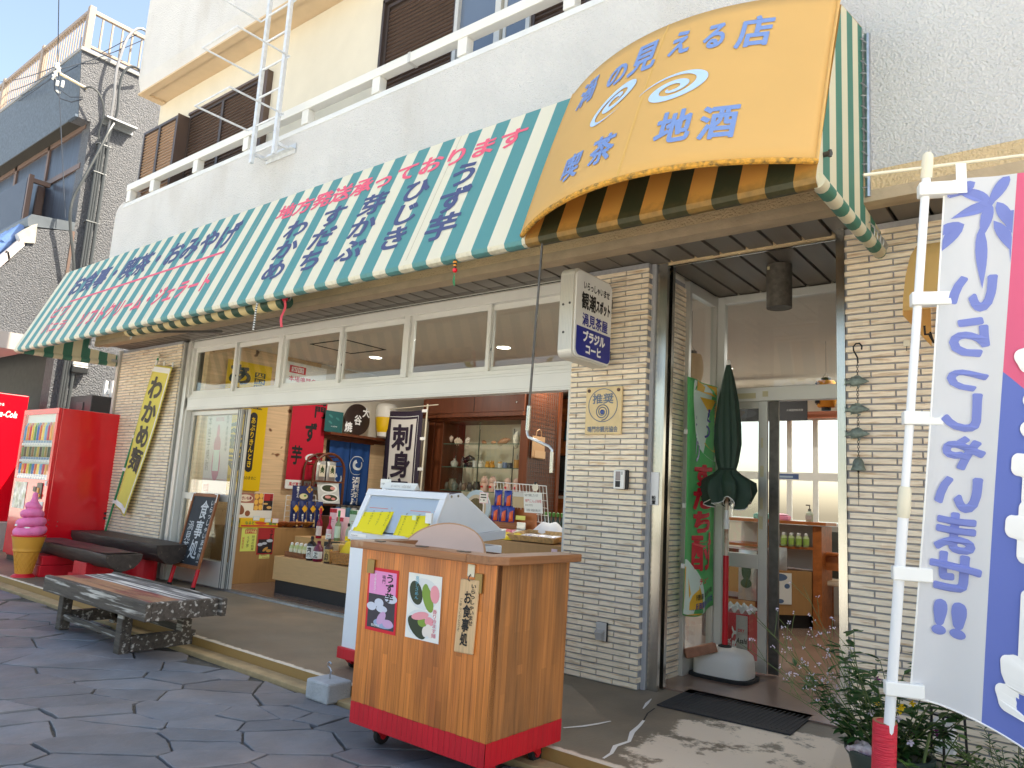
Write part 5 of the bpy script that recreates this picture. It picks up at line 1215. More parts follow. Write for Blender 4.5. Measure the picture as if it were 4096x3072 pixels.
# ================================================================ THINGS ON THE WALLS
# projecting sign box
sg = thing('sign_box', 'white and blue illuminated-type coffee sign box projecting from the tiled pillar', 'sign', (-2.575,3.94,2.08))
def rrect(y0, y1, z0, z1, r, n=6):
    out = []
    for cy, cz, a0 in ((y1-r,z1-r,0),(y0+r,z1-r,90),(y0+r,z0+r,180),(y1-r,z0+r,270)):
        out += [(cy+r*math.cos(R(a0+90*k/n)), cz+r*math.sin(R(a0+90*k/n))) for k in range(n+1)]
    return out
rr_ = rrect(3.71,4.167,2.08,2.66,.05)
obj('case', MB().prism([(-2.630,y,z) for y, z in rr_], (.104,0,0)), mat('ribbed aluminium case', c(214,210,200), .4, .2), sg, bevel=.004)
rb_ = MB()
for k in range(9): rb_.box(-2.625+.0115*k,-2.620+.0115*k,3.7075,3.7105,2.13,2.61)
obj('ribs', rb_, M['alu'], sg)
r3 = rrect(3.722,4.155,2.092,2.648,.045)
obj('face', MB().prism([(-2.5258,y,z) for y, z in r3], (.012,0,0)), mat('milky acrylic face', c(228,228,224), .2), sg, bevel=.004)
bl = [(y,z) for y, z in rrect(3.740,4.148,2.103,2.6,.04) if z < 2.2]
obj('blue_field', MB().poly(*[(-2.5128,y,z) for y, z in [(3.740,2.289)]+sorted([q for q in bl if q[0] < 3.95], key=lambda q: -q[1])+sorted([q for q in bl if q[0] >= 3.95], key=lambda q: q[1])+[(4.148,2.289)]]), M['dkblue'], sg)
SP = lambda y0, y1, z1, z0: plane((-2.512,y0,z1),(0,y1-y0,0),(0,0,z0-z1))
lettering(sg, [('いらっしゃいませ', SP(3.80,4.12,2.592,2.535), dict(w=.028))], M['black_ink'])
lettering(sg, [('観潮', SP(3.785,3.955,2.52,2.405), dict(w=.05)), ('スポット', SP(3.955,4.135,2.505,2.415), dict(w=.05))], M['black_ink'])
lettering(sg, [('渦見茶屋', SP(3.80,4.11,2.385,2.30), dict(w=.026))], M['dkblue'])
lettering(sg, [('ブラジル', plane((-2.5115,3.81,2.272),(0,.27,0),(0,0,-.075)), dict(w=.05)), ('コーヒ', plane((-2.5115,3.845,2.19),(0,.195,0),(0,0,-.068)), dict(w=.05))], M['white_ink'])
obj('bolt', MB().cyl((-2.60,3.712,2.42),(-2.60,3.706,2.42),.008).cyl((-2.55,3.712,2.425),(-2.55,3.706,2.425),.008).cyl((-2.59,3.712,2.24),(-2.59,3.706,2.24),.008), M['steel_dark'], sg)
obj('bracket', MB().box(-2.60,-2.55,4.165,4.222,2.51,2.57).box(-2.60,-2.55,4.165,4.222,2.15,2.21), M['steel_dark'], sg)
# ceramic plaque
pq = thing('ceramic_plaque', 'square cream ceramic plaque with a blue whirlpool on the tiled pillar', 'plaque', (-2.58,4.22,1.65))
PY = 4.206
obj('slab', MB().box(-2.722,-2.443,PY,4.224,1.65,1.97), mat('cream ceramic', c(222,196,146), .4, var=.08, vs=14), pq, bevel=.005)
bi = mat('blue grey glaze', c(96,110,128), .3)
obj('circle', MB().ring((-2.585,PY-.002,1.845),.108,.114,(0,-1,0),48), bi, pq)
sp = MB(); pts = []
for k in range(70):
    a = -1.6+k/69*2*math.pi*2.4; r = .056-.040*k/69; pts.append((-2.59+r*math.cos(a), PY-.001, 1.80+r*math.sin(a)))
sp.tube(pts, .0035, n=5)
obj('whirlpool', sp, bi, pq)
obj('boss', MB().lathe((-2.59,PY,1.80), [(.017,0),(.012,.005),(.003,.006)], 14, axis=(0,-1,0)), mat('blue glaze', c(60,84,150), .2), pq, smooth=True)
obj('rivet', MB().cyl((-2.697,PY-.006,1.945),(-2.697,PY,1.945),.012).cyl((-2.468,PY-.006,1.945),(-2.468,PY,1.945),.012), mat('brown rivet', c(90,60,44), .4), pq)
lettering(pq, [('推奨', plane((-2.668,PY-.0025,1.925),(.165,0,0),(0,0,-.072)), dict(w=.02)), ('鳴門市観光協会', plane((-2.70,PY-.0025,1.705),(.235,0,0),(0,0,-.042)), dict(w=.02))], bi)
# intercom
t = thing('intercom', 'white intercom with a black back plate on the tiled pillar', 'intercom', (-2.43,4.22,1.29))
obj('back_plate', MB().box(-2.468,-2.376,4.20,4.222,1.292,1.418), M['black'], t, bevel=.006)
obj('body', MB().box(-2.470,-2.392,4.178,4.20,1.294,1.416), M['white'], t, bevel=.006)
obj('lens', MB().box(-2.452,-2.418,4.1755,4.178,1.348,1.406), mat('grey lens', c(150,140,140), .2), t)
obj('speaker', MB().box(-2.452,-2.418,4.1755,4.178,1.306,1.345), M['black'], t)
obj('slot', MB().box(-2.408,-2.404,4.176,4.178,1.385,1.406), M['black'], t)
t = thing('socket_cover', 'grey weatherproof socket cover low on the tiled pillar', 'socket', (-2.53,4.22,.335))
obj('plate', MB().box(-2.573,-2.491,4.212,4.222,.335,.452), M['black'], t, bevel=.006)
obj('cover', MB().box(-2.572,-2.497,4.20,4.212,.337,.451), mat('grey plastic cover', c(184,182,178), .5), t, bevel=.006)
obj('hood', MB().prism([(-2.567,4.20,.40),(-2.503,4.20,.40),(-2.512,4.17,.385),(-2.512,4.175,.345),(-2.555,4.175,.345),(-2.558,4.17,.385)][::-1],(0,.0,.006)).prism([(-2.566,4.20,.41),(-2.566,4.172,.385),(-2.566,4.20,.342)],(.008,0,0)), mat('hood grey', c(170,168,164), .5), t)
obj('lock', MB().cyl((-2.533,4.198,.36),(-2.533,4.185,.36),.008), M['steel'], t)
t = thing('notice_strip', 'narrow silver strip sign fixed to the stainless shutter channel', 'sign', (-2.24,4.3,1.2))
obj('plate', MB().box(-2.266,-2.206,4.296,4.3015,1.205,1.414), mat('silver strip', c(206,208,212), .35, .3), t, bevel=.003)
obj('lettering', write(MB(), '設置', plane((-2.252,4.2945,1.265),(.03,0,0),(0,0,-.056)), w=.03, vertical=True), M['black_ink'], t)
# wind chime
wc = thing('wind_chime', 'cast iron wind chime of three fish and a bell on the tiled wall', 'wind chime', (-1.0,4.19,1.26))
vg = mat('verdigris iron', c(120,132,122), .5, .5, var=.3, vs=60, bump=.4, bs=140)
ir = mat('blackened iron', c(50,50,50), .5, .7)
obj('hook', MB().tube([(-.972,4.19,2.093),(-.970,4.19,2.112),(-.982,4.19,2.128),(-1.0,4.19,2.128),(-1.013,4.19,2.112),(-1.012,4.19,2.09),(-1.002,4.19,2.07),(-.993,4.19,2.05),(-.991,4.19,2.02)], .0045, n=6), ir, wc, smooth=True)
def chain(z0, z1, x, r=.0055):
    mb = MB(); n = max(2, int((z0-z1)/(r*2.2))); 
    for k in range(n):
        z = z0-(k+.5)*(z0-z1)/n; a = k % 2
        mb.tube([(x+(r*math.cos(t) if a else 0), 4.19+(0 if a else r*.8*math.cos(t)), z+r*1.35*math.sin(t)) for t in [2*math.pi*j/8 for j in range(8)]], .0016, n=4, closed=True)
    return mb
ch = MB()
for a, b in ((2.02,1.945),(1.895,1.79),(1.745,1.66),(1.615,1.50)): q = chain(a, b, -.994); ch.add(q.v, q.f)
q = chain(1.44,1.30,-.996,.003); ch.add(q.v, q.f); ch.tube([(-.996,4.19,1.30),(-.998,4.192,1.262)], .0012, n=4)
obj('chain', ch, ir, wc)
def fish(z):
    mb = MB(); n = 14; vs = []; m = 12
    for i in range(n+1):
        u = i/n; x = -1.05+.113*u
        h = .028*math.sin(math.pi*min(1,(u+.02))**.75)**.8*(1 if u > .15 else .55)+.002; h *= (1-.25*u)
        zc = z+.004*math.sin(u*3)
        vs += [(x, 4.19+h*.42*math.cos(2*math.pi*k/m), zc+h*math.sin(2*math.pi*k/m)) for k in range(m)]
    mb.add(vs, [(i*m+k,(i+1)*m+k,(i+1)*m+(k+1)%m,i*m+(k+1)%m) for i in range(n) for k in range(m)]+[tuple(range(m)),tuple(range(n*m,n*m+m))[::-1]])
    mb.prism([(-1.045,4.188,z+.004),(-1.064,4.188,z+.022),(-1.057,4.188,z),(-1.064,4.188,z-.018),(-1.045,4.188,z-.004)],(0,.005,0))
    mb.prism([(-1.02,4.188,z+.024),(-1.005,4.188,z+.036),(-.985,4.188,z+.034),(-.972,4.188,z+.022)],(0,.005,0))
    mb.prism([(-1.0,4.186,z-.022),(-.99,4.186,z-.036),(-.98,4.186,z-.024)],(0,.006,0)).prism([(-1.03,4.186,z-.016),(-1.03,4.186,z-.028),(-1.018,4.186,z-.018)],(0,.006,0))
    return mb
for z in (1.918,1.768,1.637): obj('fish', fish(z), vg, wc, smooth=True)
obj('bell', MB().lathe((-.996,4.19,1.445), [(.036,0),(.037,.004),(.031,.018),(.026,.045),(.017,.062),(.004,.068),(.003,.074)], 24), vg, wc, smooth=True)
obj('clapper', MB().lathe((-.996,4.19,1.438), [(.002,-.006),(.007,0),(.004,.008)], 10), ir, wc, smooth=True)
t = thing('hook', 'cream stick-on hook high on the tiled wall right of the wind chime', 'hook', (-.76,4.21,2.1))
obj('pad', MB().box(-.775,-.742,4.214,4.222,2.095,2.135), M['ivory'], t, bevel=.008)
obj('peg', MB().tube([(-.758,4.214,2.098),(-.758,4.205,2.085),(-.758,4.2,2.078),(-.758,4.206,2.073)], .0025, n=6), M['steel_dark'], t)
# doorway down-light canister
t = thing('canister_light', 'dark mottled cylinder lamp hanging under the doorway soffit', 'lamp', (-1.6,4.75,2.53))
obj('can', MB().lathe((-1.60,4.75,2.53), [(.072,.004),(.08,0),(.081,.29),(.02,.295)], 32).lathe((-1.60,4.75,2.532), [(.074,0),(.073,.2),(.01,.2)], 32), mat('mottled dark can', c(86,80,72), .6, var=.35, vs=26, bump=.3, bs=70), t, smooth=True)
obj('sticker', MB().box(-1.655,-1.64,4.678,4.684,2.78,2.80), cm_(200,190,150), t)
# door mats
mt_ = thing('door_mat', 'black rubber door mat with worn edge lying before the doorway', 'mat', (-1.68,4.3,.08))
mm_ = MB().prism([(-2.07,4.52,.081),(-2.04,4.02,.081),(-1.305,4.06,.081),(-1.33,4.54,.081)], (0,0,.009))
obj('pad', mm_, mat('black ribbed rubber', c(44,44,46), .8, bump=1, bs=160, bd=.006), mt_, bevel=.004)
rg = MB()
for k in range(26):
    u = k/25; rg.box(-2.0+.66*u,-1.993+.66*u,4.10,4.48,.0905,.0925)
obj('ribs', rg, mat('black ribs', c(52,52,54), .8), mt_)
t = thing('door_mat', 'dark grey carpet mat between the doorway and the rubber mat', 'mat', (-1.7,4.75,.08))
obj('pad', MB().prism([(-2.04,4.56,.081),(-1.12,4.56,.081),(-1.12,4.93,.081),(-2.04,4.90,.081)], (0,0,.006)), mat('dark grey carpet', c(84,84,86), .95, bump=.6, bs=200), t, bevel=.002)
obj('edge_strip', MB().box(-2.03,-1.2,4.545,4.556,.081,.085), cm_(170,166,140), t)
# folded parasol in a water base
um = thing('parasol', 'folded dark green parasol with a red taped pole in a white base', 'parasol', (-2.06,5.0,.08))
UX, UY = -2.055, 5.03
obj('tray', MB().prism([(UX+.215*math.copysign(abs(math.cos(a))**.5,math.cos(a)), 5.02+.165*math.copysign(abs(math.sin(a))**.5,math.sin(a)), .082) for a in [2*math.pi*k/40 for k in range(40)]], (0,0,.03)), M['rubber'], um, bevel=.006)
bs_ = MB(); vs = []; lv = [(.192,.142,.112),(.19,.14,.2),(.18,.13,.245),(.15,.105,.272),(.06,.05,.285)]
for a_, b_, z in lv: vs += [(UX+a_*math.copysign(abs(math.cos(a))**.55,math.cos(a)), 5.02+b_*math.copysign(abs(math.sin(a))**.55,math.sin(a)), z) for a in [2*math.pi*k/40 for k in range(40)]]
bs_.add(vs, [(i*40+k,i*40+(k+1)%40,(i+1)*40+(k+1)%40,(i+1)*40+k) for i in range(4) for k in range(40)]+[tuple(range(160,200))])
obj('base', bs_, mat('off white moulded plastic', c(226,222,214), .5), um, smooth=True)
obj('collar', MB().lathe((UX,UY,.28), [(.045,0),(.045,.012),(.025,.02)], 20), M['rubber'], um, smooth=True)
obj('pole', MB().cyl((UX,UY,.88),(UX,UY,1.30),.013), mat('rusty white pole', c(216,200,180), .5, col2=c(150,96,56), c2s=14, c2t=.55), um, smooth=True)
obj('taped_pole', MB().tube([(UX,UY,.29+.06*k) for k in range(11)], [.019+.001*(k % 2) for k in range(11)], n=14), M['red_paint'], um, smooth=True)
obj('joint', MB().cyl((UX,UY,1.07),(UX,UY,1.135),.021).cyl((UX,UY,1.135),(UX,UY,1.2),.016), M['white'], um, smooth=True)
cp = MB(); n = 64; prof = [(.125,1.255,.5),(.166,1.33,.4),(.165,1.395,.32),(.085,1.45,.25),(.058,1.482,.15),(.072,1.54,.18),(.085,1.66,.22),(.082,1.80,.22),(.066,1.96,.2),(.045,2.10,.16),(.024,2.20,.1),(.014,2.235,0)]
vs = []
for r_, z, amp in prof:
    for k in range(n):
        a = 2*math.pi*k/n; q = 1+amp*(.55*math.sin(8*a+z*3)+.3*math.sin(13*a+z*5))
        dz = .03*math.sin(5*a+1)+.02*math.sin(3*a) if z < 1.36 else 0
        vs.append((UX+r_*q*math.cos(a), UY+r_*q*math.sin(a)*.85, z+dz))
m = len(prof)
cp.add(vs, [(i*n+k,i*n+(k+1)%n,(i+1)*n+(k+1)%n,(i+1)*n+k) for i in range(m-1) for k in range(n)])
obj('canopy', cp, mat('dark green parasol cloth', c(52,76,64), .7, var=.1, transl=.1), um, smooth=True, auto=60)
obj('hem_piping', MB().tube([vs[k] for k in range(n)], .0035, n=5, closed=True).tube([Vector(vs[k])*.0+Vector((UX+(vs[k][0]-UX)*.6, UY+(vs[k][1]-UY)*.6, vs[k][2]+.01)) for k in range(n)], .004, n=5, closed=True), M['white'], um, smooth=True)
obj('tie', MB().lathe((UX,UY,1.476), [(.062,0),(.066,.006),(.062,.014)], 24), mat('dark green tie', c(40,60,50), .7), um, smooth=True)
obj('finial', MB().lathe((UX,UY,2.228), [(.014,0),(.016,.01),(.014,.03),(.006,.038)], 14), M['white'], um, smooth=True)
# green liqueur banner in front of the side window
gb = thing('vertical_banner', 'tall green citrus liqueur banner with red lettering beside the doorway', 'banner', (-2.22,4.96,.5))
def GP(u, v, o=0):
    return Vector((-2.215+.012*math.sin(u*9+v*3)+o, 4.70+.515*u, 2.10-1.60*v-.03*math.sin(u*4)*v))
gm = mat('bright green cloth', c(92,196,116), .7, var=.05, vs=3, transl=.15)
obj('cloth', MB().grid(GP, 12, 30), gm, gb, smooth=True, solid=.001)
yl = mat('golden yellow print', c(232,184,52), .7)
def gpoly(pts, o): return [GP(u, v, o) for u, v in pts]
def sector(cu, cv, ru, rv, a0, a1, r0=0, n=16):
    return [(cu+ru*math.cos(R(a0+(a1-a0)*k/n)), cv+rv*math.sin(R(a0+(a1-a0)*k/n))) for k in range(n+1)]
def inb(p): return (min(.995,max(.005,p[0])), min(.995,max(.005,p[1])))
def slice_(cu, cv, ru, rv, o, wedges):
    w = MB().add([GP(*inb((cu+ru*1.12*math.cos(2*math.pi*k/48), cv+rv*1.12*math.sin(2*math.pi*k/48))), o) for k in range(48)], [tuple(range(48))])
    y = MB()
    for a0, a1 in wedges:
        pts = [(cu+.06*math.cos(R((a0+a1)/2)), cv+.02*math.sin(R((a0+a1)/2)))]+sector(cu, cv, ru*.96, rv*.96, a0+3, a1-3)
        y.poly(*[GP(*inb(q), o+.002) for q in pts])
    return w, y
w1, y1_ = slice_(.95,.06,.72,.26,.003,[(k*45,k*45+45) for k in range(8)])
w2, y2_ = slice_(.08,.985,.50,.19,.003,[(k*45,k*45+45) for k in range(8)])
obj('citrus_rind', MB().add(w1.v,w1.f).add(w2.v,w2.f), mat('pale print', c(214,236,226), .7), gb)
obj('citrus_segments', MB().add(y1_.v,y1_.f).add(y2_.v,y2_.f), yl, gb)
GT = lambda u0, u1, v0, v1, o=.007: (lambda u, v: GP(u0+(u1-u0)*u, v0+(v1-v0)*v, o))
lettering(gb, [('阿波の', GT(.45,.72,.03,.25), dict(w=.03, vertical=True)), ('香り', GT(.27,.50,.13,.36), dict(w=.03, vertical=True))], M['dkblue'])
lettering(gb, [('お酒のおしまいに一杯', GT(.80,.90,.06,.46), dict(w=.01, vertical=True))], M['navy_ink'])
lettering(gb, [('すだち', GT(.26,.80,.36,.66), dict(w=.055, vertical=True)), ('酎', GT(.24,.84,.66,.82), dict(w=.05)), ('チュー', GT(.45,.76,.845,.875), dict(w=.02))], M['red_ink'])
lettering(gb, [('本場徳島 本物の味', GT(.24,.94,.91,.935), dict(w=.015))], M['black_ink'])
lettering(gb, [('日新酒類株式会社', GT(.26,.96,.945,.975), dict(w=.02))], M['dkblue'])
obj('edge_tab', MB().box(-2.225,-2.205,4.685,4.702,1.70,1.73).box(-2.225,-2.205,4.685,4.702,1.2,1.23).box(-2.225,-2.205,4.685,4.702,.80,.83), M['white'], gb)
# brick propped on the parasol base
bq = thing('brick', 'red brick propped against the parasol base', 'brick', (0,0,0), local=True)
obj('body', MB().box(-.105,.105,-.05,.05,-.03,.03), mat('worn red brick', c(160,112,88), .9, var=.2, vs=20, bump=.5, bs=60), bq, bevel=.006)
bq.location = (-2.16,4.87,.262); bq.rotation_euler = (R(-8), R(-16), R(35))
# beer cartons inside the glass door
t = thing('beer_carton', 'red and silver beer carton behind the glass door', 'carton', (-2.2,5.5,.09))
obj('box', MB().box(-2.30,-2.04,5.43,5.66,.09,.46), cm_(196,30,46,.3), t)
obj('silver_panel', MB().box(-2.135,-2.05,5.427,5.4295,.10,.45), mat('silver print', c(190,190,192), .3, .5), t)
obj('lettering', write(MB(), 'SUPER', plane((-2.205,5.4265,.12),(0,0,.16),(.035,0,0)), w=.03), M['white_ink'], t)
obj('lettering', write(MB(), 'DRY', plane((-2.172,5.426,.11),(0,0,.26),(.045,0,0)), w=.05), M['white_ink'], t)
obj('lettering', write(MB(), 'Asahi', plane((-2.132,5.4262,.30),(.078,0,0),(0,0,-.05)), w=.04, shear=.2), M['black_ink'], t)
obj('lettering', write(MB(), 'DRY', plane((-2.12,5.4262,.36),(.05,0,0),(0,0,-.03)), w=.03), M['red_ink'], t)
obj('lettering', write(MB(), '生', plane((-2.11,5.4262,.22),(.03,0,0),(0,0,-.03)), w=.02), M['black_ink'], t)
t = thing('plastic_wrap', 'crumpled clear plastic bag on top of the beer carton', 'bag', (-2.17,5.5,.46))
obj('film', MB().grid(lambda u, v: (-2.31+.28*u, 5.44+.2*v, .475+.035*abs(math.sin(u*17+v*5))*math.sin(math.pi*v)+.02*math.sin(u*31)), 26, 8), mat('cloudy film', c(214,220,222), .15, transl=.5, spec=.9), t, solid=.001)

# ================================================================ FOREGROUND BANNER AND PLANTS
ff = thing('banner_flag', 'large white, pink and blue welcome banner on a white pole in the foreground', 'banner', (-.6,2.83,0))
pb, pt = Vector((-.598,2.80,.35)), Vector((-.391,2.592,2.384))
PPt = lambda z: pb+(pt-pb)*((z-pb.z)/(pt.z-pb.z))
pw = mat('white pole plastic', c(238,240,242), .3)
obj('pole', MB().tube([PPt(.4),PPt(1.25)], .0165, n=16).tube([PPt(1.25),PPt(2.38)], .0135, n=16), pw, ff, smooth=True)
obj('collar', MB().tube([PPt(1.21),PPt(1.23),PPt(1.30),PPt(1.31)], [.018,.021,.019,.015], n=18), M['ivory'], ff, smooth=True)
obj('cap', MB().tube([PPt(2.31),PPt(2.36),PPt(2.385),PPt(2.395)], [.0175,.0175,.016,.008], n=18), M['ivory'], ff, smooth=True)
dv = Vector((.927,.375,0)).normalized(); fn = Vector((.375,-.927,0))
ht = PPt(2.345)
obj('cross_bar', MB().cyl(ht-dv*.19+Vector((0,0,-.012)), ht+dv*.62+Vector((0,0,.045)), .0055), M['ivory'], ff, smooth=True)
def FF(u, v, o=0):
    z = 2.295-1.66*v
    p = PPt(z)+dv*(.055+.60*u-.03*math.sin(math.pi*v)*0); p.z += .03*u*(1-v)-.30*u*u*v**3-.05*u*v
    w = .012*math.sin(7*u+3*v)+.010*math.sin(4*v+9*u)*v+.006*math.sin(20*u+2*v)
    return p+fn*(w+o)
def fband(u0, u1, v0, v1, nu, nv, o=0): return MB().grid(lambda a, b: FF(u0+(u1-u0)*a, v0+(v1-v0)*b, o), nu, nv)
fw_ = mat('thin white cloth', c(232,236,242), .8, transl=.35)
cl_ = obj('cloth', fband(0,.335,0,1,16,50), fw_, ff, smooth=True)
dgl = lambda u: .385+.16*(u-.40)/.6
obj('pink_field', MB().grid(lambda a, b: FF(.335+.665*a, dgl(.335+.665*a)*b), 20, 24), mat('pink cloth', c(240,112,150), .8, transl=.35), ff, smooth=True)
obj('blue_field', MB().grid(lambda a, b: FF(.335+.665*a, dgl(.335+.665*a)+(1-dgl(.335+.665*a))*b), 20, 36), mat('periwinkle cloth', c(112,132,214), .8, transl=.35), ff, smooth=True)
obj('hem', MB().tube([FF(0,k/40) for k in range(41)], .003, n=5).tube([FF(k/20,1) for k in range(21)], .003, n=5), M['white_ink'], ff, smooth=True)
pv = mat('periwinkle print', c(136,150,218), .8, transl=.3)
mbw = MB()
for s, v0, v1 in (('い',.175,.262),('ら',.262,.345),('っ',.345,.41),('し',.405,.485),('ゃ',.475,.555),('い',.555,.64),('ま',.632,.715),('せ',.705,.79)):
    write(mbw, s, (lambda v0, v1: lambda u, v: FF(.035+.265*u, v0+(v1-v0)*v, .004))(v0, v1), w=.045, mirror=True)
write(mbw, '!!', lambda u, v: FF(.075+.18*u, .79+.085*v, .004), w=.05, mirror=True)
obj('lettering', mbw, pv, ff)
def fleaf(u, v, L, a, wd=.030):
    pts = []
    for k in range(9):
        t = k/8; h = wd*math.sin(math.pi*t**.7)
        pts.append((t*L, h))
    for k in range(7, 0, -1):
        t = k/8; h = wd*math.sin(math.pi*t**.7); pts.append((t*L, -h))
    return [FF(min(.33,max(.004,u+(x*math.cos(a)-y*math.sin(a)))), max(.004,v+(x*math.sin(a)+y*math.cos(a))*.36), .004) for x, y in pts]
lfm = MB()
for u, v, L, deg in ((.22,.045,.20,200),(.24,.05,.22,160),(.25,.05,.20,60),(.22,.05,.2,100),(.30,.0,.2,120),(.14,.01,.14,150),(.10,.09,.2,170),(.10,.09,.26,135),(.18,.095,.33,85),(.24,.085,.28,55),(.30,.07,.18,35),(.30,.07,.14,70),(.35,.01,.1,60),(.05,.0,.1,110)):
    lfm.poly(*fleaf(u, v, L, R(deg)))
obj('bamboo_leaves', lfm, pv, ff)
mbw = MB()
for k, ch_ in enumerate('お食事処'): write(mbw, ch_, (lambda k: lambda u, v: FF(.40+.56*u, .03+.235*k+.225*v, .004))(k), w=.06, mirror=True)
obj('large_lettering', mbw, M['white_ink'], ff)
for z in (2.27, 1.915, 1.53, 1.03, .66):
    p = PPt(z); obj('loop', MB().obox(p-dv*.022+fn*(-.02)-Vector((0,0,.022)), dv*.115, fn*.042, Vector((0,0,.044))), M['white'], ff, bevel=.004)
p = FF(.07,0); obj('loop', MB().obox(p-dv*.014-Vector((0,0,.05))+fn*.004, dv*.03, fn*.003, Vector((0,0,.10))), M['white'], ff)
rt = thing('pole_holder', 'red tape wrapped upright pipe holding the foreground banner pole', 'pipe', (-.61,2.83,0))
obj('pipe', MB().tube([Vector((-.625,2.845,0)),Vector((-.613,2.825,.2)),Vector((-.603,2.806,.38)),Vector((-.594,2.796,.545))], .037, n=24), mat('red wrapping tape', c(214,40,62), .4, var=.12, vs=30, st=(.5,.5,6), bump=.6, bs=40), rt, smooth=True)
obj('rim', MB().ring((-.5935,2.7955,.5465),.027,.036,(.05,-.06,1),28), mat('tan pipe rim', c(170,130,90), .7), rt)
# potted plants
rp = random.Random(9)
def leaf(mb, p, d, L, w, nrm=None, fold=.25):
    d = Vector(d).normalized(); s = d.cross(Vector((rp.uniform(-.3,.3), rp.uniform(-.3,.3), 1))).normalized(); up = s.cross(d)
    p = Vector(p); q = [p, p+d*L*.35+s*w*.5+up*w*fold*.5, p+d*L*.72+s*w*.38+up*w*fold*.3-up*L*.04, p+d*L-up*L*.12, p+d*L*.72-s*w*.38+up*w*fold*.3-up*L*.04, p+d*L*.35-s*w*.5+up*w*fold*.5, p+d*L*.5-up*L*.02]
    mb.add(q, [(0,6,1),(1,6,2),(2,6,3),(3,6,4),(4,6,5),(5,6,0)])
def stem_path(p, d, L, n=7, droop=.15, wob=.05):
    p = Vector(p); d = Vector(d).normalized(); out = [p.copy()]
    for k in range(n):
        d = (d+Vector((rp.uniform(-wob,wob), rp.uniform(-wob,wob), -droop/n))).normalized(); p = p+d*L/n; out.append(p.copy())
    return out
pp = thing('potted_plant', 'leafy flowering plants in a dark green pot beside the doorway', 'plant', (-.72,3.45,.08))
PC = Vector((-.72,3.45,.08))
obj('pot', MB().lathe(PC, [(.11,0),(.125,.06),(.15,.17),(.165,.19),(.165,.205),(.15,.205),(.145,.18)], 32), mat('dark green pot', c(52,66,62), .5), pp, smooth=True)
obj('soil', MB().disc(PC+Vector((0,0,.175)), .147, (0,0,1), 28), M['soil'], pp)
lv, st_, fl_, fy, fv = MB(), MB(), MB(), MB(), MB()
for k in range(26):                      # bushy leafy stems
    a = rp.uniform(0, 2*math.pi); r = rp.uniform(.0,.11); b = PC+Vector((r*math.cos(a), r*math.sin(a), .17))
    d = Vector((.55*math.cos(a)+rp.uniform(-.25,.15), .45*math.sin(a)+rp.uniform(-.2,.2), 1)); L = rp.uniform(.22,.52)
    pa = stem_path(b, d, L, 8, .25, .10); st_.tube(pa, [.0032*(1-.07*i) for i in range(len(pa))], n=5)
    for i in range(1, len(pa)):
        for j in range(rp.choice((2,3,3,4))):
            aa = rp.uniform(0, 2*math.pi); leaf(lv, pa[i], (math.cos(aa), math.sin(aa), rp.uniform(-.2,.5)), rp.uniform(.045,.085), rp.uniform(.018,.036))
for k in range(13):                      # thin wiry stems reaching left, tiny pale flowers
    b = PC+Vector((rp.uniform(-.09,.02), rp.uniform(-.08,.05), .18)); d = Vector((rp.uniform(-1.0,-.25), rp.uniform(-.35,.3), rp.uniform(.55,1.15))); L = rp.uniform(.40,.72)
    pa = stem_path(b, d, L, 9, .22, .09); st_.tube(pa, [.0026*(1-.07*i) for i in range(len(pa))], n=4)
    for i in range(2, len(pa)-1):
        aa = rp.uniform(0, 2*math.pi)
        if i < 6:
            for j in range(2): leaf(lv, pa[i], (math.cos(aa+j*3), math.sin(aa+j*3), .2), rp.uniform(.03,.06), rp.uniform(.008,.014))
        if i > 3:
            sub = stem_path(pa[i], (math.cos(aa)*.5-.3, math.sin(aa)*.5, .8), rp.uniform(.05,.14), 4, .05, .12); st_.tube(sub, .0012, n=4)
            for j in range(rp.choice((3,4,6))): fl_.lathe(sub[-1]+Vector((rp.uniform(-.01,.01), rp.uniform(-.01,.01), rp.uniform(-.006,.01))), [(.0005,-.003),(.0032,0),(.0005,.003)], 5)
for k in range(16):                      # yellow snapdragon-like and white/purple pansies
    a = rp.uniform(-.1,.12); p = PC+Vector((a+.05, rp.uniform(-.16,.0), rp.uniform(.22,.50)))
    m_ = fy if k < 8 else (fl_ if k < 12 else fv)
    for j in range(5):
        aa = 2*math.pi*j/5; leaf(m_, p, (math.cos(aa), -.6, math.sin(aa)), .017, .014)
obj('foliage', lv, M['leaf_dk'], pp); obj('stems', st_, M['stem'], pp)
obj('pale_flowers', fl_, mat('pale lilac petals', c(216,206,222), .7, transl=.2), pp)
obj('yellow_flowers', fy, mat('yellow petals', c(240,206,40), .7, transl=.2), pp)
obj('purple_flowers', fv, mat('purple petals', c(120,50,110), .7, transl=.2), pp)
t = thing('rock', 'knobbly mauve and white rock lying in the plant pot', 'rock', (-.80,3.36,.26))
rk_ = MB(); vs = []; n = 14; m = 9
for i in range(m):
    for k in range(n):
        a, b = math.pi*i/(m-1), 2*math.pi*k/n; rr = 1+.22*math.sin(3*b+2*a)+.16*math.sin(5*a+2*b)
        vs.append((-.80+.048*rr*math.sin(a)*math.cos(b), 3.355+.035*rr*math.sin(a)*math.sin(b), .285+.03*rr*math.cos(a)))
rk_.add(vs, [(i*n+k,(i+1)*n+k,(i+1)*n+(k+1)%n,i*n+(k+1)%n) for i in range(m-1) for k in range(n)])
obj('stone', rk_, mat('mauve white stone', c(206,196,200), .8, col2=c(150,120,136), c2s=30, c2t=.52, bump=.4, bs=90), t, smooth=True)
p2 = thing('potted_plant', 'bright green nandina shrub to the right of the red pole holder', 'plant', (-.55,3.42,.08))
lv, st_ = MB(), MB()
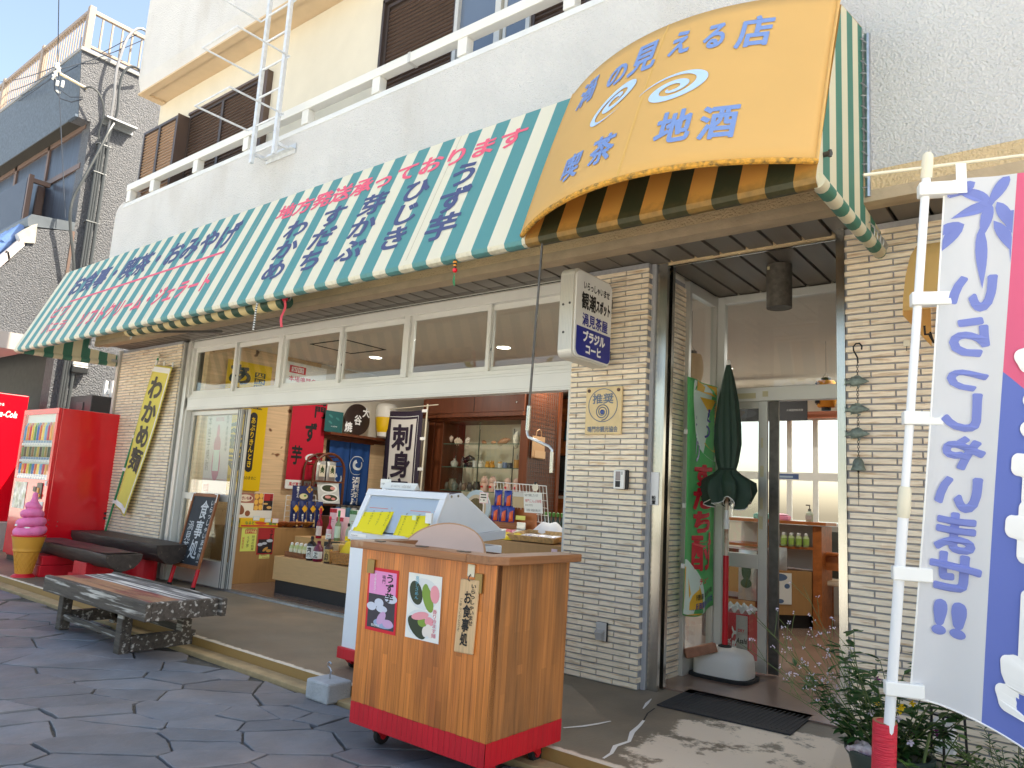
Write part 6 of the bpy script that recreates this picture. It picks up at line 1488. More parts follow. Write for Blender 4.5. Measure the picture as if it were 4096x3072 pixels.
for k in range(20):
    a = rp.uniform(0, 2*math.pi); b = Vector((-.56+.05*math.cos(a), 3.42+.05*math.sin(a), .20)); d = Vector((math.cos(a)*.9, math.sin(a)*.7, .7)); L = rp.uniform(.14,.27)
    pa = stem_path(b, d, L, 6, .35, .1); st_.tube(pa, .0025, n=4)
    for i in range(1, len(pa)):
        for j in range(3):
            aa = rp.uniform(0, 2*math.pi); leaf(lv, pa[i], (math.cos(aa), math.sin(aa), rp.uniform(-.3,.3)), rp.uniform(.03,.055), rp.uniform(.012,.02))
st_.tube([(-.60,3.40,.2),(-.585,3.40,.30),(-.565,3.41,.40)], .006, n=6)
for k in range(60):
    leaf(lv, (-.60+rp.uniform(-.05,.12), 3.38+rp.uniform(-.08,.06), .255+rp.uniform(0,.02)), (rp.uniform(-1,1), rp.uniform(-1,1), .4), .018, .014)
obj('foliage', lv, M['leaf'], p2); obj('stems', st_, M['stem'], p2)
obj('pot', MB().lathe((-.56,3.42,.08), [(.07,0),(.10,.15),(.105,.165),(.095,.165)], 24), mat('dark plastic pot', c(44,52,50), .5), p2, smooth=True)
p3 = thing('fern_plant', 'dark feathery shrub by the tiled wall at the lower right corner', 'plant', (-.36,3.72,.08))
lv, st_ = MB(), MB()
for k in range(26):
    a = rp.uniform(0, 2*math.pi); b = Vector((-.34, 3.74, .1)); d = Vector((math.cos(a)*.7-.15, math.sin(a)*.5, 1)); L = rp.uniform(.18,.36)
    pa = stem_path(b, d, L, 9, .5, .08); st_.tube(pa, .002, n=4)
    for i in range(3, len(pa)):
        dd = (pa[i]-pa[i-1]).normalized(); s_ = dd.cross(Vector((0,0,1)))
        for sgn in (-1, 1): leaf(lv, pa[i], s_*sgn+dd*.5, rp.uniform(.025,.04), .011)
obj('foliage', lv, M['leaf_dk'], p3); obj('stems', st_, M['stem'], p3)
sd = thing('plant_stand', 'black wire plant stand with hoops behind the foreground pot', 'stand', (-.58,4.02,.08))
sm = MB()
for a in (.5, 2.6, 4.7): sm.tube([(-.60+.085*math.cos(a),4.02+.085*math.sin(a),.08),(-.60+.075*math.cos(a),4.02+.075*math.sin(a),.36)], .006, n=6)
obj('legs', sm, ir, sd)
for z in (.35, .16): obj('hoop', MB().tube([(-.60+.08*math.cos(a),4.02+.08*math.sin(a),z) for a in [2*math.pi*k/20 for k in range(20)]], .005, n=6, closed=True), ir, sd)
t = thing('planter', 'square white planter held in the black wire stand', 'planter', (-.62,4.02,.2))
obj('pot', MB().prism([(-.645,3.975,.18),(-.565,3.975,.18),(-.565,4.055,.18),(-.645,4.055,.18)],(0,0,.15)), M['white'], t, bevel=.006)
# ================================================================ INSIDE THE SHOP
def wallsheet(name, label, cat, X, y0, y1, z1, z0, m, group=None):   # sheet on a wall that faces +X
    t = put_sheet(name, label, cat, (X, y0, z1), (0, y1-y0, 0), (0,0,z0-z1), m, group)
    return t, (X, y0, z1), (0, y1-y0, 0), (0,0,z0-z1)
INK = M['black_ink']
# cloth banners on the pine wall
t, o, U, V = wallsheet('wall_banner', 'yellow cloth banner with black grilled sweet potato lettering on the pine wall', 'banner', -7.96, 4.58, 5.175, 2.62, 1.10, mat('golden yellow cloth', c(240,200,20), .8, transl=.1))
txt(t, '四国鳴門名産', o, U, V, (.60,.88,.06,.36), INK, .002, vertical=True, w=.02)
txt(t, 'あぶり金時', o, U, V, (.02,.56,.02,.86), INK, .002, vertical=True, w=.045)
pl = MB(); 
for k in range(24):
    a = 2*math.pi*k/24; pl.v.append(Vector(o)+Vector(U)*(.70+.085*math.cos(a))+Vector(V)*(.62+(.20 if math.sin(a) > 0 else -.20)+.035*math.sin(a))+Vector((.002,0,0)))
pl.f.append(tuple(range(24))[::-1]); obj('pill_mark', pl, INK, t)
txt(t, 'あぶりきんとき', o, U, V, (.645,.755,.42,.82), mat('yellow print', c(240,200,20), .7), .003, vertical=True, w=.015)
txt(t, '自然のしずく自然のままに', o, U, V, (.15,.9,.885,.915), INK, .002, w=.0)
t, o, U, V = wallsheet('wall_banner', 'red cloth banner with black whirlpool potato lettering on the pine wall', 'banner', -7.95, 5.52, 6.05, 2.40, 1.15, mat('crimson cloth', c(204,22,52), .8, transl=.1))
txt(t, '鳴門', o, U, V, (.62,.98,.0,.26), INK, .002, vertical=True, w=.045)
txt(t, 'ず', o, U, V, (.40,.76,.31,.52), INK, .002, w=.04)
txt(t, '芋', o, U, V, (.08,.40,.56,.76), INK, .002, w=.04)
rects(t, 'white_hem', o, U, V, [(0,1,.91,1)], M['paper'], .002)
txt(t, '風が育てた渦の名産', o, U, V, (.10,.92,.93,.97), M['red_ink'], .003, w=.02)
sw = MB(); vs = []
for k in range(60):
    f = k/59; a = .4-5.6*f; r = 1-.72*f; w = .26*(1-.4*f)*min(1,f*6+.1)
    for q in (r-w, r): vs.append(Vector(o)+Vector(U)*(.66+.30*q*math.cos(a))+Vector(V)*(.69+.075*q*math.sin(a))+Vector((.0025,0,0)))
sw.add(vs, [(2*k,2*k+2,2*k+3,2*k+1) for k in range(59)]); obj('swirl', sw, M['white_ink'], t)
# poster behind the stacked sliding doors
t = put_sheet('poster', 'pink and white sweet potato spirit poster behind the stacked sliding doors', 'poster', (-7.98,4.425,1.95), (.50,0,0), (.05,0,-.90), mat('pale pink paper', c(240,214,218), .6))
o, U, V = (-7.98,4.425,1.95), (.50,0,0), (.05,0,-.90)
txt(t, '本格芋焼酎', o, U, V, (.06,.20,.03,.72), cm_(110,80,84), .001, vertical=True, w=.0)
txt(t, '鳴門金時最高級', o, U, V, (.80,.90,.03,.48), cm_(110,80,84), .001, vertical=True, w=.0)
txt(t, '100%', o, U, V, (.34,.72,.04,.11), cm_(220,90,130), .001, w=.01)
blobs(t, 'bottle', o, U, V, [(.50,.62,.17,.22),(.50,.40,.14,.12),(.50,.26,.06,.12)], cm_(222,110,150), .001)
rects(t, 'bottle_label', o, U, V, [(.38,.62,.46,.72)], M['paper'], .002)
obj('red_rule', rects(t, 'red_line', o, U, V, [(0,1,.82,.825)], M['red_ink'], .001).data and MB().poly((-7.5,4.4235,1.2),(-7.48,4.4235,1.2),(-7.48,4.4235,1.199),(-7.5,4.4235,1.199)), M['red_ink'], t)
txt(t, '四国', o, U, V, (.06,.30,.88,.98), M['red_ink'], .001, w=.02)
t, o, U, V = wallsheet('poster', 'white and red price poster high on the pine wall seen through the transom', 'poster', -7.97, 5.35, 6.0, 2.74, 2.40, M['paper'])
rects(t, 'red_block', o, U, V, [(.12,.5,.12,.40)], M['red_ink'], .001); txt(t, '四国', o, U, V, (.16,.46,.15,.37), M['white_ink'], .002, w=.02); txt(t, '本場鳴門名産', o, U, V, (.12,.9,.5,.72), M['red_ink'], .001, w=.02)
# shelf with board, picture and inflatable mug
t = thing('wall_shelf', 'long brown wooden shelf along the pine wall above the blue curtain', 'shelf', (-7.9,6.7,1.88))
obj('board', MB().box(-8.0,-7.80,6.03,7.35,1.875,1.91), M['dkwood'], t, bevel=.003)
obj('trim', MB().box(-8.0,-7.96,6.03,7.35,1.83,1.874), M['dkwood'], t)
t = thing('round_signboard', 'dark round wooden signboard with white pottery lettering on the shelf', 'signboard', (-7.88,6.51,1.91))
obj('disc', MB().lathe((-7.90,6.51,2.125), [(.19,0),(.213,.006),(.213,.03),(.19,.034)], 44, axis=(1,0,0), sx=1.0), mat('charred wood', c(50,34,28), .5, var=.25, vs=8), t, smooth=True)
for s, y, z in (('大',6.645,2.235),('谷',6.51,2.12),('焼',6.36,2.01)):
    obj('lettering', write(MB(), s, plane((-7.8635,y-.065,z+.07),(0,.13,0),(0,0,-.14)), w=.045), M['white_ink'], t)
t, o, U, V = wallsheet('poster', 'dark teal picture card leaning on the shelf beside the round signboard', 'poster', -7.88, 5.98, 6.27, 2.19, 1.915, cm_(32,92,92))
txt(t, '大塚国際', o, U, V, (.35,.7,.70,.76), M['white_ink'], .001, w=.0); blobs(t, 'sketch', o, U, V, [(.3,.25,.14,.05,.5),(.7,.35,.12,.05,.5),(.3,.55,.12,.05,.5)], cm_(60,128,124), .001)
t = thing('inflatable_mug', 'yellow and white inflatable beer glass on the shelf', 'inflatable', (-7.82,6.95,1.91))
obj('body', MB().lathe((-7.80,6.96,1.99), [(.115,0),(.135,.05),(.15,.19),(.15,.21)], 28), mat('yellow vinyl', c(232,186,30), .3), t, smooth=True)
obj('foam', MB().lathe((-7.80,6.96,2.20), [(.15,0),(.158,.03),(.15,.06),(.157,.09),(.148,.12),(.152,.15),(.12,.19),(.05,.2)], 28).lathe((-7.80,6.96,1.915), [(.07,0),(.11,.02),(.118,.075)], 28), mat('white vinyl', c(232,228,218), .3), t, smooth=True)
# blue doorway curtain
nr = thing('noren_curtain', 'deep blue split shop curtain with a white swirl in the pine wall doorway', 'curtain', (-7.95,6.48,.98))
bl_ = mat('indigo blue cloth', c(26,74,138), .8, var=.08, vs=4, transl=.1)
def NRP(u, v, o=0): return Vector((-7.955+.018*math.sin(u*26+v*2)*(.4+.6*v)+o, 6.15+.69*u, 1.825-.85*v))
obj('doorway', MB().box(-7.999,-7.996,6.13,6.86,.09,1.83), M['gap'], nr)  # flat dark sheet painted as the unlit opening behind the curtain
obj('panel', MB().grid(lambda u, v: NRP(.495*u, v), 14, 12), bl_, nr, smooth=True, solid=.001)
obj('panel', MB().grid(lambda u, v: NRP(.505+.495*u, v), 14, 12), bl_, nr, smooth=True, solid=.001)
obj('rod', MB().cyl((-7.955,6.10,1.822),(-7.955,6.90,1.822),.010), M['dkwood'], nr)
def ringP(cu, cv, ru, rv, a0, a1, w0, w1, n=40):
    vs = []
    for k in range(n+1):
        f = k/n; a = R(a0+(a1-a0)*f); w = w0+(w1-w0)*f
        for q in (1-w, 1): vs.append(NRP(cu+ru*q*math.cos(a), cv+rv*q*math.sin(a), .006))
    return MB().add(vs, [(2*k,2*k+2,2*k+3,2*k+1) for k in range(n)])
q = ringP(.72,.36,.12,.085,-40,250,.30,.62); q2 = ringP(.70,.37,.20,.15,60,330,.04,.10); q3 = ringP(.25,.60,.12,.085,-40,250,.30,.62)
obj('swirl', q.add(q2.v, q2.f).add(q3.v, q3.f), mat('cream resist print', c(214,222,228), .8), nr)
obj('lettering', write(MB(), '渦見茶屋', lambda u, v: NRP(.62+.19*u, .55+.50*v*.88, .007), vertical=True, w=.025), M['white_ink'], nr)
# sashimi banner on a stand
sb_ = thing('banner_flag', 'dark bordered white sashimi set meal banner on a white pole inside the shop', 'banner', (-6.98,6.9,.09))
def SFP(u, v, o=0): return Vector((-7.71+.70*u-.015*v*0+.02*(1-2*u)*math.sin(v*3)*.3, 6.90-.012*math.sin(u*8+v*3)-o, 2.285-1.70*v-.012*math.sin(u*3)))
dp = mat('dark plum cloth', c(46,34,52), .8)
obj('cloth', MB().grid(SFP, 10, 24), dp, sb_, smooth=True, solid=.001)
obj('white_field', MB().grid(lambda u, v: SFP(.14+.70*u, .065+.9*v, .004), 10, 24), mat('off white cloth', c(216,212,206), .8), sb_, smooth=True)
obj('white_line', MB().grid(lambda u, v: SFP(.09+.80*u, .042+.004*v, .005), 6, 1).grid(lambda u, v: SFP(.885+.008*u, .042+.93*v, .005), 1, 16), M['white_ink'], sb_)
S4 = lambda o: (lambda u, v: SFP(.20+.58*u, .10+.86*v, o))
obj('lettering', write(MB(), '刺身定食', S4(.011), vertical=True, w=.035), dp, sb_)
obj('pole', MB().tube([(-6.98,6.91,.12),(-6.945,6.90,2.36)], .012), M['ivory'], sb_, smooth=True)
obj('cross_bar', MB().cyl((-7.78,6.89,2.305),(-6.74,6.89,2.345),.006), M['ivory'], sb_)
for k, z in enumerate((2.27,1.90,1.50,1.1)): obj('loop', MB().box(-7.03,-6.93,6.885,6.889,z-.02,z+.02), M['white'], sb_)
obj('foot', MB().box(-7.15,-6.85,6.75,7.05,.09,.13), M['white'], sb_, bevel=.01)
# rattan rack with pouches and menu
rk = thing('rattan_rack', 'dark rattan arched display rack against the blue curtain', 'rack', (-7.75,6.0,.09))
arch = [(-7.72,5.76,.09),(-7.72,5.76,1.40)]+[(-7.72,6.0-.24*math.cos(a),1.40+.22*math.sin(a)) for a in [math.pi*k/12 for k in range(1,12)]]+[(-7.72,6.24,1.40),(-7.72,6.24,.09)]
obj('arch', MB().tube(arch, .017, n=8).tube([Vector(p)+Vector((-.2,0,0)) for p in arch], .014, n=8), M['dkwood'], rk, smooth=True)
cr_ = MB()
for k in range(9): 
    y = 5.80+.05*k; cr_.tube([(-7.73,y,1.42+.2*math.sin(math.pi*(k+.8)/9.6)),(-7.92,y,1.42+.2*math.sin(math.pi*(k+.8)/9.6))], .007, n=5)
obj('crown_slats', cr_, M['dkwood'], rk)
for z in (1.275, .985, .70): obj('shelf', MB().box(-7.93,-7.71,5.77,6.23,z-.02,z), M['dkwood'], rk)
M['foil'] = mat('silver foil pouch', c(206,206,202), .25, .5, bump=.4, bs=20)
def pouch_mb(C, U, V, N, w, h, d):
    C, U, V, N = map(Vector, (C, U, V, N)); n, m = 6, 8
    def f(u, v, s):
        e = (math.sin(math.pi*u)**.6)*(math.sin(math.pi*v)**.5); return C+U*(w*(u-.5))+V*(h*(v-.5))+N*(s*d*.5*e)
    mb = MB(); mb.grid(lambda u, v: f(u, v, 1), n, m); q = MB().grid(lambda u, v: f(u, v, -1), n, m)
    return mb.add(q.v, [x[::-1] for x in q.f])
for y in (5.90, 6.06):
    t = thing('foil_pouch', 'silver pouch of dried seaweed on the upper rattan shelf, %s' % ('left of its twin' if y < 6 else 'right of its twin'), 'pouch', (-7.76,y,1.275), 'seaweed pouches on the rattan rack')
    obj('pouch', pouch_mb((-7.76,y,1.40), (0,1,0), (0,0,1), (1,0,0), .14, .25, .05), M['foil'], t, smooth=True)
    o, U, V = (-7.733,y-.045,1.475), (0,.09,0), (0,0,-.15)
    rects(t, 'label', o, U, V, [(0,1,0,1)], cm_(226,214,190), .0005)
    blobs(t, 'seaweed_print', o, U, V, [(.5,.35,.10,.30),(.35,.3,.2,.06,-.6),(.65,.3,.2,.06,.6),(.33,.45,.22,.06,-.6),(.67,.45,.22,.06,.6),(.36,.6,.2,.06,-.6),(.64,.6,.2,.06,.6)], cm_(44,70,30), .001)
t = put_sheet('menu_board', 'two noodle bowl menu picture standing on the lower rattan shelf', 'menu', (-7.735,5.84,1.255), (0.02,.32,0), (.04,0.02,-.26), cm_(206,206,200))
o, U, V = (-7.735,5.84,1.255), (.02,.32,0), (.04,.02,-.26)
blobs(t, 'bowl', o, U, V, [(.52,.28,.40,.22),(.55,.74,.42,.22)], cm_(236,236,230), .001); blobs(t, 'noodles', o, U, V, [(.5,.28,.30,.16),(.55,.74,.34,.16)], cm_(52,60,36), .0015); blobs(t, 'topping', o, U, V, [(.70,.27,.12,.08),(.45,.70,.14,.07),(.7,.78,.1,.06)], cm_(226,150,140), .002)
# display counters
def counter(name, label, x0, x1, y0, y1, z1, m, kick=.0, inset=.03, top=None):
    t = thing(name, label, 'counter', ((x0+x1)/2,(y0+y1)/2,.09))
    obj('body', MB().box(x0,x1,y0,y1,.09+kick,z1), m, t, bevel=.003)
    if kick: obj('kick_board', MB().box(x0+.015,x1-.015,y0+inset,y1-inset,.09,.09+kick), M['kick'], t)
    return t
c1_ = counter('display_counter', 'tan brown laminate counter along the pine wall with handwritten notices', -7.985, -7.50, 4.655, 5.70, .70, M['counter_tan'])
c2_ = counter('display_counter', 'low light oak counter with a black kick board just inside the opening', -6.785, -4.75, 4.676, 5.35, .462, M['counter'], .135)
obj('riser', MB().box(-6.96,-5.0,5.03,5.6,.4625,.65), M['counter'], c2_, bevel=.003)
c3_ = counter('display_counter', 'tan brown counter with snack trays inside the opening, right of the freezer', -4.70, -2.93, 4.62, 5.35, .865, M['counter_tan'], .10)
c4_ = counter('display_counter', 'dark low side table carrying jars, behind the bottle display', -7.35, -6.35, 5.62, 5.95, .86, M['dkwood'])
# notices on counter 1
F = -7.4985
t, o, U, V = wallsheet('notice', 'yellow green recommended-product notice on the tan brown counter', 'notice', F, 4.715, 4.905, .70, .44, cm_(232,240,120))
rects(t, 'red_banner', o, U, V, [(.22,.98,.08,.25)], M['red_ink'], .0005); txt(t, 'おすすめ品', o, U, V, (.24,.96,.10,.23), cm_(240,244,150), .001, w=.03)
txt(t, '四国徳島名産', o, U, V, (.3,.95,.02,.07), INK, .0005, w=.0)
txt(t, '阿波の銘菓', o, U, V, (.70,.90,.33,.97), INK, .0005, vertical=True, w=.01); txt(t, 'うず芋', o, U, V, (.36,.56,.36,.85), INK, .0005, vertical=True, w=.01); txt(t, '期間限定', o, U, V, (.08,.22,.40,.88), M['red_ink'], .0005, vertical=True, w=.01)
t, o, U, V = wallsheet('poster', 'red and black sweet potato poster on the tan brown counter', 'poster', F, 4.925, 5.135, .695, .40, cm_(186,44,48))
rects(t, 'dark_photo', o, U, V, [(.06,.95,.42,.95)], cm_(46,40,42), .0005); blobs(t, 'crockery', o, U, V, [(.18,.62,.16,.06),(.44,.58,.16,.05),(.75,.48,.2,.06)], cm_(200,204,214), .001); blobs(t, 'sweet_potato', o, U, V, [(.52,.80,.17,.06,-.4),(.74,.86,.16,.06)], cm_(214,160,80), .0015); txt(t, 'うず芋', o, U, V, (.70,.92,.06,.50), INK, .001, vertical=True, w=.03)
t, o, U, V = wallsheet('notice', 'small yellow green note under the red poster on the tan counter', 'notice', F, 4.965, 5.10, .405, .355, cm_(230,236,140))
txt(t, '期間限定', o, U, V, (.15,.75,.08,.4), M['red_ink'], .0005, w=.0); txt(t, '金賞受賞', o, U, V, (.3,.95,.6,.9), M['red_ink'], .0005, w=.0)
# goods on counter 1
t = thing('carton', 'yellow sweet potato carton with a red stripe on the tan counter', 'carton', (-7.6,4.9,.70))
obj('box', MB().box(-7.68,-7.49,4.68,5.16,.702,.80), cm_(240,196,30), t)
obj('red_stripe', MB().box(-7.489,-7.4885,4.69,5.16,.712,.728), M['red_ink'], t)
o, U, V = (-7.4888,4.69,.80), (0,.47,0), (0,0,-.098)
txt(t, 'なると', o, U, V, (.10,.36,.28,.68), cm_(60,140,70), .0006, w=.03); txt(t, '金時', o, U, V, (.74,.96,.28,.72), cm_(60,140,70), .0006, w=.03); blobs(t, 'potato_print', o, U, V, [(.50,.45,.14,.14,.15),(.54,.55,.14,.14,-.15)], cm_(224,84,40), .0006)
obj('end_lettering', write(MB(), 'なると金時', plane((-7.67,4.679,.78),(.17,0,0),(0,0,-.035)), w=.02), cm_(60,140,70), t)
for k, (y, z, s) in enumerate(((4.87,.80,'白い小札'),(5.02,.78,'写真札'),(5.12,.775,'桃縁の札'))):
    t = thing('price_card', ['white price card on the left of the yellow carton','photo price card on the yellow carton','pink edged price card at the right of the yellow carton'][k], 'card', (-7.486,y,z))
    obj('card', MB().box(-7.487,-7.484,y-.04,y+.04,z-.02,z+.03), cm_(*[(206,228,232),(214,206,200),(244,204,216)][k]), t)
    obj('inner', MB().box(-7.484,-7.4835,y-.033,y+.033,z-.014,z+.024), M['paper'], t)
for k in range(4):
    t = thing('sweet_bag', 'clear bag of brown sweets on the tan counter right of the yellow carton', 'bag', (-7.6,5.25+.11*k,.70), 'bags of brown sweets on the tan counter')
    obj('bag', pouch_mb((-7.58+.03*(k%2),5.26+.115*k,.735), (0,1,0), (1,0,.35), (-.35,0,1), .14, .16, .06), mat('amber sweets %d' % k, c(176,96+6*k,52), .3, var=.4, vs=40), t, smooth=True)
t = thing('poster_board', 'white and brown baked potato stick poster standing on the tan counter', 'poster', (-7.75,4.87,.70))
o, U, V = (-7.74,4.74,1.075), (0,.24,0), (0.0,.0,-.37)
obj('board', MB().box(-7.752,-7.7415,4.74,4.98,.705,1.075), M['paper'], t)
rects(t, 'brown_band', o, U, V, [(0,1,0,.30)], cm_(168,104,88), .0005); blobs(t, 'oval', o, U, V, [(.52,.15,.40,.11)], cm_(238,226,206), .001); txt(t, 'やきいも棒', o, U, V, (.18,.86,.09,.21), cm_(150,40,50), .0015, w=.03)
blobs(t, 'cake_photo', o, U, V, [(.28,.5,.26,.15,.3),(.72,.62,.14,.09)], cm_(140,84,58), .0006)
t = thing('poster_board', 'baked potato photo poster with red and black panel standing on the tan counter', 'poster', (-7.8,5.13,.70))
o, U, V = (-7.79,5.01,1.085), (0,.26,0), (0,0,-.21)
obj('board', MB().box(-7.805,-7.7915,5.01,5.27,.705,1.085), M['paper'], t)
rects(t, 'photo', o, U, V, [(.02,.48,.03,.97)], cm_(170,110,60), .0005); blobs(t, 'potatoes', o, U, V, [(.13,.2,.11,.15),(.36,.15,.11,.14),(.12,.52,.1,.15),(.36,.45,.12,.15),(.14,.84,.11,.14),(.37,.8,.11,.16)], cm_(240,190,90), .001)
rects(t, 'red_panel', o, U, V, [(.5,.98,.03,.42)], cm_(190,44,48), .0005); rects(t, 'black_panel', o, U, V, [(.5,.98,.42,.97)], cm_(44,38,40), .0006); blobs(t, 'dish', o, U, V, [(.62,.6,.12,.05),(.82,.8,.13,.08)], cm_(224,180,110), .001); txt(t, 'うず芋', o, U, V, (.80,.94,.06,.45), INK, .001, vertical=True, w=.02)
# udon rack
ur = thing('wire_rack', 'white wire rack of blue noodle packs beside the red wall banner', 'rack', (-7.62,5.57,.70))
wr = MB()
wr.tube([(-7.62,5.33,.70),(-7.62,5.33,1.07),(-7.62,5.75,1.09),(-7.62,5.82,.72)], .006, n=6)
for k in range(5): wr.tube([(-7.62,5.34,.76+.065*k),(-7.62,5.80,.765+.066*k)], .0035, n=5)
for k in range(5): wr.tube([(-7.62,5.41+.08*k,.72),(-7.62,5.40+.075*k,1.07)], .0035, n=5)
obj('wire', wr, M['white'], ur, smooth=True)
t = put_sheet('rack_sign', 'navy noodle sign with a bowl picture on top of the wire rack', 'sign', (-7.60,5.39,1.195), (0,.30,0), (.01,0,-.19), cm_(26,38,92)); o, U, V = (-7.60,5.39,1.195), (0,.30,0), (.01,0,-.19)
blobs(t, 'bowl', o, U, V, [(.56,.68,.26,.24)], cm_(60,56,60), .0005); blobs(t, 'noodles', o, U, V, [(.55,.66,.20,.18)], cm_(226,214,170), .001); blobs(t, 'herb', o, U, V, [(.62,.62,.07,.06)], cm_(90,150,50), .0015)
mbd = MB().poly(*[Vector(o)+Vector(U)*u+Vector(V)*v+Vector((.001,0,0)) for u, v in ((.66,.2),(.82,.44),(.98,.2),(.82,-.02))]); obj('gold_diamond', mbd, cm_(226,170,40), t); txt(t, '四国', o, U, V, (.73,.91,.08,.34), cm_(26,38,92), .002, w=.02); txt(t, '讃岐うどん', o, U, V, (.20,.32,.05,.75), M['white_ink'], .001, vertical=True, w=.02)
for k in range(4):
    y = 5.375+.122*k
    t = thing('noodle_pack', 'blue noodle pack with a gold diamond hanging on the white wire rack', 'pack', (-7.58,y+.045,.70), 'noodle packs on the wire rack')
    o, U, V = (-7.568,y,1.01), (0,.10,0), (.02,0,-.31)
    obj('pack', pouch_mb((-7.575,y+.05,.855), (0,1,0), (-.06,0,1), (1,0,.06), .105, .315, .03), cm_(24,44,104,.3), t, smooth=True)
    e = Vector((.026,0,0)); obj('gold_diamond', MB().poly(*[Vector(o)+Vector(U)*u+Vector(V)*v+e for u, v in ((.08,.28),(.5,.43),(.92,.28),(.5,.13))]), cm_(230,170,36), t)
    obj('lettering', write(MB(), '讃岐うどん', lambda u, v, o=o, U=U, V=V: Vector(o)+Vector(U)*(.12+.26*u)+Vector(V)*(.48+.46*v)+Vector((.026,0,0)), vertical=True, w=.02), M['white_ink'], t)
    obj('noodle_photo', MB().poly(*[Vector(o)+Vector(U)*u+Vector(V)*v+Vector((.024,0,0)) for u, v in ((.6,.95),(.88,.95),(.88,.72),(.6,.68))]), cm_(222,196,140), t)
# bottles on the low oak counter
def bottle(label, x, y, z, prof, m, cap=None, lab=None, group=None, name='bottle', text=None, tm=None):
    t = thing(name, label, 'bottle', (x,y,z), group)
    obj('glass', MB().lathe((x,y,z), prof, 20), m, t, smooth=True)
    h = prof[-1][1]; rn = prof[-1][0]
    if cap: obj('cap', MB().lathe((x,y,z+h-cap[1]), [(rn+.002,0),(rn+.003,.003),(rn+.003,cap[1]),(rn*.6,cap[1]+.004)], 16), cap[0], t, smooth=True)
    if lab:
        r, z0, z1, lm = lab; n = 12; vs = []; a0 = R(-125); a1 = R(15)
        for k in range(n+1):
            a = a0+(a1-a0)*k/n
            for zz in (z0, z1): vs.append((x+(r+.0012)*math.cos(a), y+(r+.0012)*math.sin(a), z+zz))
        obj('label', MB().add(vs, [(2*k,2*k+2,2*k+3,2*k+1) for k in range(n)]), lm, t, smooth=True)
        if text:
            def Pt(u, v):
                a = R(-95+55*u); return Vector((x+(r+.003)*math.cos(a), y+(r+.003)*math.sin(a), z+z1-(z1-z0)*(.08+.84*v)))
            obj('lettering', write(MB(), text, Pt, vertical=True, w=.03), tm or INK, t)
    return t
dkg = mat('dark bottle glass', c(40,34,34), .1); wine = mat('plum bottle glass', c(110,20,50), .12); brn = mat('matt brown bottle', c(70,48,40), .45); grn = mat('green tinted bottle', c(150,170,120), .12, transl=.3); clr = mat('clear liquor bottle', c(206,216,200), .1, transl=.5); lblw = M['paper']; pet = mat('pale lime drink', c(214,226,170), .2, transl=.4)
sh_ = lambda r, h, nr, sh: [(r*.9,0),(r,.006),(r,h*sh),(r*.86,h*(sh+.06)),(nr,h*(sh+.16)),(nr,h)]
bottle('dark spirit bottle with a white label on the low oak counter', -6.27, 4.745, .462, sh_(.047,.235,.013,.66), dkg, (M['black'],.03), (.047,.02,.14,lblw), text='鳴門の華')
bottle('wine red round shouldered bottle with a square label on the low oak counter', -6.145, 4.735, .462, [(.045,0),(.05,.01),(.05,.10),(.044,.135),(.02,.165),(.016,.2)], wine, (wine,.02), (.05,.03,.10,lblw), text='ゆず梅')
bottle('matt brown bottle with a gold framed label on the low oak counter', -5.975, 4.73, .462, sh_(.042,.235,.012,.64), brn, (brn,.03), (.042,.02,.135,cm_(206,170,100)), text='芋焼酎')
t = thing('bamboo_tray', 'brown bamboo tray holding small lime drinks on the low oak counter', 'tray', (-6.55,4.80,.462))
obj('tray', MB().box(-6.70,-6.38,4.735,4.92,.463,.475).box(-6.70,-6.38,4.735,4.75,.475,.515).box(-6.70,-6.38,4.905,4.92,.475,.515).box(-6.70,-6.685,4.75,4.905,.475,.515).box(-6.395,-6.38,4.75,4.905,.475,.515), mat('brown bamboo', c(128,76,42), .5, var=.3, vs=12, st=(1,1,8)), t, bevel=.003)
for k in range(9):
    x = -6.655+.075*(k % 4)+.02*(k//4); y = 4.785+.05*(k//4)
    if k == 8: x, y = -6.44, 4.885
    bottle('small pale lime drink bottle with a white cap in the bamboo tray', x, y, .476, [(.021,0),(.024,.005),(.024,.085),(.016,.105),(.011,.112),(.011,.128)], pet, (M['white'],.022), (.024,.03,.075,cm_(236,232,200)), 'lime drinks in the bamboo tray', name='drink_bottle')
t = thing('bamboo_basket', 'woven golden bamboo basket of yellow bags on the low oak counter', 'basket', (-5.76,4.79,.462))
bkm = mat('woven golden bamboo', c(178,120,58), .35, var=.35, vs=34, st=(1,1,2.5), bump=1, bs=44, coat=.3)
obj('weave', MB().add([(-5.90,4.72,.475),(-5.62,4.72,.475),(-5.62,4.93,.475),(-5.90,4.93,.475),(-5.92,4.70,.575),(-5.60,4.70,.575),(-5.60,4.95,.575),(-5.92,4.95,.575)], [(0,1,5,4),(1,2,6,5),(2,3,7,6),(3,0,4,7),(3,2,1,0)]), bkm, t, solid=.006)
obj('rim', MB().tube([(-5.92,4.70,.577),(-5.60,4.70,.577),(-5.60,4.95,.577),(-5.92,4.95,.577)], .008, n=6, closed=True).cyl((-5.91,4.71,.462),(-5.92,4.70,.60),.007).cyl((-5.61,4.71,.462),(-5.60,4.70,.60),.007), bkm, t)
for k, (x, y, z, a) in enumerate(((-5.83,4.83,.615,.5),(-5.75,4.85,.635,.2),(-5.68,4.83,.62,-.2))):
    t = thing('snack_bag', ['yellow snack bag at the left of the golden basket','yellow snack bag in the middle of the golden basket','lime green snack bag at the right of the golden basket'][k], 'bag', (x,y,z))
    obj('bag', pouch_mb((x,y,z), (1,0,a*.3), (a*.3,.5,.85), (0,-.85,.5), .15, .17, .05), cm_(*[(236,206,40),(240,214,60),(206,226,110)][k]), t, smooth=True)
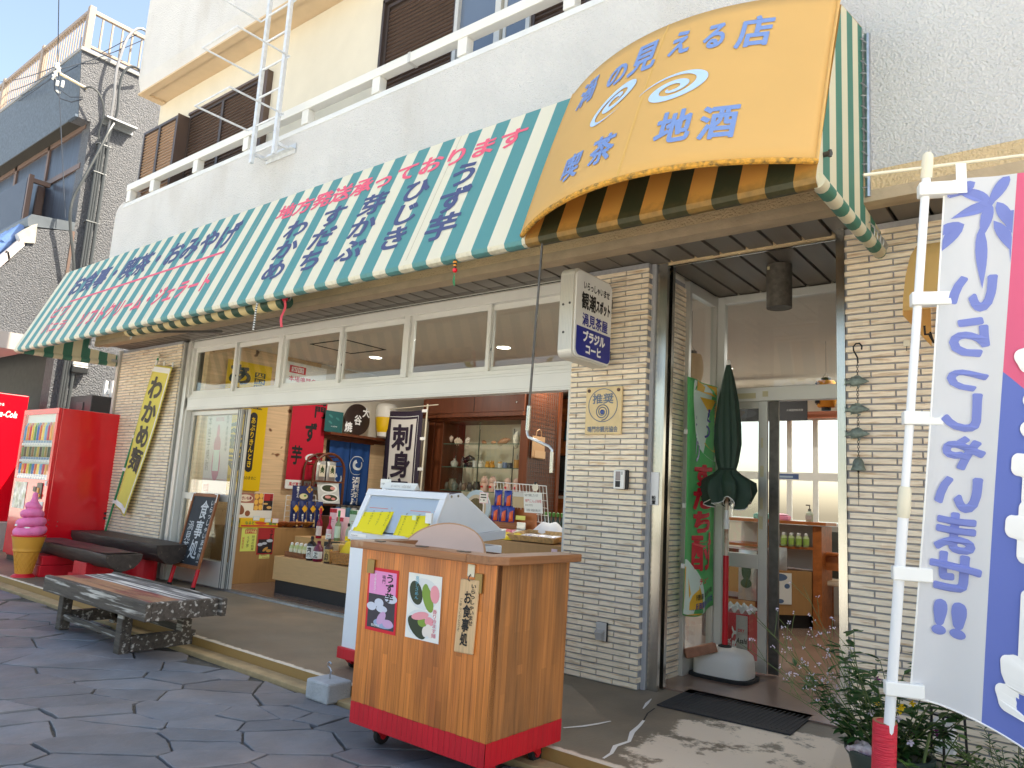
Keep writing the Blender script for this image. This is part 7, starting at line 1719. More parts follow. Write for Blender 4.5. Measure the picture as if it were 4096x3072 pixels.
t = thing('price_card', 'white rounded price card above the bamboo tray', 'card', (-6.36,4.97,.65))
obj('card', MB().box(-6.42,-6.33,5.02,5.024,.655,.715), M['paper'], t, bevel=.001); obj('print', rects(t, 'writing', (-6.41,5.019,.71), (.08,0,0), (0,0,-.05), [(.15,.85,.2,.3),(.15,.8,.5,.58)], cm_(206,110,130), .0006).data and MB().box(-6.40,-6.36,5.0192,5.0195,.662,.667), INK, t)
for k, (x, lab_, col) in enumerate(((-6.22,'black topped gift box with brush lettering behind the bottles',(226,214,190)),(-6.10,'plain tan gift box behind the brown bottle',(214,180,130)),(-5.97,'yellow gift box with red lettering behind the brown bottle',(224,180,70)))):
    t = thing('gift_box', lab_, 'box', (x,4.95,.462)); obj('box', MB().box(x-.055,x+.055,4.90,5.01,.463,.635), cm_(*col), t, bevel=.002)
    if k == 0: obj('lid', MB().box(x-.057,x+.057,4.898,5.012,.60,.645), M['black'], t)
    if k != 1: obj('lettering', write(MB(), '鳴門' if k == 0 else '焼芋', plane((x-.03,4.897,.60),(.06,0,0),(0,0,-.12)), vertical=True, w=.03), INK if k == 0 else M['red_ink'], t)
red_b = mat('ruby bottle', c(150,16,44), .1); pinkb = mat('cherry bottle', c(196,24,70), .1)
bottle('tall ruby red bottle on the oak riser, left of the pink box', -6.60, 5.07, .65, sh_(.032,.32,.011,.50), red_b, (mat('red foil', c(196,30,50), .3),.06), (.032,.03,.13,cm_(230,214,206)))
bottle('short cherry red bottle on the oak riser before the pink box', -6.43, 5.07, .65, sh_(.030,.24,.011,.48), pinkb, (mat('pink foil', c(226,40,80), .3),.03), (.030,.03,.11,cm_(240,206,214)))
bottle('pale green bottle with a green cap on the oak riser', -6.29, 5.07, .65, sh_(.033,.31,.011,.50), grn, (mat('green foil', c(40,150,90), .4),.06), (.033,.03,.15,cm_(206,230,206)))
bottle('small clear bottle with a yellow label on the oak riser', -6.10, 5.055, .65, sh_(.028,.19,.010,.62), clr, (M['black'],.03), (.028,.015,.06,cm_(240,214,30)))
bottle('dark bottle with a green seal at the right end of the oak riser', -5.99, 5.10, .65, sh_(.030,.27,.011,.55), dkg, (mat('mint seal', c(130,220,150), .4),.025), (.030,.03,.13,lblw))
for x, cols, lb in ((-6.50,((244,206,216),(196,40,60)),'tall pink strawberry gift carton on the oak riser'),(-6.38,((240,196,210),(206,60,80)),'shorter pink gift carton on the oak riser'),(-6.17,((206,226,212),(70,130,80)),'tall mint green gift carton on the oak riser')):
    h = .24 if 'shorter' in lb else .325; t = thing('gift_carton', lb, 'carton', (x,5.2,.65)); obj('box', MB().box(x-.058,x+.058,5.16,5.27,.651,.65+h), cm_(*cols[0]), t)
    obj('fruit_band', MB().box(x-.058,x+.058,5.158,5.1595,.65+h-.045,.65+h-.004), mat('fruit print', c(*cols[1]), .4, var=.5, vs=60), t); obj('print', MB().box(x-.03,x+.03,5.158,5.1595,.65+h-.12,.65+h-.115).box(x-.02,x+.02,5.158,5.1595,.65+h-.14,.65+h-.136), cm_(190,150,160), t)
for k in range(6):
    x = -7.09+.095*k; t = thing('jar', 'small jar with a blue label and black lid on the dark side table', 'jar', (x,5.70,.86), 'jars on the dark side table')
    obj('glass', MB().lathe((x,5.70,.86), [(.034,0),(.038,.006),(.038,.10),(.032,.115)], 16), cm_(*[(60,110,150),(206,206,190),(70,130,160),(210,206,196),(60,60,64),(150,120,90)][k]), t, smooth=True); obj('lid', MB().cyl((x,5.70,.975),(x,5.70,1.0),.035), M['steel_dark'], t)
# right counter goods
mr_ = thing('wire_rack', 'white wire mesh rack with snack pouches on the right counter', 'rack', (-3.9,5.0,.865))
wr = MB(); MR = lambda u, v: Vector((-4.14+.56*u, 4.99+.06*v, 1.325-.015*u-.30*v))
for u in [k/16 for k in range(17)]: wr.tube([MR(u,0),MR(u,1)], .0022 if 0 < u < 1 else .004, n=5)
for v in (0,.2,.4,.6,.8,1): wr.tube([MR(0,v),MR(1,v)], .0022 if v else .004, n=5)
wr.tube([MR(.5,0),MR(.5,1)], .004, n=5)
obj('mesh', wr, M['white'], mr_, smooth=True)
for k, (x, z) in enumerate(((-4.06,1.19),(-3.955,1.19),(-4.09,1.06),(-4.00,1.06),(-3.92,1.06))):
    t = thing('snack_pouch', 'blue and orange snack pouch hanging on the white mesh rack', 'pouch', (x,4.95,z-.06), 'snack pouches on the mesh rack')
    obj('pouch', pouch_mb((x,4.965,z), (1,0,.05), (0,0,1), (0,-1,0), .085, .135, .025), mat('glossy blue foil %d' % k, c(40,50,130), .2, .3), t, smooth=True); obj('orange_print', pouch_mb((x+.012,4.958,z-.015), (1,0,.1), (0,0,1), (0,-1,0), .045, .09, .02), mat('glossy orange print %d' % k, c(226,90,40), .25), t, smooth=True)
t = put_sheet('notice', 'handwritten white notice clipped to the mesh rack', 'notice', (-3.785,4.955,1.25), (.19,0,0), (.02,0,-.165), M['paper']); o, U, V = (-3.785,4.955,1.25), (.19,0,0), (.02,0,-.165)
txt(t, '当店で使用しています', o, U, V, (.04,.80,.06,.20), INK, .0006, w=.01); txt(t, '鳴門こんぶ味噌', o, U, V, (.06,.95,.32,.50), M['red_ink'], .0006, w=.01); txt(t, 'おみやげに', o, U, V, (.06,.5,.56,.68), INK, .0006, w=.01); txt(t, '（全国へ発送出来ます）', o, U, V, (.06,.95,.80,.93), INK, .0006, w=.01)
t = put_sheet('photo_card', 'grey and tan photo card on the mesh rack', 'card', (-3.90,4.957,1.25), (.115,0,0), (.01,0,-.13), cm_(206,204,198)); rects(t, 'photo', (-3.90,4.957,1.25), (.115,0,0), (.01,0,-.13), [(.0,1,.3,1)], cm_(196,170,130), .0006)
t = thing('price_tag', 'round cream price tag clipped at the top of the mesh rack', 'tag', (-3.68,4.97,1.3)); obj('disc', MB().lathe((-3.68,4.975,1.295), [(.03,0),(.033,.001),(.03,.003)], 24, axis=(0,-1,0)), cm_(236,226,206), t); obj('clip', MB().box(-3.69,-3.67,4.97,4.985,1.318,1.34), M['black'], t)
t = thing('display_stand', 'wooden slat display stand under the mesh rack on the right counter', 'stand', (-3.9,5.08,.865)); obj('back', MB().box(-4.14,-3.70,5.03,5.05,.866,1.12), M['midwood'], t); obj('ledge', MB().box(-4.14,-3.7,4.98,5.03,.866,.95), M['midwood'], t)
obj('yellow_tag', MB().box(-3.87,-3.77,4.976,4.9785,1.02,1.055), cm_(236,232,120), t); obj('card', MB().box(-3.85,-3.76,4.972,4.9745,.90,1.0), M['foil'], t)
for k in range(9):
    x = -4.10+.10*(k % 5)+.03*(k//5); y = 4.72+.10*(k//5); col = (236,206,50) if k < 5 else [(214,150,160),(230,214,200),(226,120,120),(210,206,196)][k-5]
    t = thing('snack_packet', 'yellow snack packet lying in the front row of the right counter' if k < 5 else 'pink and white snack packet lying in the back row of the right counter', 'packet', (x,y,.865), 'front snack packets on the right counter' if k < 5 else 'back snack packets on the right counter')
    obj('packet', pouch_mb((x,y,.895+.02*(k//5)), (1,0,0), (0,1,.35), (0,-.35,1), .105, .14, .035), cm_(*col, .3), t, smooth=True)
    obj('print', pouch_mb((x,y-.004,.905+.02*(k//5)), (1,0,0), (0,1,.35), (0,-.35,1), .05, .07, .03), cm_(*[(250,240,150),(206,214,120),(250,240,150),(240,170,40),(236,226,120),(240,226,226),(200,40,60),(240,236,226),(206,120,140)][k], .3), t, smooth=True)
t = thing('wicker_tray', 'shallow tan wicker tray of packets at the right end of the counter', 'tray', (-3.45,4.75,.865)); obj('weave', MB().add([(-3.66,4.66,.875),(-3.26,4.66,.875),(-3.26,4.90,.90),(-3.66,4.90,.90),(-3.69,4.64,.915),(-3.23,4.64,.915),(-3.23,4.93,.95),(-3.69,4.93,.95)], [(0,1,5,4),(1,2,6,5),(2,3,7,6),(3,0,4,7),(3,2,1,0)]), mat('tan wicker', c(196,156,104), .6, var=.3, vs=40, bump=.6, bs=60), t, solid=.005)
for k in range(3):
    t = thing('snack_packet', 'white packet with blue and red print in the wicker tray', 'packet', (-3.57+.12*k,4.77,.89), 'packets in the wicker tray'); obj('packet', pouch_mb((-3.57+.12*k,4.77,.91), (1,.1,0), (0,1,.12), (0,-.12,1), .13, .17, .03), mat('white blue print %d' % k, c(230,228,226), .3, col2=c(70,80,150), c2s=26, c2t=.58, c2w=.03), t, smooth=True)
t = thing('price_tag', 'pink edged price tag on the front of the right counter', 'tag', (-3.2,4.615,.8)); obj('card', MB().box(-3.235,-3.185,4.615,4.6195,.77,.84), cm_(236,206,214), t); obj('writing', MB().box(-3.225,-3.195,4.613,4.6149,.815,.82).box(-3.225,-3.2,4.613,4.6149,.80,.805), INK, t)
t = thing('covered_lump', 'white cloth covering something on the right counter', 'cloth', (-3.5,4.98,.865))
obj('cloth', MB().grid(lambda u, v: Vector((-3.72+.40*u, 4.90+.28*v, .868+.195*(math.sin(math.pi*min(1,u*1.02))**.55)*(math.sin(math.pi*v)**.5)*(1.0-.50*u)+.012*math.sin(u*17+v*9)*math.sin(math.pi*u))), 26, 14), mat('white cotton cloth', c(226,226,230), .85, bump=.3, bs=25), t, smooth=True)
for k in range(7):
    x = -4.14+.048*k; bottle('dark green topped sauce bottle in the row behind the right counter', x, 5.78, .86, sh_(.02,.22,.013,.60), mat('soy bottle %d' % k, c(34,50,30), .15), (mat('leaf green cap %d' % k, c(80,140,60), .4),.035), (.02,.02,.08,cm_(210,200,160)), 'green topped bottles', name='sauce_bottle')
counter('display_counter', 'brown back counter under the green topped bottles', -4.30, -3.75, 5.66, 5.95, .86, M['dkwood'])
t = thing('round_sign', 'round pale blue framed noodle bowl picture sign behind the freezer', 'sign', (-4.85,5.6,.9)); obj('frame', MB().lathe((-4.84,5.60,1.08), [(.15,0),(.175,.004),(.175,.018),(.15,.02)], 36, axis=(0,-1,0)), cm_(176,200,214), t, smooth=True); obj('bowl', MB().disc((-4.84,5.578,1.08), .13, (0,-1,0), 30), cm_(196,184,160), t); obj('noodles', MB().disc((-4.845,5.576,1.075), .10, (0,-1,0), 24), mat('noodle photo', c(96,84,50), .6, var=.5, vs=40), t); obj('post', MB().box(-4.86,-4.82,5.60,5.62,.65,.92), M['midwood'], t)
t = thing('price_card', 'pink edged price card beside the round noodle sign', 'card', (-4.68,5.5,1.0)); obj('card', MB().box(-4.735,-4.63,5.50,5.504,1.13,1.235), cm_(240,204,214), t); obj('inner', MB().box(-4.728,-4.637,5.498,5.4995,1.137,1.228), M['paper'], t); rects(t, 'writing', (-4.728,5.4978,1.228), (.09,0,0), (0,0,-.09), [(.1,.85,.12,.24),(.1,.9,.4,.52),(.1,.2,.7,.8),(.45,.7,.7,.8)], INK, .0004); obj('post', MB().box(-4.69,-4.68,5.505,5.51,.65,1.13), M['white'], t)
# glass showcase
sc = thing('glass_showcase', 'dark wood framed glass showcase of pottery and shells at the back of the shop', 'showcase', (-6.3,7.4,.09))
fm = MB().box(-7.20,-7.09,7.20,7.70,.09,2.16).box(-5.60,-5.50,7.20,7.70,.09,2.16).box(-7.20,-5.50,7.18,7.70,2.16,2.20).box(-7.09,-5.60,7.20,7.70,.09,.95).box(-7.09,-6.93,7.22,7.70,.95,2.16)
obj('frame', fm, M['dkwood'], sc, bevel=.004)
obj('back_panel', MB().box(-6.93,-5.60,7.66,7.70,.95,2.16), mat('cream showcase back', c(226,214,190), .7), sc)
up_ = obj('upper_cabinet', MB().box(-7.25,-5.50,7.12,7.7,2.26,2.80).box(-7.25,-5.5,7.10,7.7,2.20,2.255), M['dkwood'], sc, bevel=.003)
obj('door_gap', MB().box(-6.325,-6.315,7.117,7.119,2.27,2.79), M['gap'], up_); obj('knob', MB().lathe((-7.18,7.12,2.37), [(.008,0),(.014,-.012),(.004,-.02)][::-1], 12, axis=(0,1,0)).lathe((-5.62,7.12,2.37), [(.008,0),(.014,-.012),(.004,-.02)][::-1], 12, axis=(0,1,0)), M['steel'], up_, smooth=True)
gsh = glass('green edge glass', (.86,.93,.90))
for z in (1.868,1.562,1.255): obj('glass_shelf', MB().box(-7.09,-5.60,7.24,7.60,z-.008,z), gsh, sc); obj('shelf_edge', MB().box(-7.09,-5.60,7.238,7.2395,z-.009,z), cm_(70,100,84), sc)
obj('glass_door', MB().poly((-6.93,7.215,.96),(-6.28,7.215,.96),(-6.28,7.215,2.15),(-6.93,7.215,2.15)).poly((-6.33,7.205,.96),(-5.60,7.205,.96),(-5.60,7.205,2.15),(-6.33,7.205,2.15)), M['glass'], sc)
obj('door_edge', MB().box(-6.284,-6.278,7.212,7.218,.96,2.15), cm_(60,90,76), sc)
obj('shelf_rail', MB().box(-6.66,-6.65,7.652,7.659,1.0,2.10).box(-6.06,-6.05,7.652,7.659,1.0,2.10), M['steel_dark'], sc)
def shell(label, x, z, r, col, sx=1.3, tilt=0, spikes=True):
    t = thing('seashell', label, 'shell', (x,7.38,z)); mb = MB(); n, m = 22, 12; vs = []
    for i in range(n+1):
        f = i/n; L = (f-.5)*2*r*sx; rr = r*.75*(math.sin(math.pi*f**.8)**.8)*(1+(.18*math.sin(f*26) if spikes else .06*math.sin(f*30)))+.002
        for k in range(m):
            a = 2*math.pi*k/m; q = rr*(1+(.25 if spikes and k % 3 == 0 else 0)*abs(math.sin(f*13)))
            vs.append((x+L*math.cos(tilt)-q*math.sin(a)*math.sin(tilt)*.5, 7.38+q*.7*math.cos(a), z+r*.72+L*math.sin(tilt)+q*math.sin(a)))
    mb.add(vs, [(i*m+k,(i+1)*m+k,(i+1)*m+(k+1)%m,i*m+(k+1)%m) for i in range(n) for k in range(m)]); obj('shell', mb, mat('shell ' + label[:20], c(*col), .4, var=.25, vs=30), t, smooth=True); return t
S1 = 1.869
shell('large pink lipped conch shell at the left end of the upper glass shelf', -6.97, S1, .075, (226,196,176), 1.2, .5)
shell('low cream spiky shell second from the left on the upper glass shelf', -6.79, S1, .055, (226,206,180), 1.4, -.1)
shell('short white spiky shell third from the left on the upper glass shelf', -6.62, S1, .055, (234,222,206), 1.0, .9)
shell('small brown striped shell in the middle of the upper glass shelf', -6.33, S1, .035, (170,120,84), 1.3, -.3, False)
shell('small plain orange shell on the upper glass shelf', -6.17, S1, .033, (206,150,110), 1.3, .1, False)
shell('long mottled brown triton shell on the upper glass shelf', -6.0, S1, .055, (190,140,104), 2.0, .25, False)
shell('upright white helmet shell at the right end of the upper glass shelf', -5.80, S1, .085, (236,226,204), 1.2, 1.35, False)
def vase(label, x, z, prof, col, rough=.35, name='vase', y=7.38):
    t = thing(name, label, name, (x,y,z)); obj('body', MB().lathe((x,y,z), prof, 18), mat('glaze '+label[:24], c(*col), rough, var=.15, vs=14), t, smooth=True); return t
S2 = 1.563
rv = lambda r, h, n: [(r*.6,0),(r,h*.35),(r*.95,h*.6),(n,h*.82),(n,h*.93),(n*1.25,h)]
vase('olive brown round vase at the left of the middle glass shelf', -6.98, S2, rv(.05,.12,.015), (110,104,80))
vase('slim dark bottle vase behind the olive vase', -6.90, S2, rv(.028,.16,.012), (72,62,54), y=7.46)
vase('pale grey round vase on the middle glass shelf', -6.84, S2, rv(.052,.115,.014), (190,190,176))
vase('slim brown bottle vase right of the pale grey vase', -6.765, S2, rv(.028,.16,.012), (84,70,58), y=7.46)
vase('pale green bottle vase on the middle glass shelf', -6.69, S2, rv(.038,.13,.012), (150,160,140), y=7.44)
t = thing('fish_figurine', 'black leaping fish figurine on the middle glass shelf', 'figurine', (-6.56,7.38,S2)); fg = MB(); fg.lathe((-6.60,7.38,S2), [(.05,0),(.055,.03),(.03,.06)], 14); fg.tube([(-6.66,7.37,S2+.06),(-6.62,7.37,S2+.10),(-6.56,7.37,S2+.125),(-6.50,7.37,S2+.11),(-6.45,7.37,S2+.07)], [.012,.035,.04,.03,.006], n=10); fg.prism([(-6.66,7.37,S2+.08),(-6.70,7.37,S2+.15),(-6.63,7.37,S2+.12)],(0,.01,0)); fg.lathe((-6.54,7.37,S2), [(.05,0),(.06,.03),(.04,.07)], 12); obj('body', fg, mat('black glaze', c(40,44,46), .25), t, smooth=True)
cup = lambda r, h: [(r*.85,0),(r,.01),(r,h),(r*.9,h),(r*.88,h-.01)]
vase('white sake cup with grey writing on the middle glass shelf', -6.47, S2, cup(.033,.09), (206,208,204), name='cup')
for k, (x, col, lb, y) in enumerate(((-6.35,(226,222,206),'white beckoning cat ornament on the middle glass shelf',7.36),(-6.25,(216,160,70),'orange cat ornament right of the white cat',7.38),(-6.155,(206,146,56),'orange cat ornament beside the white cup',7.36),(-6.12,(222,170,86),'orange cat ornament standing behind its twin',7.47))):
    t = thing('cat_ornament', lb, 'ornament', (x,y,S2)); q = MB().lathe((x,y,S2), [(.030,0),(.037,.02),(.033,.045),(.022,.052)], 14).lathe((x,y-.004,S2+.042), [(.012,0),(.029,.014),(.028,.032),(.012,.042)], 14); q.prism([(x-.026,y,S2+.072),(x-.008,y,S2+.08),(x-.021,y,S2+.098)],(0,.008,0)).prism([(x+.008,y,S2+.08),(x+.026,y,S2+.072),(x+.021,y,S2+.098)],(0,.008,0)); obj('body', q, cm_(*col, .35), t, smooth=True); obj('eyes', MB().disc((x-.010,y-.033,S2+.062),.004,(0,-1,0),8).disc((x+.010,y-.033,S2+.062),.004,(0,-1,0),8), M['black'], t)
vase('small white cup with dark print on the middle glass shelf', -6.04, S2, cup(.036,.06), (216,212,200), name='cup')
vase('blue patterned cup on the middle glass shelf', -5.96, S2, cup(.033,.075), (110,130,160), name='cup')
vase('dark slate cup on the middle glass shelf', -5.885, S2, cup(.034,.07), (64,74,78), name='cup')
vase('tan brown mug at the right end of the middle glass shelf', -5.77, S2, cup(.038,.11), (190,140,70), name='cup')
S3 = 1.256
for x, pr_, col, lb in ((-7.02,rv(.032,.08,.012),(110,104,92),'tiny grey vase at the left end of the lower glass shelf'),(-6.92,rv(.040,.11,.020),(84,78,62),'brown jug on the lower glass shelf'),(-6.84,rv(.062,.155,.045),(110,100,80),'large brown jar on the lower glass shelf'),(-6.77,rv(.042,.13,.012),(104,112,104),'grey green bottle vase on the lower glass shelf'),(-6.67,rv(.034,.12,.010),(86,74,66),'slim brown vase on the lower glass shelf'),(-6.61,rv(.036,.10,.022),(120,104,84),'tan vase on the lower glass shelf'),(-6.52,rv(.040,.11,.022),(66,64,62),'charcoal vase on the lower glass shelf'),(-6.42,rv(.056,.125,.040),(44,44,46),'wide black jar on the lower glass shelf')): vase(lb, x, S3, pr_, col, y=7.36+.03*math.sin(x*40))
for k, (x, lb) in enumerate(((-6.27,'pink hooded figurine with a red plate, leftmost on the lower glass shelf'),(-6.13,'pink hooded figurine, second from the left on the lower glass shelf'),(-5.88,'bare headed pink figurine behind the mesh rack top'),(-5.74,'bare headed pink figurine at the right end of the lower glass shelf'))):
    t = thing('figurine', lb, 'figurine', (x,7.36,S3)); hd_ = k < 2
    obj('body', MB().lathe((x,7.36,S3), [(.040,0),(.046,.02),(.048,.07),(.036,.105),(.025,.115)], 16).lathe((x,7.355,S3+.105), [(.02,0),(.040,.02),(.042,.045),(.03,.07),(.012,.08)], 16), cm_(226,186,170), t, smooth=True)
    if hd_: obj('hood', MB().tube([(x-.050,7.36,S3+.08),(x-.048,7.36,S3+.15),(x-.02,7.36,S3+.192),(x+.02,7.36,S3+.192),(x+.048,7.36,S3+.15),(x+.050,7.36,S3+.08)], .013, n=8), cm_(226,190,176), t, smooth=True)
    obj('red_plate', MB().box(x-.02,x+.02,7.309,7.3125,S3+.05,S3+.075), M['red_ink'], t)
for k, x in enumerate((-5.97,-5.85)):
    t = thing('card_charm', 'pendant on a clear card hung in the showcase, %s' % ('left one' if k == 0 else 'right one'), 'card', (x,7.6,1.72)); obj('card', MB().prism([(x-.025,7.64,1.69),(x+.01,7.64,1.67),(x+.03,7.64,1.74),(x-.002,7.64,1.78),(x-.022,7.64,1.765)],(0,.002,0)), cm_(206,206,196), t); obj('charm', MB().cyl((x,7.638,1.70),(x+.003,7.638,1.75),.004), M['brass'], t)
t = thing('price_tag', 'small yellow price tag on the showcase back', 'tag', (-5.84,7.65,1.5)); obj('card', MB().box(-5.87,-5.80,7.652,7.656,1.48,1.51), cm_(226,180,50), t)
# partition with wire mesh and paper bags
pt_ = thing('mesh_partition', 'brown wood partition covered with dark wire mesh beside the showcase', 'partition', (-5.45,7.45,.09))
obj('panel', MB().box(-5.495,-5.46,7.18,7.78,.09,2.80), M['dkwood'], pt_); ms = MB()
for k in range(13): ms.cyl((-5.448,7.20+.046*k,.95),(-5.448,7.20+.046*k,2.78),.0025,n=5)
for k in range(37): ms.cyl((-5.445,7.19,.98+.05*k),(-5.445,7.77,.98+.05*k),.0025,n=5)
obj('mesh', ms, M['steel_dark'], pt_); obj('post', MB().box(-5.495,-5.43,7.782,7.84,.09,2.80), M['dkwood'], pt_)
t = thing('paper_bags', 'bundle of brown paper carrier bags hanging on the wire mesh', 'bag', (-5.4,7.35,1.7))
kb = mat('brown kraft paper', c(196,156,116), .8, var=.05)
for k in range(3): obj('bag', MB().box(-5.44+.008*k,-5.434+.008*k,7.24-.01*k,7.50-.012*k,1.69+.01*k,1.965), kb, t)
obj('front_fold', MB().box(-5.416,-5.412,7.27,7.49,1.70,1.79), mat('paler kraft', c(206,170,130), .8), t); obj('handle', MB().tube([(-5.43,7.30,1.965),(-5.425,7.31,2.03),(-5.425,7.36,2.055),(-5.425,7.40,2.03),(-5.43,7.41,1.965)], .006, n=6), kb, t, smooth=True); obj('stamp', MB().disc((-5.4195,7.30,1.86),.03,(1,0,0),6).disc((-5.4195,7.42,1.87),.03,(1,0,0),6), cm_(110,80,60), t)
# television, picture, dining room
t = thing('television', 'black flat television on a shelf in the dining room', 'television', (-5.5,8.5,1.2)); obj('bezel', MB().box(-6.02,-4.9,8.50,8.56,1.27,1.82), mat('television black', c(20,22,24), .2), t, bevel=.006); obj('screen', MB().box(-5.98,-4.94,8.497,8.4995,1.33,1.79), mat('dark glossy screen', c(40,46,46), .08), t); obj('base_bar', MB().box(-6.02,-4.9,8.49,8.56,1.225,1.262), M['alu'], t); obj('foot', MB().box(-5.7,-5.2,8.47,8.62,1.205,1.224), M['black'], t)
t = thing('shelf_unit', 'orange wood shelf unit under the television', 'shelf', (-5.5,8.6,.09)); obj('top', MB().box(-6.4,-4.7,8.40,8.85,1.17,1.204), M['midwood'], t); obj('body', MB().box(-6.4,-4.7,8.44,8.85,.09,1.169), M['midwood'], t)
t = put_sheet('framed_picture', 'framed teal sea photograph on the orange wood wall', 'picture', (-6.30,9.19,2.40), (.55,0,.02), (-.02,0,-.32), cm_(60,44,36), th=.02); o, U, V = (-6.30,9.19,2.40), (.55,0,.02), (-.02,0,-.32); rects(t, 'photo', o, U, V, [(.05,.95,.07,.93)], mat('teal sea print', c(30,130,160), .4, col2=c(170,214,224), c2s=7, c2t=.62, c2w=.05), .002)
# reception counter seen through the doorway
rc = thing('reception_counter', 'wood framed counter shelf unit seen through the doorway', 'counter', (-2.55,7.7,.09))
obj('carcass', MB().prism([(-3.1,7.42,.22),(-2.62,7.42,.22),(-2.30,7.80,.22),(-2.30,8.2,.22),(-3.1,8.2,.22)],(0,0,.42)), M['counter_tan'], rc); obj('kick_board', MB().prism([(-3.1,7.45,.09),(-2.63,7.45,.09),(-2.33,7.82,.09),(-2.33,8.2,.09),(-3.1,8.2,.09)],(0,0,.13)), M['kick'], rc)
obj('top', MB().prism([(-3.1,7.40,1.10),(-2.62,7.40,1.10),(-2.18,7.86,1.10),(-2.18,8.25,1.10),(-3.1,8.25,1.10)],(0,0,.03)), M['midwood'], rc); obj('shelf', MB().prism([(-3.1,7.42,.855),(-2.62,7.42,.855),(-2.28,7.82,.855),(-2.28,8.2,.855),(-3.1,8.2,.855)],(0,0,.025)), M['midwood'], rc); obj('end_panel', MB().prism([(-2.29,7.80,.09),(-2.22,7.86,.09),(-2.22,8.22,.09),(-2.29,8.22,.09)],(0,0,1.0)), M['midwood'], rc); obj('back', MB().box(-3.1,-2.3,8.0,8.02,.65,1.09), cm_(206,202,196), rc)
t = put_sheet('poster', 'white leaflet with blue plates on the reception counter front', 'poster', (-2.60,7.435,.62), (.16,.19,0), (0,0,-.30), M['paper']); o, U, V = (-2.60,7.435,.62), (.16,.19,0), (0,0,-.30); blobs(t, 'plates', o, U, V, [(.45,.14,.36,.12),(.2,.6,.14,.06),(.8,.42,.12,.08),(.2,.8,.13,.06),(.5,.9,.16,.07)], cm_(90,116,150), .001)
for k, (x, col, lb) in enumerate(((-2.72,(120,190,180),'teal tissue packet on the reception counter'),(-2.54,(232,140,170),'pink tissue packet on the reception counter'))): t = thing('tissue_packet', lb, 'tissue', (x,7.62,1.13)); obj('packet', MB().box(x-.085,x+.085,7.55,7.66,1.132,1.18), cm_(*col), t, bevel=.012); obj('top', pouch_mb((x,7.60,1.185), (1,0,0), (0,1,0), (0,0,1), .15, .1, .03), cm_(*[(170,214,206),(240,190,206)][k]), t, smooth=True)
t = thing('pump_bottle', 'clear hand sanitiser pump bottle on the reception counter', 'bottle', (-2.33,7.84,1.13)); obj('body', MB().lathe((-2.33,7.84,1.132), [(.032,0),(.035,.005),(.035,.085),(.014,.10),(.014,.11)], 18), clr, t, smooth=True); obj('label', MB().box(-2.36,-2.30,7.803,7.805,1.15,1.195), cm_(170,166,160), t); obj('pump', MB().lathe((-2.33,7.84,1.242), [(.016,0),(.016,.015),(.005,.02),(.005,.05)], 12).box(-2.365,-2.325,7.832,7.848,1.29,1.302), M['steel_dark'], t)
for k in range(8):
    x = -2.50+.055*(k % 4)-.01*(k//4); y = 7.56+.055*(k % 4)+.06*(k//4); bottle('lime green tea bottle with a white cap on the reception shelf', x, y, .881, [(.022,0),(.026,.005),(.026,.09),(.012,.11),(.012,.13)], pet, (M['white'],.022), (.026,.02,.08,cm_(150,180,80)), 'tea bottles on the reception shelf', name='drink_bottle')
for k, x in enumerate((-2.68,-2.60)): t = thing('gift_box', 'tan spirit gift box on the reception shelf, %s' % ('front one' if k == 0 else 'rear one'), 'box', (x,7.5+.08*k,.88)); obj('box', MB().box(x-.045,x+.045,7.46+.08*k,7.53+.08*k,.881,1.07), cm_(206,164,100), t); obj('lettering', write(MB(), '焼酎', plane((x-.025,7.457+.08*k,1.04),(.05,0,0),(0,0,-.13)), vertical=True, w=.04), M['red_ink'], t)
t = thing('foil_pouch', 'silver pouch of green seaweed behind the door glass', 'pouch', (-2.45,6.4,.42)); obj('pouch', pouch_mb((-2.42,6.40,.66), (1,0,0), (0,0,1), (0,-1,0), .16, .42, .05), M['foil'], t, smooth=True); blobs(t, 'seaweed_print', (-2.49,6.368,.80), (.14,0,0), (0,0,-.26), [(.5,.4,.3,.3),(.5,.8,.35,.15)], cm_(56,80,40), .001)
t = thing('foil_pouch', 'silver pouch with a fern print on the low reception shelf', 'pouch', (-2.52,7.44,.64)); obj('pouch', pouch_mb((-2.53,7.46,.76), (1,.3,0), (0,0,1), (.3,-1,0), .18, .22, .05), M['foil'], t, smooth=True); blobs(t, 'fern_print', (-2.58,7.425,.80), (.08,.02,0), (0,0,-.14), [(.5,.5,.3,.45)], cm_(60,96,50), .001)
t = thing('rack_shelf', 'dark low shelf rack of packets just inside the glass door', 'rack', (-2.6,6.4,.09)); obj('frame', MB().box(-2.85,-2.35,6.45,6.85,.09,.12).box(-2.85,-2.35,6.45,6.85,.44,.46).box(-2.85,-2.35,6.45,6.85,.84,.87).box(-2.85,-2.83,6.45,6.85,.12,.84).box(-2.37,-2.35,6.45,6.85,.12,.84), M['dkwood'], t)
lanm = lambda k, col: mat('lantern paper %d' % k, c(*col), .7, transl=.3)
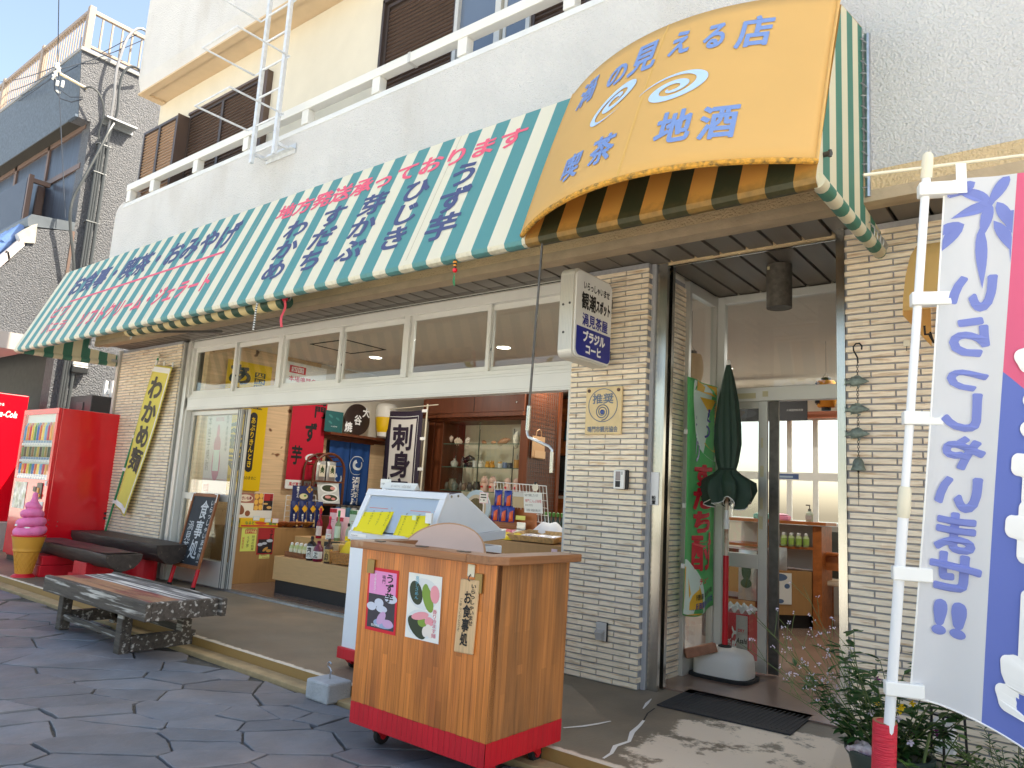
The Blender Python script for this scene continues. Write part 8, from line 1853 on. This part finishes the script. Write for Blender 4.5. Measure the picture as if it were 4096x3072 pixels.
for k, (x, y, z, r, h, col, lb) in enumerate(((-1.93,7.0,2.16,.09,.28,(224,160,60),'orange paper lantern hanging beyond the doorway'),(-2.56,5.50,2.18,.095,.27,(214,180,130),'straw coloured paper lantern behind the side window'))):
    t = thing('paper_lantern', lb, 'lantern', (x,y,z)); pr_ = [(r*.45,.015)]+[(r*(.5+.5*math.sin(math.pi*(.14+.72*j/24))**.6*1.0)+.0025*(j % 2), .02+(h-.04)*j/24) for j in range(25)]+[(r*.45,h-.015)]
    obj('shade', MB().lathe((x,y,z), pr_, 26), lanm(k, col), t, smooth=True); obj('rings', MB().lathe((x,y,z), [(r*.40,-.012),(r*.46,-.01),(r*.46,.018),(r*.40,.018)], 20).lathe((x,y,z+h-.02), [(r*.46,0),(r*.46,.03),(r*.40,.03)], 20), M['black'], t); obj('cord', MB().tube([(x-r*.4,y,z+h),(x,y,z+h+.06),(x+r*.4,y,z+h)], .002, n=4).cyl((x,y,z+h+.06),(x,y,2.795),.002,n=4), M['black'], t)
    if k == 0: obj('lettering', write(MB(), 'お食事', plane((x-.075,y-r-.004,z+.25),(.05,0,0),(0,0,-.22)), vertical=True, w=.03), INK, t)
t = put_sheet('hanging_board', 'black museum advertising board hanging before the sea windows', 'board', (-3.80,9.0,2.55), (1.1,0,0), (0,0,-.24), cm_(24,24,26), th=.02); o, U, V = (-3.80,9.0,2.55), (1.1,0,0), (0,0,-.24); txt(t, '大塚国際美術館', o, U, V, (.78,.96,.42,.54), cm_(190,190,186), .002, w=.01); blobs(t, 'photo', o, U, V, [(.25,.6,.2,.25),(.6,.7,.12,.2)], cm_(50,52,56), .001)
t = thing('dining_table', 'dark topped dining table beyond the reception counter', 'table', (-1.8,8.6,.09)); obj('tabletop', MB().box(-2.38,-1.2,8.4,9.1,.755,.785), cm_(150,160,168), t, bevel=.004); [obj('leg', MB().box(x-.025,x+.025,y-.025,y+.025,.09,.754), M['dkwood'], t) for x in (-2.32,-1.26) for y in (8.46,9.04)]
t = thing('dining_chair', 'orange wood chair with a cream seat at the dining table', 'chair', (-2.1,8.2,.09)); obj('seat', MB().box(-2.3,-1.92,8.05,8.42,.50,.55), cm_(222,206,180), t, bevel=.012); obj('backrest', MB().tube([(-2.28,8.06,.56),(-2.29,8.02,.74),(-2.2,8.0,.82),(-2.02,8.0,.82),(-1.93,8.02,.74),(-1.94,8.06,.56)], .022, n=8).box(-2.27,-1.95,8.01,8.03,.66,.80), M['midwood'], t, smooth=True); [obj('leg', MB().cyl((x,y,.09),(x,y,.50),.018), M['midwood'], t) for x in (-2.27,-1.95) for y in (8.08,8.39)]
t = thing('side_cabinet', 'grey glass fronted cabinet below the sea windows', 'cabinet', (-2.4,9.3,.09)); obj('body', MB().box(-2.75,-2.3,9.2,9.55,.09,1.08), cm_(150,144,134), t); obj('door', MB().box(-2.70,-2.35,9.19,9.199,.5,1.02), mat('cabinet glass', c(70,70,64), .1), t)
t = thing('sticker_plate', 'blue ship photograph sticker on the sea window rail', 'sticker', (-3.05,9.58,1.67)); obj('plate', MB().box(-3.30,-2.98,9.583,9.588,1.635,1.70), cm_(60,84,130), t); obj('ship', MB().box(-3.25,-3.05,9.581,9.5825,1.65,1.675), cm_(150,170,190), t)
# trees over the road (seen only as reflections in the transom glass)
wd = MB(); rw = random.Random(2)
for k in range(5200):
    x = rw.uniform(-26,16); y = rw.uniform(-17,-11); z = rw.uniform(.2, 4.6+1.6*math.sin(x*.6)+1.0*math.sin(x*1.7)); s = rw.uniform(.10,.26)
    d = Vector((rw.uniform(-1,1), rw.uniform(-1,1), rw.uniform(-1,1))).normalized(); e = d.orthogonal().normalized(); q = Vector((x,y,z))
    wd.poly(q-d*s, q+e*s*.5, q+d*s, q-e*s*.5)
obj('woodland', wd, mat('sunlit hedge leaves', c(96,116,44), .6, island=.4, transl=.2), kind='stuff')
